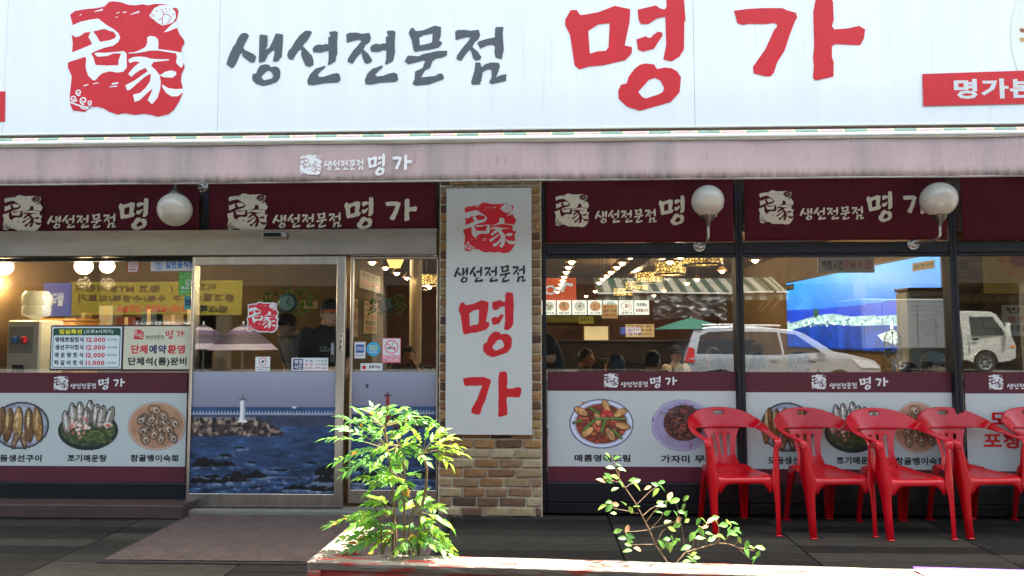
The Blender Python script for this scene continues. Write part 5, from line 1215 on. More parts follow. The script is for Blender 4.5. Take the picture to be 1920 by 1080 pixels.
for i, (px, py, lab) in enumerate(((8, 500, 'glowing round bulb at the far left edge of the left window'), (157, 499, 'larger glowing round bulb behind the left window'), (201, 499, 'smaller glowing round bulb, right of the larger one'))):
    p = at(px, py, 1.1); r = (.078, .08, .066)[i]
    t = thing('bulb_lamp', lab, 'bulb', p, group='glowing bulbs behind the left window')
    MB().lathe([(0, -r)] + [(r*math.sin(R(a)), -r*math.cos(R(a))) for a in range(12, 150, 12)] + [(.03, r*1.0)], n=24).build('glass_bulb', E_globe, t, 180)
    MB().lathe([(.03, r), (.036, r+.005), (.036, r+.05), (.0, r+.05)], n=16).build('socket', mat('socket_cream', rgb(190, 172, 130), .5, var=.05), t, 40)
    MB().tube([(0, 0, r+.05), (0, 0, CEIL-p.z)], .006, 6).build('cord', M_shade, t)
    l = room_light(p, 3.0); link(l, t); l.location = (0, 0, -.16)
t = thing('glass_pendant', 'amber glass cup pendant at the top of the side light', 'pendant lamp', at(741, 487, 2.6))
MB().lathe([(.06, -.09), (.10, .0), (.11, .07)], n=20).build('shade', emission('amber_cup', (1, .55, .14, 1), .35), t, 60)
MB().lathe([(0, .02), (.04, .04), (.04, .07), (0, .1)], n=12).build('bulb', E_bulb, t, 180)
MB().tube([(0, 0, .08), (0, 0, CEIL-t.location.z)], .006, 6).build('cord', M_shade, t)
# extra ceiling lamps added to brighten the tables deeper in the room
for k, (x, y) in enumerate(((3.0, 4.2), (2.6, 8.6), (-2.8, 6.0))):
    t = thing('added_ceiling_lamp', ('added round lamp brightening the tables before the blue mural', 'added round lamp brightening the deep room before the back wall', 'added round lamp brightening the left half of the dining room')[k], 'ceiling lamp', (x, y, CEIL-.001))
    MB().lathe([(0, -.07), (.12, -.06), (.16, -.02), (.16, 0), (0, 0)], n=24).build('diffuser', emission('diffuser_warm', (1, .8, .55, 1), 1), t, 60)
    l = room_light((0, 0, 0), 8, (1, .80, .56), .12); link(l, t); l.location = (0, 0, -.3)
# raised ceiling fields
for k, (x0, x1) in enumerate(((-1.6, 1.2), (1.9, 4.2))):
    struct(MB().box(x0, x0+.14, 1.2, YB-.3, CEIL-.22, CEIL-.002, c=.01), 'ceiling_beam', mat('beam_brown', rgb(70, 50, 34), .6, var=.2, scale=4))

# lit menu boxes on the back wall
E_box = emission('lightbox_white', (.92, .95, .86, 1), .16)
BY = YB - .10
rg = random.Random(2)
names = ['a stew picture, leftmost', 'a red stew picture', 'upright fish', 'a plate of fish', 'a covered lower half', 'a grey shellfish picture', 'two lines of lettering, rightmost']
for k in range(7):
    p, q = at(1015 + 29.2*k, 563, BY), at(1015 + 29.2*k + 27, 590, BY); wx, wz = q.x-p.x, p.z-q.z
    t = thing('menu_lightbox', 'lit square menu box on the back wall showing ' + names[k], 'lightbox', ((p.x+q.x)/2, BY, q.z), group='lit menu boxes on the back wall')
    MB().box(-wx/2, wx/2, 0, .08, 0, wz).build('case', E_box, t)
    f = Flat(-.003, 3)
    if k < 6:
        f.disc(0, wz*.58, wx*.38, wz*.34, 1 + k % 2, 0, 24, .9 if k == 5 else 0)
        for j in range(9): a = rg.uniform(0, 6.28); rr = rg.uniform(0, .28)*wx; x, z = rr*math.cos(a), wz*.58+rr*.8*math.sin(a); f.disc(x, z, wx*rg.uniform(.04, .1), wx*rg.uniform(.03, .07), 2 + rg.randrange(3), 1, 10)
        f.text(('명태조림', '알탕', '모둠구이', '조기탕', '셀프코너', '골뱅이')[k], -wx*.36, wx*.36, wz*.06, wz*.2, 5, 1, .02)
    else: f.text('모든메뉴', -wx*.36, wx*.36, wz*.56, wz*.82, 6, 0, .03); f.text('포장됩니다', -wx*.44, wx*.44, wz*.18, wz*.42, 7, 0, .03)
    f.build('print', [E_box, emission('lb_plate', rgb(200, 206, 196), .14), emission('lb_tan', rgb(200, 150, 110), .14), emission('lb_red', rgb(170, 90, 70), .14), emission('lb_green', rgb(110, 126, 80), .14), M_black, M_navy, M_prred], t)
def wallsign(px, Y, label, lines, mbg, mfg, thick=.02, name='notice_sign', cat='notice'):
    p, q = at(px[0], px[2], Y), at(px[1], px[3], Y); wx, wz = q.x-p.x, p.z-q.z
    t = thing(name, label, cat, ((p.x+q.x)/2, Y, q.z)); MB().box(-wx/2, wx/2, 0, thick, 0, wz, c=.002).build('panel', mbg, t)
    f = Flat(-.002, 2); n = len(lines)
    for k, s_ in enumerate(lines):
        h = wz/(n+.4); z = wz - h*(k+1); f.text(s_, -wx*.42, wx*.42, z+h*.1, z+h*.8, k % len(mfg), 0, .02)
    if lines: f.build('lettering', mfg, t)
    return t
M_ivory = mat('notice_ivory', rgb(214, 196, 156), .6, var=.06); M_lime = mat('notice_lime', rgb(170, 170, 60), .6, var=.08)
wallsign((1128, 1158, 571, 597), BY-1.2, 'cream hanging notice with red lettering below the lit menu', ['셀프코너', '반찬 리필', '이용하세요'], M_ivory, [M_prred, M_black])
wallsign((1173, 1227, 608, 632), BY-3.0, 'cream notice with lines of small lettering deep in the room', ['반찬 추가는 셀프', '원산지 표시판', '감사합니다'], M_ivory, [M_black, M_black])
wallsign((1085, 1113, 594, 607), BY-1.0, 'small lime notice below the lit menu', ['생선구이'], M_lime, [M_black])
wallsign((1000, 1120, 592, 605), BY-.2, 'olive green counter fascia on the back wall', [], mat('fascia_olive', rgb(120, 116, 40), .6, var=.1), [M_black])
# kitchen hatch
p, q = at(1094, 612, BY), at(1142, 640, BY)
t = thing('kitchen_hatch', 'warm lit serving hatch in the back wall', 'hatch', ((p.x+q.x)/2, BY, q.z)); wx, wz = q.x-p.x, p.z-q.z
MB().box(-wx/2, wx/2, .02, .06, 0, wz).build('opening', emission('hatch_glow', (1, .74, .36, 1), .10), t)
for s_ in (-1, 1): MB().box(s_*wx/2-.02, s_*wx/2+.02, 0, .07, -.04, wz+.04).build('jamb', M_wood, t)
# side-wall furniture seen through the door
wallsign((563, 594, 564, 578), 2.2, 'small framed notice with red border behind the sliding door', ['오늘 메뉴', '완판 예정입니다'], M_ivory, [M_prred, M_black])
wallsign((486, 508, 536, 562), 3.0, 'framed certificate on the wall behind the sliding door', ['영업신고증', '명가'], mat('certificate_paper', rgb(176, 164, 132), .6, var=.1), [M_black], name='framed_certificate', cat='certificate')
wp = at(607, 620, 2.9); tag(MB().lathe([(.045, 0), (.045, CEIL)], (wp.x, wp.y, -.02), 18).build('pipe_column', mat('pipe_white', rgb(170, 164, 150), .4, var=.08), None, 60), 'slim white pipe column behind the sliding door', 'column')
wp = at(779, 620, 6.0); tag(MB().lathe([(.10, 0), (.10, CEIL)], (wp.x, wp.y, -.02), 20).build('pipe_column', M_ivory, None, 60), 'thick pale round column behind the side light', 'column')
for k, (px, py, Y) in enumerate(((540, 568, 1.9), (724, 572, 4.0))):
    c = at(px, py, Y); t = thing('wall_clock', ('blue-faced clock with leaf garland behind the sliding door', 'blue-faced clock with leaf garland behind the side light')[k], 'clock', c)
    MB().lathe([(0, -.03), (.085, -.03), (.10, -.02), (.10, .01), (0, .01)], n=24, axis='y').build('rim', mat('clock_rim', rgb(50, 110, 140), .3, var=0), t, 40)
    MB().lathe([(0, -.034), (.08, -.034)], n=24, axis='y').build('face', mat('clock_face', rgb(120, 176, 206), .4, var=.1), t)
    for a in (20, 130): MB().box(-.004, .004, -.038, -.036, 0, .06).build('hand', M_black, t).rotation_euler = (0, R(a), 0)
    gl_ = MB(); rr = random.Random(k)
    for j in range(70):
        a = rr.uniform(0, 6.28); d_ = rr.uniform(.10, .22); leaf_join(gl_, NL[0], Vector((d_*math.cos(a)*1.3, -.01, d_*math.sin(a)*.8)), Vector((rr.uniform(-1, 1), rr.uniform(-.4, .2), rr.uniform(-1, 1))), Vector((0, -1, .3)), .07, 0)
    gl_.build('garland', NM[4], t, fix=False)['kind'] = 'stuff'
# back partition behind the till and lunch counter
struct(MB().box(XL, -2.32, 2.7, 2.8, -.02, CEIL-.001), 'partition', mat('partition_plaster', rgb(112, 96, 70), .8, var=.2, scale=3))
struct(MB().box(-2.42, -2.321, 2.801, 5.1, -.02, CEIL-.001), 'partition', mat('partition_plaster', rgb(142, 124, 92)))
def wallsheet(pxa, pxb, pt, pb, label, lines, mbg, mfg, name='menu_sheet', cat='menu'):
    WX = -2.312
    def hit(px, py): d_ = ray(px, py); return CAM + d_*((WX-CAM.x)/d_.x)
    p, q = hit(pxa, pt), hit(pxb, pb); wx = abs(q.y-p.y); zt = hit((pxa+pxb)/2, pt).z; zb = hit((pxa+pxb)/2, pb).z; wz = zt-zb
    t = thing(name, label, cat, (WX, (p.y+q.y)/2, zb), R(90)); MB().box(-wx/2, wx/2, -.004, .006, 0, wz, c=.001).build('panel', mbg, t)
    f = Flat(-.006, 2); n = len(lines)
    for k, s_ in enumerate(lines):
        h = wz/(n+.4); z = wz - h*(k+1); f.text(s_, -wx*.42, wx*.42, z+h*.1, z+h*.8, k % len(mfg), 0, .02)
    f.build('lettering', mfg, t)
wallsheet(682, 706, 566, 626, 'tall yellow and red menu sheet seen through the side light', ['메뉴', '구이', '조림', '매운탕', '회무침'], mat('menu_yellow', rgb(212, 192, 130), .6, var=.1), [M_prred, M_black])
wallsheet(658, 670, 560, 632, 'narrow pale menu sheet close to the door stile', ['물회', '탕', '구이'], M_ivory, [M_black, M_prred])
wallsheet(674, 712, 512, 545, 'white signboard with dark letters high behind the side light', ['제철 생선', '점심특선'], mat('board_pale', rgb(170, 160, 140), .6, var=.1), [M_black, M_prred], 'notice_sign', 'notice')
# water dispenser
p = at(42, 700, 1.0); q = at(75, 600, 1.0); bw = (at(75, 650, 1.0).x - at(12, 650, 1.0).x)
t = thing('water_dispenser', 'white water dispenser with a clear bottle behind the left window', 'water dispenser', (at(43, 650, 1.0).x, 1.0, -.02)); zt = q.z + .02
M_appl = mat('appliance_white', rgb(206, 208, 196), .35, var=.04)
MB().box(-bw/2, bw/2, 0, .34, 0, zt, c=.015).build('body', M_appl, t)
MB().box(-bw*.42, bw*.30, -.004, -.001, zt*.80, zt*.96, c=.002).build('tap_panel', mat('tap_panel', rgb(150, 160, 160), .3, var=.1), t)
for s_ in (-.06, .03): MB().box(s_-.018, s_+.018, -.05, -.005, zt*.86, zt*.90, c=.006).build('tap', (M_blue, M_prred)[s_ > 0], t)
MB().box(-bw*.30, bw*.05, -.006, -.001, zt*.66, zt*.73, c=.002).build('drip_tray', M_dark, t)
bt = bpy.data.materials.new('clear_bottle'); bt.use_nodes = True; b_ = nodes(bt)[1]; b_.inputs['Base Color'].default_value = rgb(200, 210, 200); b_.inputs['Roughness'].default_value = .15; b_.inputs['Alpha'].default_value = .45
MB().lathe([(.03, .0), (.05, .02), (.12, .05), (.125, .12), (.115, .14), (.125, .16), (.125, .24), (.10, .28), (0, .285)], (.0, .16, zt+.001), 28).build('bottle', bt, t, 50)
# slatted cabinet
p, q = at(76, 602, 1.5), at(137, 697, 1.5); t = thing('slatted_cabinet', 'honey-coloured slatted wooden cabinet beside the water dispenser', 'cabinet', ((p.x+q.x)/2, 1.5, -.02)); wx = q.x-p.x; top = p.z+.02
M_honey = mat('honey_wood', rgb(206, 150, 78), .45, var=.18, scale=4, stretch=(1, 5, 5))
MB().box(-wx/2, wx/2, .02, .4, 0, top).build('carcass', M_honey, t)
for k in range(16): MB().box(-wx/2+.006, wx/2-.006, 0, .019, top-.05-k*.065, top-.012-k*.065, c=.003).build('slat', M_honey, t)
MB().box(-wx/2-.01, wx/2+.01, -.01, .41, top+.001, top+.025, c=.004).build('top', M_honey, t)

# storage shelf behind the left window
sh0 = at(250, 620, 2.3); t = thing('storage_shelf', 'dark storage shelf behind the booking board', 'shelf', (sh0.x, 2.3, -.02))
for z in (.55, 1.02, 1.42): MB().box(-.75, .75, 0, .32, z, z+.025).build('shelf_board', M_chairdark, t)
for x in (-.76, .735): MB().box(x, x+.025, 0, .32, 0, 1.75).build('upright', M_chairdark, t)
rg = random.Random(12)
for k, (x, w_, h, c_, nm) in enumerate(((-.62, .2, .22, (150, 120, 84), 'tan carton, far left on the shelf'), (-.36, .16, .3, (206, 200, 186), 'tall white carton on the shelf'), (-.12, .22, .17, (120, 60, 50), 'low red carton on the shelf'), (.14, .18, .26, (70, 90, 110), 'blue grey carton on the shelf'), (.42, .24, .2, (170, 150, 110), 'wide beige carton on the shelf'), (.64, .12, .28, (210, 206, 190), 'narrow white carton on the shelf'))):
    o = thing('carton', nm, 'carton', (sh0.x+x, 2.46, 1.426), group='cartons on the storage shelf')
    MB().box(-w_/2, w_/2, -.1, .1, 0, h, c=.003).build('box', mat('carton_%d' % k, rgb(*c_), .7, var=.1), o); MB().box(-.02, .02, -.1015, .101, -.0, h+.0015).build('tape', M_ivory, o)
# ---------------- right side: mural, air conditioner, signs
mu = Pic(230, 96); gy = (mu.yy/mu.h)[..., None]
top_, midc = np.array((44, 132, 206))/255, np.array((8, 58, 172))/255
cl = vnoise(mu.h, mu.w, 46, 3, 5, 1.5)[..., None]
mu.c = top_*(1-gy) + midc*gy; mu.c = mu.c + .32*np.clip(cl-.52, 0, 1)*np.array((1, 1, .9))*(gy < .5); mu.a[:] = 1
mu.put((mu.yy > 40 + 3*np.sin(mu.xx/60.))*1., (8, 50, 160), .2, 4, 30); mu.put((mu.yy > 62)*1., (12, 48, 126), .35, 5, 9)
mu.put(mu.poly([(0, 62), (60, 52), (90, 50), (120, 55), (230, 58), (230, 68), (120, 66), (60, 62), (0, 72)]), (140, 172, 172), .4, 3, 4)
for k in range(120): x = random.uniform(0, 230); mu.put(mu.ell(x, 62+random.uniform(-4, 4), 1.6, 1.2), random.choice([(230, 236, 220), (60, 90, 100), (120, 150, 150)]))
mu.put(mu.poly([(158, 78), (176, 72), (196, 76), (230, 90), (230, 96), (200, 92), (165, 84)]), (206, 226, 214), .4, 9, 4); mu.put(mu.line(176, 74, 176, 64, 3), (236, 240, 236)); mu.put(mu.line(216, 58, 216, 50, 3), (200, 50, 60)); mu.put(mu.ell(62, 48, 5, 6), (30, 70, 50), .6, 3, 3)
mu.c = np.clip(mu.c, 0, 1)
ml = at(1474, 530, 0); MX = XR - .03
def onwall(px, py):
    dd = ray(px, py); t = (MX-CAM.x)/dd.x; return CAM + dd*t
r1, r0 = onwall(1762, 474), onwall(1474, 529); rb = onwall(1770, 664)
mural = thing('harbour_mural', 'backlit blue harbour photo mural on the right wall', 'mural', (MX, (r1.y+r0.y)/2, rb.z)); mh = r1.z-rb.z; my = mural.location.y
me = mu.mesh('photo', print_mat('mural_print', .35, .34), lambda u, v: (0, r0.y + (r1.y-r0.y)*u - my, mh*(1-v)))
link(bpy.data.objects.new('photo', me), mural)
MB().box(.003, .028, r1.y-my-.03, r0.y-my+.03, -.03, mh+.03).build('frame', mat('mural_frame', rgb(60, 60, 70), .4, var=0), mural)
for (u, v, m1, m2, s_) in ((.03, .93, M_dark, M_ivory, '명가 본점'), (.93, .90, M_ivory, M_black, '강원도 청정 낙산항')):
    y = r0.y + (r1.y-r0.y)*u - my; z = mh*v
    o = MB().box(-.004, -.001, y-.24, y+.24, z-.05, z+.05).build('caption_plate', m1, mural)
    vs_, fs_ = glyphs(s_, .02); ax = [v_[0] for v_ in vs_]; ay = [v_[1] for v_ in vs_]; L = max(ax)-min(ax)
    MB().add([(-.006, y+.21-.42*(v_[0]-min(ax))/L, z-.03+.06*(v_[1]-min(ay))/(max(ay)-min(ay))) for v_ in vs_], fs_).build('caption', m2, o, fix=False)
# air conditioner
p, q = at(1702, 545, 1.75), at(1784, 690, 1.75); t = thing('air_conditioner', 'grey floor-standing air conditioner in front of the blue mural', 'air conditioner', ((p.x+q.x)/2, 1.75, -.02)); wx = q.x-p.x; top = p.z+.02
MB().box(-wx/2, wx/2, 0, .26, 0, top, c=.02).build('body', M_appl, t)
for k in range(5): MB().box(-wx/2+.02, wx/2-.02, -.014, -.001, top-.08-k*.045, top-.052-k*.045, c=.004).build('louvre', mat('louvre_grey', rgb(170, 172, 166), .4, var=.04), t)
MB().lathe([(0, -.006), (.09, -.006), (.1, 0)], (0, 0, top-.36), 24, axis='y').build('badge', mat('badge_grey', rgb(150, 152, 150), .3, var=0), t)
MB().box(-wx/2-.005, wx/2+.005, -.01, .27, top+.001, top+.03, c=.006).build('top_board', M_wood, t)
wallsign((1533, 1640, 478, 511), 1.9, 'grey closing time sign above the blue mural', [], mat('closing_sign', rgb(226, 222, 220), .5, var=.03), [M_navy]); cs_ = COL.objects[-1].parent
fl = Flat(-.003, 2); fl.text('폐점시간', -.25, -.03, .03, .13, 0, 0, .03); fl.text('PM 9:30', .0, .26, .03, .13, 1, 0, .02); fl.build('lettering', [M_navy, M_prred], cs_)
# fan
f0 = at(1674, 650, 1.45); t = thing('standing_fan', 'standing electric fan before the blue mural', 'fan', (f0.x, f0.y, -.02))
MB().tube([(0, 0, .02), (0, 0, f0.z-.1)], .014, 8).build('pole', M_appl, t); MB().lathe([(0, .03), (.12, .025), (.16, 0)], n=20).build('base', M_appl, t)
cage = MB()
for a in range(0, 180, 15): cage.tube([(.0 + .05*math.sin(R(b_)), .17*math.cos(R(a))*math.cos(R(b_)), f0.z+.02+.17*math.sin(R(a))*math.cos(R(b_))) for b_ in range(-90, 91, 15)], .0025, 4)
cage.tube([(0, .17*math.cos(R(a)), f0.z+.02+.17*math.sin(R(a))) for a in range(0, 361, 15)], .006, 6)
cage.build('cage', M_appl, t, 60)
for k in range(3):
    o = MB().grid(lambda u, v: (.02*(v-.5), (v-.5)*.10*u, .03+u*.12), 6, 4).build('blade', mat('fan_blade', rgb(120, 150, 170), .3, var=0), t, 60); o.location = (0, 0, f0.z+.02); o.rotation_euler = (R(120*k), 0, 0)
# brick-faced partition with sunflower picture behind the far right window
P5 = 1.25
bx0, bx1 = at(1800, 620, P5).x, at(2140, 620, P5).x
struct(MB().box(bx0, bx1, P5+.012, P5+.2, -.02, CEIL-.001), 'inner_brick_wall', mat('inner_mortar', rgb(120, 104, 80), .9, var=.1)); iw = bpy.data.objects['inner_brick_wall']
for r_ in range(34):
    x = bx0 - (.11 if r_ % 2 else 0)
    while x < bx1:
        a_, b2 = max(x, bx0), min(x+.21, bx1)
        if b2-a_ > .03: MB().box(a_, b2, P5+random.uniform(-.004, .004), P5+.02, .01+r_*.08, .01+r_*.08+.068, c=.006).build('brick', random.choice(M_br), iw)
        x += .22
p, q = at(1842, 470, P5-.02), at(1990, 550, P5-.02); t = thing('sunflower_picture', 'orange flower picture on the brick wall behind the far right window', 'picture', ((p.x+q.x)/2, P5-.02, q.z)); wx, wz = q.x-p.x, p.z-q.z
MB().box(-wx/2, wx/2, 0, .014, 0, wz).build('canvas', mat('flower_ground', rgb(214, 180, 92), .6, var=.15, scale=4), t)
f = Flat(-.002, 2); cx, cz = -.03, wz*.78
for k in range(12):
    a = R(30*k); c_, s_ = math.cos(a), math.sin(a); f.poly([[(cx+.03*c_-.02*s_, cz+.03*s_+.02*c_), (cx+.12*c_-.045*s_, cz+.12*s_+.045*c_), (cx+.21*c_, cz+.21*s_), (cx+.12*c_+.045*s_, cz+.12*s_-.045*c_), (cx+.03*c_+.02*s_, cz+.03*s_-.02*c_)]], k % 2, k % 2)
f.disc(cx, cz, .075, .07, 2, 3); f.build('print', [mat('petal_orange', rgb(226, 140, 50), .6), mat('petal_amber', rgb(236, 172, 70), .6), mat('flower_heart', rgb(160, 56, 30), .6)], t)
wallsign((1879, 1990, 572, 630), P5-.02, 'white self-service notice below the flower picture', ['반찬은', '셀프 입니다', '환경을 생각하여'], mat('notice_white', rgb(206, 204, 198), .5, var=.04), [M_black, M_prred], name='self_service_notice')

# ---------------- tables and dining chairs
def table(x, y, label, wx=.6, wy=.4):
    t = thing('dining_table', label, 'table', (x, y, -.02), group='dining tables')
    MB().box(-wx, wx, -wy, wy, .71, .745, c=.006).build('table_top', M_wood, t)
    for sx_ in (-1, 1):
        for sy_ in (-1, 1): MB().box(sx_*(wx-.07)-.025, sx_*(wx-.07)+.025, sy_*(wy-.07)-.025, sy_*(wy-.07)+.025, 0, .708).build('leg', M_chairdark, t)
M_bottle = mat('bottle_green', rgb(30, 84, 48), .1, var=.05, spec=.7); M_bowl = mat('bowl_white', rgb(206, 204, 196), .25, var=.03)
def tableware(x, y, where):
    b = thing('bottle', 'green glass bottle on the ' + where, 'bottle', (x+.22, y+.05, .7255), group='bottles on the dining tables')
    MB().lathe([(0, 0), (.033, 0), (.034, .13), (.015, .19), (.013, .24), (0, .24)], n=16).build('glass', M_bottle, b, 40); MB().lathe([(.014, .241), (.014, .252), (0, .253)], n=12).build('cap', M_prred, b)
    for k in range(2):
        o = thing('bowl', ('left', 'right')[k] + ' white bowl on the ' + where, 'bowl', (x-.3+.35*k, y-.16+.1*k, .7255), group='bowls on the dining tables')
        MB().lathe([(.03, 0), (.05, .012), (.08, .05), (.074, .05), (.045, .016), (0, .014)], n=20).build('shell', M_bowl, o, 40); MB().lathe([(0, .038), (.066, .038)], n=20).build('soup', mat('soup_red', rgb(150, 60, 30), .3, var=.3, scale=40), o)
    o = thing('cutlery_box', 'wooden cutlery box on the ' + where, 'box', (x-.02, y+.2, .7255), group='cutlery boxes on the dining tables')
    MB().box(-.12, .12, -.05, .05, 0, .07, c=.005).build('case', M_wood, o); MB().box(-.122, .122, -.052, .052, .0705, .082, c=.003).build('lid', M_honey, o)
def dchair(x, y, rz, label):
    t = thing('dining_chair', label, 'chair', (x, y, -.02), R(rz), group='dark dining chairs')
    MB().box(-.2, .2, -.2, .2, .42, .46, c=.012).build('seat', M_chairdark, t); MB().box(-.2, .2, .17, .205, .55, .92, c=.012).build('backrest', M_chairdark, t)
    for sx_ in (-1, 1):
        MB().box(sx_*.18-.015, sx_*.18+.015, .175, .205, 0, .55).build('leg', M_chairdark, t); MB().box(sx_*.18-.015, sx_*.18+.015, -.19, -.16, 0, .419).build('leg', M_chairdark, t)
for i, (px, Y, lab) in enumerate(((1050, 3.2, 'wooden table inside the pillar window'), (1230, 3.6, 'wooden table amid the pillar window'), (1330, 6.6, 'wooden table deeper in the room'), (1500, 3.0, 'wooden table before the blue mural'), (1140, 8.2, 'wooden table near the serving hatch'), (760, 5.0, 'wooden table behind the side light'))):
    x = at(px, 640, Y).x; table(x, Y, lab); tableware(x, Y, lab)
    dchair(x-.35, Y-.62, 180, 'dark chair, left on the street side of the ' + lab[7:]); dchair(x+.35, Y-.62, 180, 'dark chair, right on the street side of the ' + lab[7:]); dchair(x+.1, Y+.62, 0, 'dark chair on the far side of the ' + lab[7:])

# ---------------- people
t = thing('added_dark_counter', 'long dark counter added before the back wall to darken the lower room', 'counter', (1.2, 9.2, -.02))  # counter put in to keep the lower half of the room dark
MB().box(-3.0, 3.2, 0, .5, 0, 1.24, c=.01).build('front', mat('counter_dark', rgb(40, 30, 26), .5, var=.25, scale=3, stretch=(4, 1, 1)), t)
MB().box(-3.05, 3.25, -.05, .55, 1.241, 1.285, c=.006).build('counter_top', M_chairdark, t)
for k in range(9): MB().box(-2.7+.7*k, -2.67+.7*k, -.012, -.001, .05, 1.2).build('panel_strip', M_chairdark, t)
M_skin = mat('skin', rgb(206, 158, 128), .55, var=.06, scale=6); M_hair = mat('dark_hair', rgb(26, 22, 22), .5, var=.2, scale=30, bump=.6, bscale=120)
def capsule(mb, a, b, ra, rb, n=12):
    a, b = Vector(a), Vector(b); ax = (b-a); L = ax.length; ax.normalize()
    pts, rs = [], []
    for k in range(4): th = R(90*(k/4)); pts.append(a - ax*ra*math.cos(th)); rs.append(max(.001, ra*math.sin(th)))
    pts += [a, (a+b)/2, b]; rs += [ra, (ra+rb)/2, rb]
    for k in range(1, 5): th = R(90*(k/4)); pts.append(b + ax*rb*math.sin(th)); rs.append(max(.001, rb*math.cos(th)))
    mb.tube(pts, rs, n)
def ellipsoid(mb, c, r, n=16):
    prof = [(math.sin(R(a)), -math.cos(R(a))) for a in range(4, 180, 16)]; vs_ = []; 
    m2 = MB().lathe([(0, -1)] + prof + [(0, 1)], n=n); mb.add([(c[0]+v[0]*r[0], c[1]+v[1]*r[1], c[2]+v[2]*r[2]) for v in m2.v], m2.f)
def person(label, loc, rz, sit, shirt, elbows, hands, pants=(34, 36, 44), cap=None, lean=0, tilt=0, long_hair=False, hair=True, stature=1.0):
    """one continuous body grown round a posed skeleton; faces local -y"""
    t = thing('person', label, 'person', loc, R(rz)); dz = -.47 if sit else 0
    Z = lambda z: z + dz
    ln = lambda p: (p[0], p[1] - lean*max(0, p[2]-Z(.95)), p[2] - .3*lean*max(0, p[2]-Z(.95))**2)
    segs = []    # a,b,ra,rb,material (0 shirt 1 skin 2 trousers 3 shoes)
    mb = MB()
    def seg(a, b, ra, rb, m): capsule(mb, a, b, ra, rb); segs.append((Vector(a), Vector(b), max(ra, rb), m))
    # torso rings
    rings = [(.88, .150, .105), (.95, .165, .115), (1.06, .148, .105), (1.18, .155, .112), (1.30, .178, .122), (1.39, .182, .112), (1.44, .13, .088), (1.475, .062, .060)]
    n = 20; vs_ = []
    for z, rx, ry in rings:
        for k in range(n): a = 2*math.pi*k/n; vs_.append(ln((rx*math.cos(a), ry*math.sin(a), Z(z))))
    fs_ = [(i*n+k, i*n+(k+1) % n, (i+1)*n+(k+1) % n, (i+1)*n+k) for i in range(len(rings)-1) for k in range(n)] + [tuple(range(n))[::-1], tuple(range((len(rings)-1)*n, len(rings)*n))]
    mb.add(vs_, fs_); segs.append((Vector(ln((0, 0, Z(1.0)))), Vector(ln((0, 0, Z(1.33)))), .17, 0)); segs.append((Vector(ln((-.15, 0, Z(1.40)))), Vector(ln((.15, 0, Z(1.40)))), .06, 0)); segs.append((Vector(ln((0, 0, Z(.86)))), Vector(ln((0, 0, Z(.93)))), .15, 2))
    nk, hd = Vector(ln((0, .0, Z(1.46)))), Vector(ln((0, -.015, Z(1.60)))); hd = hd + Vector((0, -tilt*.08, -tilt*.03))
    seg(nk, hd, .055, .055, 1); ellipsoid(mb, hd, (.076, .094, .112)); segs.append((hd, hd, .1, 1))
    ellipsoid(mb, hd + Vector((0, -.030, -.062)), (.052, .062, .052)); capsule(mb, hd+Vector((0, -.088, .012)), hd+Vector((0, -.104, -.022)), .010, .015, 8)
    for s in (-1, 1):
        ellipsoid(mb, hd+Vector((s*.078, .008, -.008)), (.012, .020, .030), 8)
        sh = Vector(ln((s*.178, 0, Z(1.405)))); el = Vector(elbows[0 if s < 0 else 1]) + Vector((0, 0, dz)); wr = Vector(hands[0 if s < 0 else 1]) + Vector((0, 0, dz))
        mid = sh.lerp(el, .6); seg(sh, mid, .062, .052, 0); seg(mid, el, .046, .040, 1); seg(el, wr, .040, .028, 1)
        fd = (wr-el).normalized(); lat = fd.cross(Vector((0, 0, 1))); lat = lat.normalized() if lat.length > .1 else Vector((1, 0, 0)); dn = lat.cross(fd).normalized()
        if dn.z > 0: dn = -dn
        pm = wr + fd*.075; seg(wr, pm, .026, .034, 1)
        for k, (o_, L1) in enumerate(((-.030, .030), (-.010, .036), (.010, .034), (.030, .026))):
            b0 = pm + lat*o_ + fd*.015; b1 = b0 + fd*L1*.9 + dn*.012; b2 = b1 + (fd*.5 + dn*.8).normalized()*L1
            capsule(mb, b0, b1, .010, .0095, 8); capsule(mb, b1, b2, .0095, .008, 8); segs.append((b0, b2, .01, 1))
        th = wr + fd*.03 - lat*s*.030; capsule(mb, th, th + fd*.035 - lat*s*.028 + dn*.012, .012, .009, 8); segs.append((th, th+fd*.04-lat*s*.03, .012, 1))
        hip = Vector((s*.09, 0, Z(.90)))
        kn, an = (Vector((s*.11, -.43, Z(.93))), Vector((s*.12, -.40, Z(.55)))) if sit else (Vector((s*.10, -.015, .49)), Vector((s*.10, .02, .09)))
        seg(hip, kn, .082, .058, 2); seg(kn, an, .056, .040, 2); ft = Vector((an.x, an.y-.14, .038 if not sit else an.z-.05)); seg(an + Vector((0, .03, -.045)), ft, .042, .036, 3)
    me = mb.mesh('raw', M_skin); tmp = bpy.data.objects.new('raw', me); COL.objects.link(tmp)
    md = tmp.modifiers.new('r', 'REMESH'); md.mode = 'VOXEL'; md.voxel_size = .0115; md.use_smooth_shade = True
    sm_ = tmp.modifiers.new('s', 'SMOOTH'); sm_.iterations = 3; sm_.factor = .5
    bpy.context.view_layer.update(); dg = bpy.context.evaluated_depsgraph_get(); fm = bpy.data.meshes.new_from_object(tmp.evaluated_get(dg)); bpy.data.objects.remove(tmp)
    fm.materials.clear()
    for m_ in (mat('shirt_%d_%d_%d' % shirt, rgb(*shirt), .8, var=.15, scale=8, bump=.3, bscale=12), M_skin, mat('trousers_%d_%d_%d' % pants, rgb(*pants), .8, var=.12), M_chairdark): fm.materials.append(m_)
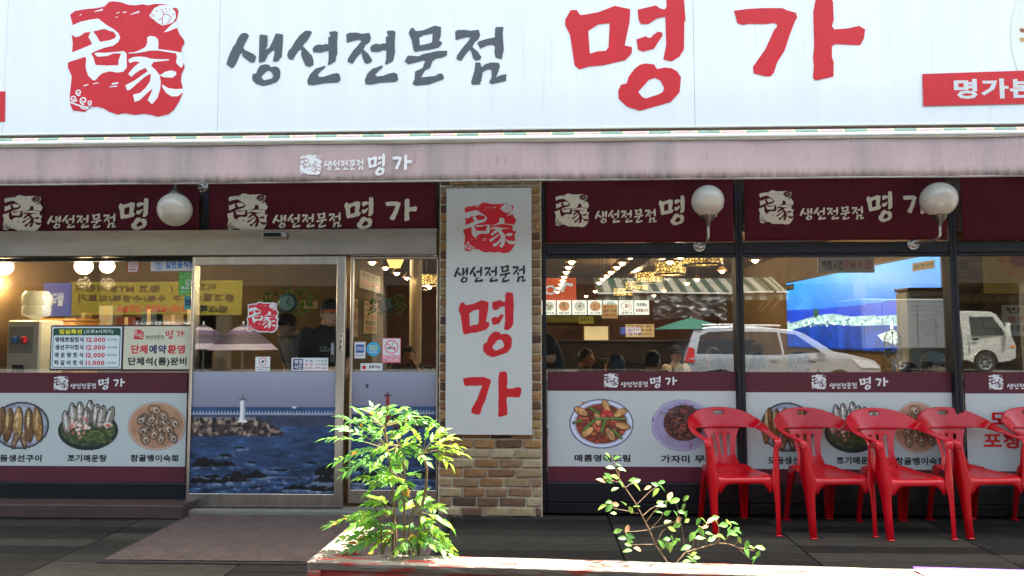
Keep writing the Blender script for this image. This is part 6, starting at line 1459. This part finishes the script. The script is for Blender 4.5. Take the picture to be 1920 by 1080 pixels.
    nf = len(fm.polygons); cen = np.zeros(nf*3); fm.polygons.foreach_get('center', cen); cen = cen.reshape(-1, 3); best = np.full(nf, 9.); mi = np.zeros(nf, int)
    for a, b, r, m_ in segs:
        a_, b_ = np.array(a), np.array(b); d_ = b_-a_; L = (d_@d_)+1e-9; tt = np.clip(((cen-a_)@d_)/L, 0, 1); ds = np.linalg.norm(cen-a_-tt[:, None]*d_, axis=1) - r
        u = ds < best; best[u] = ds[u]; mi[u] = m_
    fm.polygons.foreach_set('material_index', mi.astype(np.int32)); fm.polygons.foreach_set('use_smooth', [True]*nf); fm.name = 'body'
    link(bpy.data.objects.new('body', fm), t)
    for s in (-1, 1): 
        e_ = MB(); ellipsoid(e_, hd+Vector((s*.030, -.086, .006)), (.012, .008, .007), 8); e_.build('eye', M_black, t, 180)
    e_ = MB(); ellipsoid(e_, hd+Vector((0, -.092, -.055)), (.022, .007, .006), 8); e_.build('mouth', mat('lips', rgb(150, 84, 76), .5, var=0), t, 180)
    if hair:
        h_ = MB()
        def hf(u, v):
            a = 2*math.pi*u; ph = v*R(112) ; lim = R(66) if math.sin(a) < -.3 else R(112); ph = v*lim
            r_ = 1.0 + .03*math.sin(a*9+v*7)
            return (hd.x + .086*r_*math.sin(ph)*math.cos(a), hd.y + .006 + .104*r_*math.sin(ph)*math.sin(a), hd.z + .008 + .122*r_*math.cos(ph))
        h_.grid(hf, 36, 10).build('hair', M_hair, t, 180)
        if long_hair:
            q_ = MB(); ellipsoid(q_, hd+Vector((0, .06, -.09)), (.082, .05, .13)); q_.build('hair_back', M_hair, t, 180)
    if cap:
        c_ = MB(); c_.grid(lambda u, v: (hd.x+.093*math.sin(v*R(88))*math.cos(2*math.pi*u), hd.y+.004+.112*math.sin(v*R(88))*math.sin(2*math.pi*u), hd.z+.035+.098*math.cos(v*R(88))), 28, 8)
        c_.build('cap_crown', mat('cap_%d_%d_%d' % cap[0], rgb(*cap[0]), .8, var=.1), t, 180)
        v_ = MB(); v_.grid(lambda u, v: (hd.x+(.085*(1-.15*v))*math.sin(R(-80+160*u)), hd.y-.10*math.cos(R(-80+160*u))*(1+0*v)-v*.075*math.cos(R(-80+160*u)), hd.z+.042-.012*v-.02*math.sin(R(-80+160*u))**2), 14, 4)
        solid(v_.build('visor', mat('cap_%d_%d_%d' % cap[1], rgb(*cap[1]), .8, var=.1), t, 60), .004)
    t.scale = (stature,)*3
    return t
dn_e, dn_h = [(-.24, .02, 1.12), (.24, .02, 1.12)], [(-.25, -.05, .86), (.25, -.05, .86)]
fw_e, fw_h = [(-.22, -.02, 1.12), (.22, -.02, 1.12)], [(-.07, -.27, 1.10), (.07, -.27, 1.08)]
tb_e, tb_h = [(-.23, -.12, 1.15), (.23, -.12, 1.15)], [(-.12, -.38, 1.20), (.14, -.38, 1.20)]
G = -.02
c = at(606, 600, .70); st1 = person('person in a black printed t-shirt and cap standing inside the sliding door', (c.x, c.y, G), 42, False, (24, 24, 27), fw_e, fw_h, cap=((26, 26, 30), (214, 96, 52)), lean=.12, tilt=.7, stature=1.02)
gm = MB(); vs_, fs_ = glyphs('GENTLE', .012); gm.add([(-.105 + v[0]*.060, -.158 - .10*(1-abs(v[0]*.06-.105)/.2)*0, 1.245 + v[1]*.062) for v in vs_], fs_); gm.build('shirt_print', mat('shirt_print_grey', rgb(150, 148, 144), .7, var=0), st1, fix=False)
c = at(572, 600, 1.3); person('person in a grey t-shirt with bent head, behind the seal sticker', (c.x, c.y, G), -25, False, (96, 98, 100), dn_e, dn_h, cap=((30, 32, 38), (30, 32, 38)), lean=.25, tilt=1.0, stature=.97)
c = at(716, 640, 2.1); person('seated person with tied dark hair, back turned, behind the side light', (c.x, c.y, G), 165, True, (190, 160, 120), tb_e, tb_h, long_hair=True, lean=.1)
c = at(766, 640, 3.9); person('seated person lifting a hand to the mouth behind the no smoking sign', (c.x, c.y, G), 20, True, (60, 62, 70), [(-.23, -.1, 1.15), (.25, -.12, 1.2)], [(-.12, -.36, 1.2), (.06, -.16, 1.48)])
c = at(1052, 640, 1.5); person('standing person in a dark shirt reaching over a table beside the pillar', (c.x, c.y, G), -80, False, (40, 40, 42), [(-.24, -.16, 1.22), (.24, -.14, 1.2)], [(-.16, -.42, 1.12), (.18, -.44, 1.22)], lean=.35, tilt=.6, stature=.98)
c = at(1146, 660, .75); person('seated person with loose dark hair seen from behind in the pillar window', (c.x, c.y, G), 150, True, (196, 178, 150), tb_e, tb_h, long_hair=True, lean=.15)
c = at(1266, 650, 4.7); person('seated person in a white shirt and dark cap far inside', (c.x, c.y, G), 30, True, (206, 196, 170), tb_e, tb_h, cap=((30, 32, 40), (30, 32, 40)))
c = at(1418, 650, 1.3); person('seated person in a grey shirt at the left edge of the mural window', (c.x, c.y, G), 150, True, (120, 112, 98), tb_e, tb_h)
c = at(1582, 660, 1.9); person('seated person in a beige shirt bent low over the table before the mural', (c.x, c.y, G), 60, True, (192, 166, 120), tb_e, tb_h, lean=.75, tilt=1)
c = at(1748, 660, .95); person('seated person in a grey cap at the right side of the mural window', (c.x, c.y, G), 35, True, (90, 92, 96), tb_e, tb_h, cap=((128, 136, 140), (110, 118, 122)))
c = at(1212, 655, 2.0); person('seated person in a navy shirt between the bowls in the pillar window', (c.x, c.y, G), 120, True, (36, 42, 60), tb_e, tb_h, lean=.1)
c = at(1338, 655, 3.0); person('seated person in a dark red shirt at the right end of the pillar window', (c.x, c.y, G), -150, True, (80, 34, 34), tb_e, tb_h, long_hair=True)
c = at(1488, 655, 1.7); person('seated person in a black shirt and cap left of the mural', (c.x, c.y, G), 40, True, (28, 28, 32), tb_e, tb_h, cap=((36, 38, 44), (36, 38, 44)), tilt=.5)
c = at(1092, 650, 3.4); person('seated person in an olive shirt behind the standing one', (c.x, c.y, G), 60, True, (86, 84, 54), tb_e, tb_h, tilt=.5)
# ------------------------------------------------------------------ across the street (seen in the glass)
OYV = 18.6                                     # the far frontage, in the mirror image
OW = 2*GLASS_Y - OYV
M_opp = mat('far_frontage_brown', rgb(42, 35, 31), .85, var=.2, scale=1)
fb = thing('far_building', 'dark brown shop building across the street, mirrored in the windows', 'building', (0, OW-.4, .14))
MB().box(-30, 30, -8, 0, 2.95, 8.0).build('upper_wall', M_opp, fb)
MB().box(-30, 30, -8, -3.2, -.3, 2.95).build('back_wall', mat('far_shop_inside', rgb(46, 42, 40), .9, var=.3, scale=1), fb)
for k in range(11):
    x = -27.5 + 5.5*k; MB().box(x-.2, x+.2, -.5, -.01, -.3, 2.949).build('column', mat('far_column', rgb(96, 84, 72), .8, var=.2), fb)
for k in range(10):
    x = -24.7 + 5.5*k; w_ = MB().box(x-1.5, x+1.5, .002, .03, 4.2, 5.8).build('window', mat('far_window', rgb(40, 50, 58), .2, var=.1), fb); MB().box(x-.03, x+.03, .031, .05, 4.2, 5.8).build('window_bar', M_dark, w_)
def street_sign(px, Yv, label, draw, mats, name='shop_sign', cat='sign', t=.12):
    p, q = mir(px[0], px[2], Yv), mir(px[1], px[3], Yv); wx, wz = q.x-p.x, p.z-q.z
    o = thing(name, label, cat, ((p.x+q.x)/2, p.y, q.z)); MB().box(-wx/2, wx/2, -t, 0, 0, wz, c=.01).build('panel', mats[0], o)
    f = Flat(.004, -4); draw(f, wx, wz); f.build('print', mats, o); return o
M_byel = mat('banner_yellow', rgb(140, 127, 34), .6, var=.06)
def ban(f, w_, h):
    f.text('중고 MTB 자전거', -w_*.47, w_*.02, h*.70, h*.92, 1, 0, .03, flip=True); f.text('이고 / 구 /', w_*.08, w_*.36, h*.70, h*.92, 1, 0, .03, flip=True)
    f.text('수복/수영복/의료기', -w_*.45, w_*.06, h*.40, h*.62, 1, 0, .03, flip=True); f.text('중고헬스기구', w_*.10, w_*.46, h*.40, h*.62, 1, 0, .03, flip=True)
    f.text('010-6320-2764', -w_*.22, w_*.18, h*.08, h*.3, 2, 0, .03, flip=True); f.text('댄스복/', w_*.24, w_*.42, h*.08, h*.3, 1, 0, .03, flip=True)
street_sign((132, 455, 529, 590), OYV-.3, 'yellow banner with black lettering across the street, mirrored in the left window', ban, [M_byel, M_black, M_prred], 'street_banner', 'banner', .02)
def bl(f, w_, h): f.text('쌀국수', -w_*.4, w_*.3, h*.3, h*.7, 1, 0, .04, flip=True)
street_sign((80, 129, 532, 592), OYV-1.5, 'blue shop sign across the street, mirrored in the left window', bl, [mat('sign_blue', rgb(36, 84, 160), .5, var=.05), M_plainwhite])
def og(f, w_, h): f.disc(-w_*.2, h*.5, w_*.16, h*.2, 1, 0, 20, .6); f.stroke([(w_*.4, h*.7), (w_*.2, h*.75), (w_*.1, h*.4)], w_*.09, 1)
street_sign((1010, 1081, 523, 566), OYV-.3, 'orange shop sign across the street, mirrored beside the pillar', og, [mat('sign_orange', rgb(206, 80, 34), .5, var=.06), M_plainwhite])
def mt(f, w_, h): f.text('MTA', w_*.05, w_*.4, h*.3, h*.7, 1, 0, .03, flip=True)
street_sign((1164, 1202, 614, 628), OYV-4, 'small blue sign across the street, mirrored in the pillar window', mt, [mat('sign_blue2', rgb(50, 90, 170), .5, var=.05), M_plainwhite])
def wt(f, w_, h): f.text('부산종합상사', -w_*.45, w_*.45, h*.25, h*.75, 1, 0, .03, flip=True)
street_sign((248, 364, 601, 614), OYV-2.0, 'dark lettering board across the street, mirrored above the booking board', wt, [mat('sign_navy2', rgb(40, 44, 60), .5, var=.05), M_plainwhite])
# striped awning opposite
def far_awning(pxa, pxb, label):
    y1 = OW + .02; y0 = OW + 1.6; xa, xb = mir(pxa, 540, OYV-1.6).x, mir(pxb, 540, OYV-1.6).x
    zt, zb = mir(1250, 522, OYV).z, mir(1250, 549, OYV-1.6).z
    t = thing('striped_awning', label, 'awning', ((xa+xb)/2, OW, zb)); c = t.location; n = max(4, int((xb-xa)/.22)); mb = MB()
    for k in range(n):
        x0, x1 = xa-c.x+(xb-xa)*k/n, xa-c.x+(xb-xa)*(k+1)/n
        mb.add([(x0, 1.6, 0), (x1, 1.6, 0), (x1, .02, zt-zb), (x0, .02, zt-zb)], [(0, 1, 2, 3)], k % 2); mb.add([(x0, 1.6, 0), (x1, 1.6, 0), (x1, 1.62, -.24), (x0, 1.62, -.24)], [(0, 1, 2, 3)], k % 2)
    solid(mb.build('canopy', [mat('awning_green', rgb(26, 50, 38), .8, var=.15), mat('awning_white', rgb(120, 118, 106), .8, var=.12)], t), .01)
    MB().box(xa-c.x, xb-c.x, 1.6, 1.64, -.02, .03).build('front_bar', M_alu, t)
    for x in (xa-c.x+.05, xb-c.x-.05): MB().tube([(x, 1.6, 0), (x, .03, -.5)], .02, 6).build('stay', M_alu, t)
far_awning(1120, 1450, 'green and white striped awning across the street, mirrored in the pillar window'); far_awning(1455, 1478, 'narrow green and white striped awning end mirrored in the mural window')
# clear sheeting hung under it
p, q = mir(1225, 556, OYV-1.9), mir(1362, 594, OYV-1.9); t = thing('plastic_sheet', 'crumpled clear plastic sheet hanging under the striped awning', 'sheet', (p.x, p.y, q.z)); rg = random.Random(4)
cs = bpy.data.materials.new('clear_sheeting'); cs.use_nodes = True; b_ = nodes(cs)[1]; b_.inputs['Base Color'].default_value = rgb(110, 116, 120); b_.inputs['Roughness'].default_value = .25; b_.inputs['Alpha'].default_value = .55
jt = [[rg.uniform(-.12, .12) for _ in range(30)] for _ in range(30)]
MB().grid(lambda u, v: (u*(q.x-p.x), jt[int(u*16)][int(v*8)], (p.z-q.z)*v - (1-v)*.25*abs(u-.45)), 16, 8).build('sheet', cs, t)
# parasols
def parasol(px, py, Yv, r, hgt, label, cols, scal=0, name='parasol'):
    c = mir(px, py, Yv); t = thing(name, label, 'parasol', (c.x, c.y, -.165)); n = 24; mb = MB(); rr = [0, .18, .34, .5, .66, .82, 1.0]; zt = c.z + .165
    for i in range(len(rr)-1):
        def rp(q, k): a = 2*math.pi*k/n; sag = 1-.03*(1-math.cos(a*8))*q; return (r*q*sag*math.cos(a), r*q*sag*math.sin(a), zt - hgt*q**1.25)
        mb.add([rp(rr[i], k) for k in range(n)] + [rp(rr[i+1], k) for k in range(n)], [(k, (k+1) % n, (k+1) % n+n, k+n) for k in range(n)], i % len(cols))
    mb.build('canopy', cols, t, 30); MB().tube([(0, 0, 0), (0, 0, zt+.05)], .018, 8).build('pole', M_alu, t); MB().lathe([(0, .08), (.2, .06), (.24, 0)], n=20).build('base', M_dark, t)
PU = [mat('parasol_purple', rgb(34, 12, 36), .7, var=.05), mat('parasol_cream', rgb(120, 108, 114), .7, var=.04), mat('parasol_lilac', rgb(60, 32, 62), .7, var=.05), mat('parasol_plum', rgb(14, 7, 16), .7, var=.05)]
parasol(462, 607, 7.0, .62, .46, 'purple striped parasol mirrored in the middle of the sliding door', PU); parasol(388, 607, 7.6, .62, .46, 'purple striped parasol mirrored at the left edge of the sliding door', PU)
parasol(1295, 596, 13.0, .95, .30, 'green cafe parasol across the street, mirrored above the silver minivan', [mat('parasol_green', rgb(20, 92, 80), .7, var=.05)])

# ---------------- vehicles
M_tyre = mat('tyre', rgb(26, 26, 27), .8, var=.1); M_rim = mat('wheel_rim', rgb(170, 172, 174), .3, .8, var=.05)
M_cglass = mat('car_glass', rgb(18, 22, 26), .06, var=0, spec=.8)
def wheel(t, x, y, r, wd=.2):
    o = MB().lathe([(r*.62, -wd/2), (r*.95, -wd/2), (r, -wd*.35), (r, wd*.35), (r*.95, wd/2), (r*.62, wd/2)], n=28, axis='y').build('wheel', M_tyre, t, 40); o.location = (x, y, r)
    s = 1 if y > 0 else -1
    MB().lathe([(0, s*wd*.42), (r*.12, s*wd*.42), (r*.18, s*wd*.36), (r*.55, s*wd*.46), (r*.62, s*wd*.5), (r*.62, s*wd*.2)], n=28, axis='y').build('rim', M_rim, o, 40)
    for k in range(6):
        h = MB().box(r*.24, r*.50, -.005, .005, -.035*r/.3, .035*r/.3); hh = h.build('rim_slot', M_dark, o); hh.location = (0, s*wd*.475, 0); hh.rotation_euler = (0, R(60*k), 0)
def car_body(prof, arches, width, tumble, z_belt):
    """side profile (x,z) extruded across y, upper part leaning in"""
    mb = MB(); n = len(prof)
    def yy(z): return width/2 - max(0, z-z_belt)*tumble
    tri = tessellate_polygon([[Vector((p[0], p[1], 0)) for p in prof]])
    vs_ = [(p[0], -yy(p[1]), p[1]) for p in prof] + [(p[0], yy(p[1]), p[1]) for p in prof]
    return mb.add(vs_, [tuple(t) for t in tri] + [tuple(i+n for i in t[::-1]) for t in tri] + [(i, (i+1) % n, (i+1) % n+n, i+n) for i in range(n)])
def arch(cx, r, z0=.2, n=10): return [(cx + r*math.cos(R(180-180*k/n)), z0 + (r)*math.sin(R(180*k/n))) for k in range(n+1)]
# silver minivan, nose to +x
d_v = 11.9
xa, xb = mir(1281, 650, d_v).x, mir(1652, 680, d_v).x; L = xb-xa; yv = 2*GLASS_Y-d_v
van = thing('minivan', 'silver minivan parked in the street, mirrored in the two right windows', 'minivan', ((xa+xb)/2, yv-.95, -.165)); k_ = L/4.9
M_silver = mat('silver_paint', rgb(168, 174, 184), .2, .35, var=.03, coat=.6)
sc_ = lambda P: [(x*k_, z*1.0) for x, z in P]
prof = [(-2.40, .30)] + [(x, z) for x, z in arch(-1.50, .38, .30)] + [(x, z) for x, z in arch(1.42, .38, .30)] + [(2.38, .32), (2.45, .55), (2.42, .78), (2.25, .92), (1.75, 1.05), (1.30, 1.13), (.62, 1.58), (.35, 1.68), (-.6, 1.74), (-1.7, 1.73), (-2.12, 1.66), (-2.30, 1.25), (-2.44, .95), (-2.46, .55)]
o = car_body(sc_(prof), None, 1.88, .28, .95).build('body', M_silver, van, 30); bv = o.modifiers.new('edge', 'BEVEL'); bv.width = .05; bv.segments = 3; bv.limit_method = 'ANGLE'; bv.angle_limit = R(35)
def sidepanel(pts, yoff, m, name, parent, width=1.88, tumble=.28, zb=.95, both=True):
    for s in ((1, -1) if both else (1,)):
        mb = MB(); ps_ = sc_(pts); pt_ = [(p[0], s*(width/2 - max(0, p[1]-zb)*tumble + yoff), p[1]) for p in ps_]; tri = tessellate_polygon([[Vector((p[0], p[2], 0)) for p in pt_]])
        solid(mb.add(pt_, [tuple(t) for t in tri]).build(name, m, parent), .006, offset=0)
sidepanel([(-2.10, 1.08), (-1.98, 1.50), (-1.75, 1.60), (-1.02, 1.62), (-.98, 1.06)], .004, M_cglass, 'side_window', van); sidepanel([(-.92, 1.06), (-.96, 1.62), (-.05, 1.61), (.02, 1.06)], .004, M_cglass, 'side_window', van); sidepanel([(.08, 1.06), (.02, 1.60), (.42, 1.55), (1.02, 1.10)], .004, M_cglass, 'side_window', van)
for x in (-.95, .05, 1.08): sidepanel([(x, .38), (x, 1.04), (x+.012, 1.04), (x+.012, .38)], .003, M_dark, 'door_seam', van)
for x in (-.30, .70): sidepanel([(x, .90), (x, .935), (x+.2, .935), (x+.2, .90)], .012, M_rim, 'door_handle', van)
sidepanel([(-2.44, .88), (-2.30, 1.24), (-2.14, 1.20), (-2.16, .86)], .012, mat('tail_lamp_red', rgb(170, 20, 24), .2, var=.1), 'tail_lamp', van); sidepanel([(1.95, .74), (1.72, .98), (2.18, .90), (2.42, .72)], .012, mat('headlamp_clear', rgb(206, 210, 214), .1, var=.05), 'headlight', van)
sidepanel([(-2.2, .46), (-2.2, .50), (-1.92, .50), (-1.92, .46)], .01, M_dark, 'trim_strip', van); MB().box(-1.9*k_, .1*k_, -.62, -.58, 1.75, 1.79, c=.01).build('roof_rail', M_rim, van); MB().box(-1.9*k_, .1*k_, .58, .62, 1.75, 1.79, c=.01).build('roof_rail', M_rim, van)
sidepanel([(.95, 1.10), (.92, 1.24), (1.12, 1.24), (1.15, 1.10)], .10, M_silver, 'mirror', van)
for x in (-1.50*k_, 1.42*k_):
    for s in (-1, 1): wheel(van, x, s*.84, .32)
# white cab-over truck
d_t = 17.2; tc0 = mir(1806, 690, d_t); yt = 2*GLASS_Y-d_t
trk = thing('truck', 'white box truck across the street, its cab mirrored in the far right window', 'truck', (tc0.x, yt-.85, .14)); M_truck = mat('truck_white', rgb(180, 180, 174), .35, var=.04, coat=.4); k_ = 1.0
prof = [(.0, .42), (.12, .42)] + arch(.72, .40, .34) + [(1.45, .40), (1.62, .48), (1.66, .85), (1.52, 1.22), (1.12, 1.86), (.92, 1.96), (.10, 1.98), (.0, 1.9)]
o = car_body(prof, None, 1.7, .10, 1.2).build('cab', M_truck, trk, 30); bv = o.modifiers.new('edge', 'BEVEL'); bv.width = .04; bv.segments = 2; bv.limit_method = 'ANGLE'; bv.angle_limit = R(35)
kw = dict(width=1.7, tumble=.10, zb=1.2)
sidepanel([(.30, 1.22), (.28, 1.80), (.98, 1.80), (1.36, 1.22)], .004, M_cglass, 'side_window', trk, **kw); sidepanel([(.18, .60), (.18, 1.18), (.195, 1.18), (.195, .60)], .003, M_dark, 'door_seam', trk, **kw); sidepanel([(.30, 1.05), (.30, 1.12), (.48, 1.12), (.48, 1.05)], .01, M_dark, 'door_handle', trk, **kw); sidepanel([(1.48, .80), (1.50, .86), (1.62, .86), (1.63, .80)], .01, mat('indicator_orange', rgb(220, 120, 40), .2, var=0), 'indicator', trk, **kw)
for x, z0_, z1_ in ((1.30, 1.20, 1.60),): sidepanel([(x, z0_), (x, z1_), (x+.14, z1_), (x+.14, z0_)], .14, M_truck, 'mirror', trk, **kw)
wheel(trk, .72, .74, .33); wheel(trk, .72, -.74, .33); wheel(trk, -1.9, .74, .33); wheel(trk, -1.9, -.74, .33)
MB().box(-3.1, -.08, -.88, .88, .78, 2.35, c=.03).build('cargo_box', mat('cargo_grey', rgb(120, 124, 130), .5, var=.05), trk)
for k in range(6): MB().box(-3.0+.55*k, -2.96+.55*k, .881, .90, .80, 2.33).build('box_rib', M_rim, trk)
MB().box(-3.0, .1, -.4, .4, .45, .77).build('chassis', M_dark, trk)
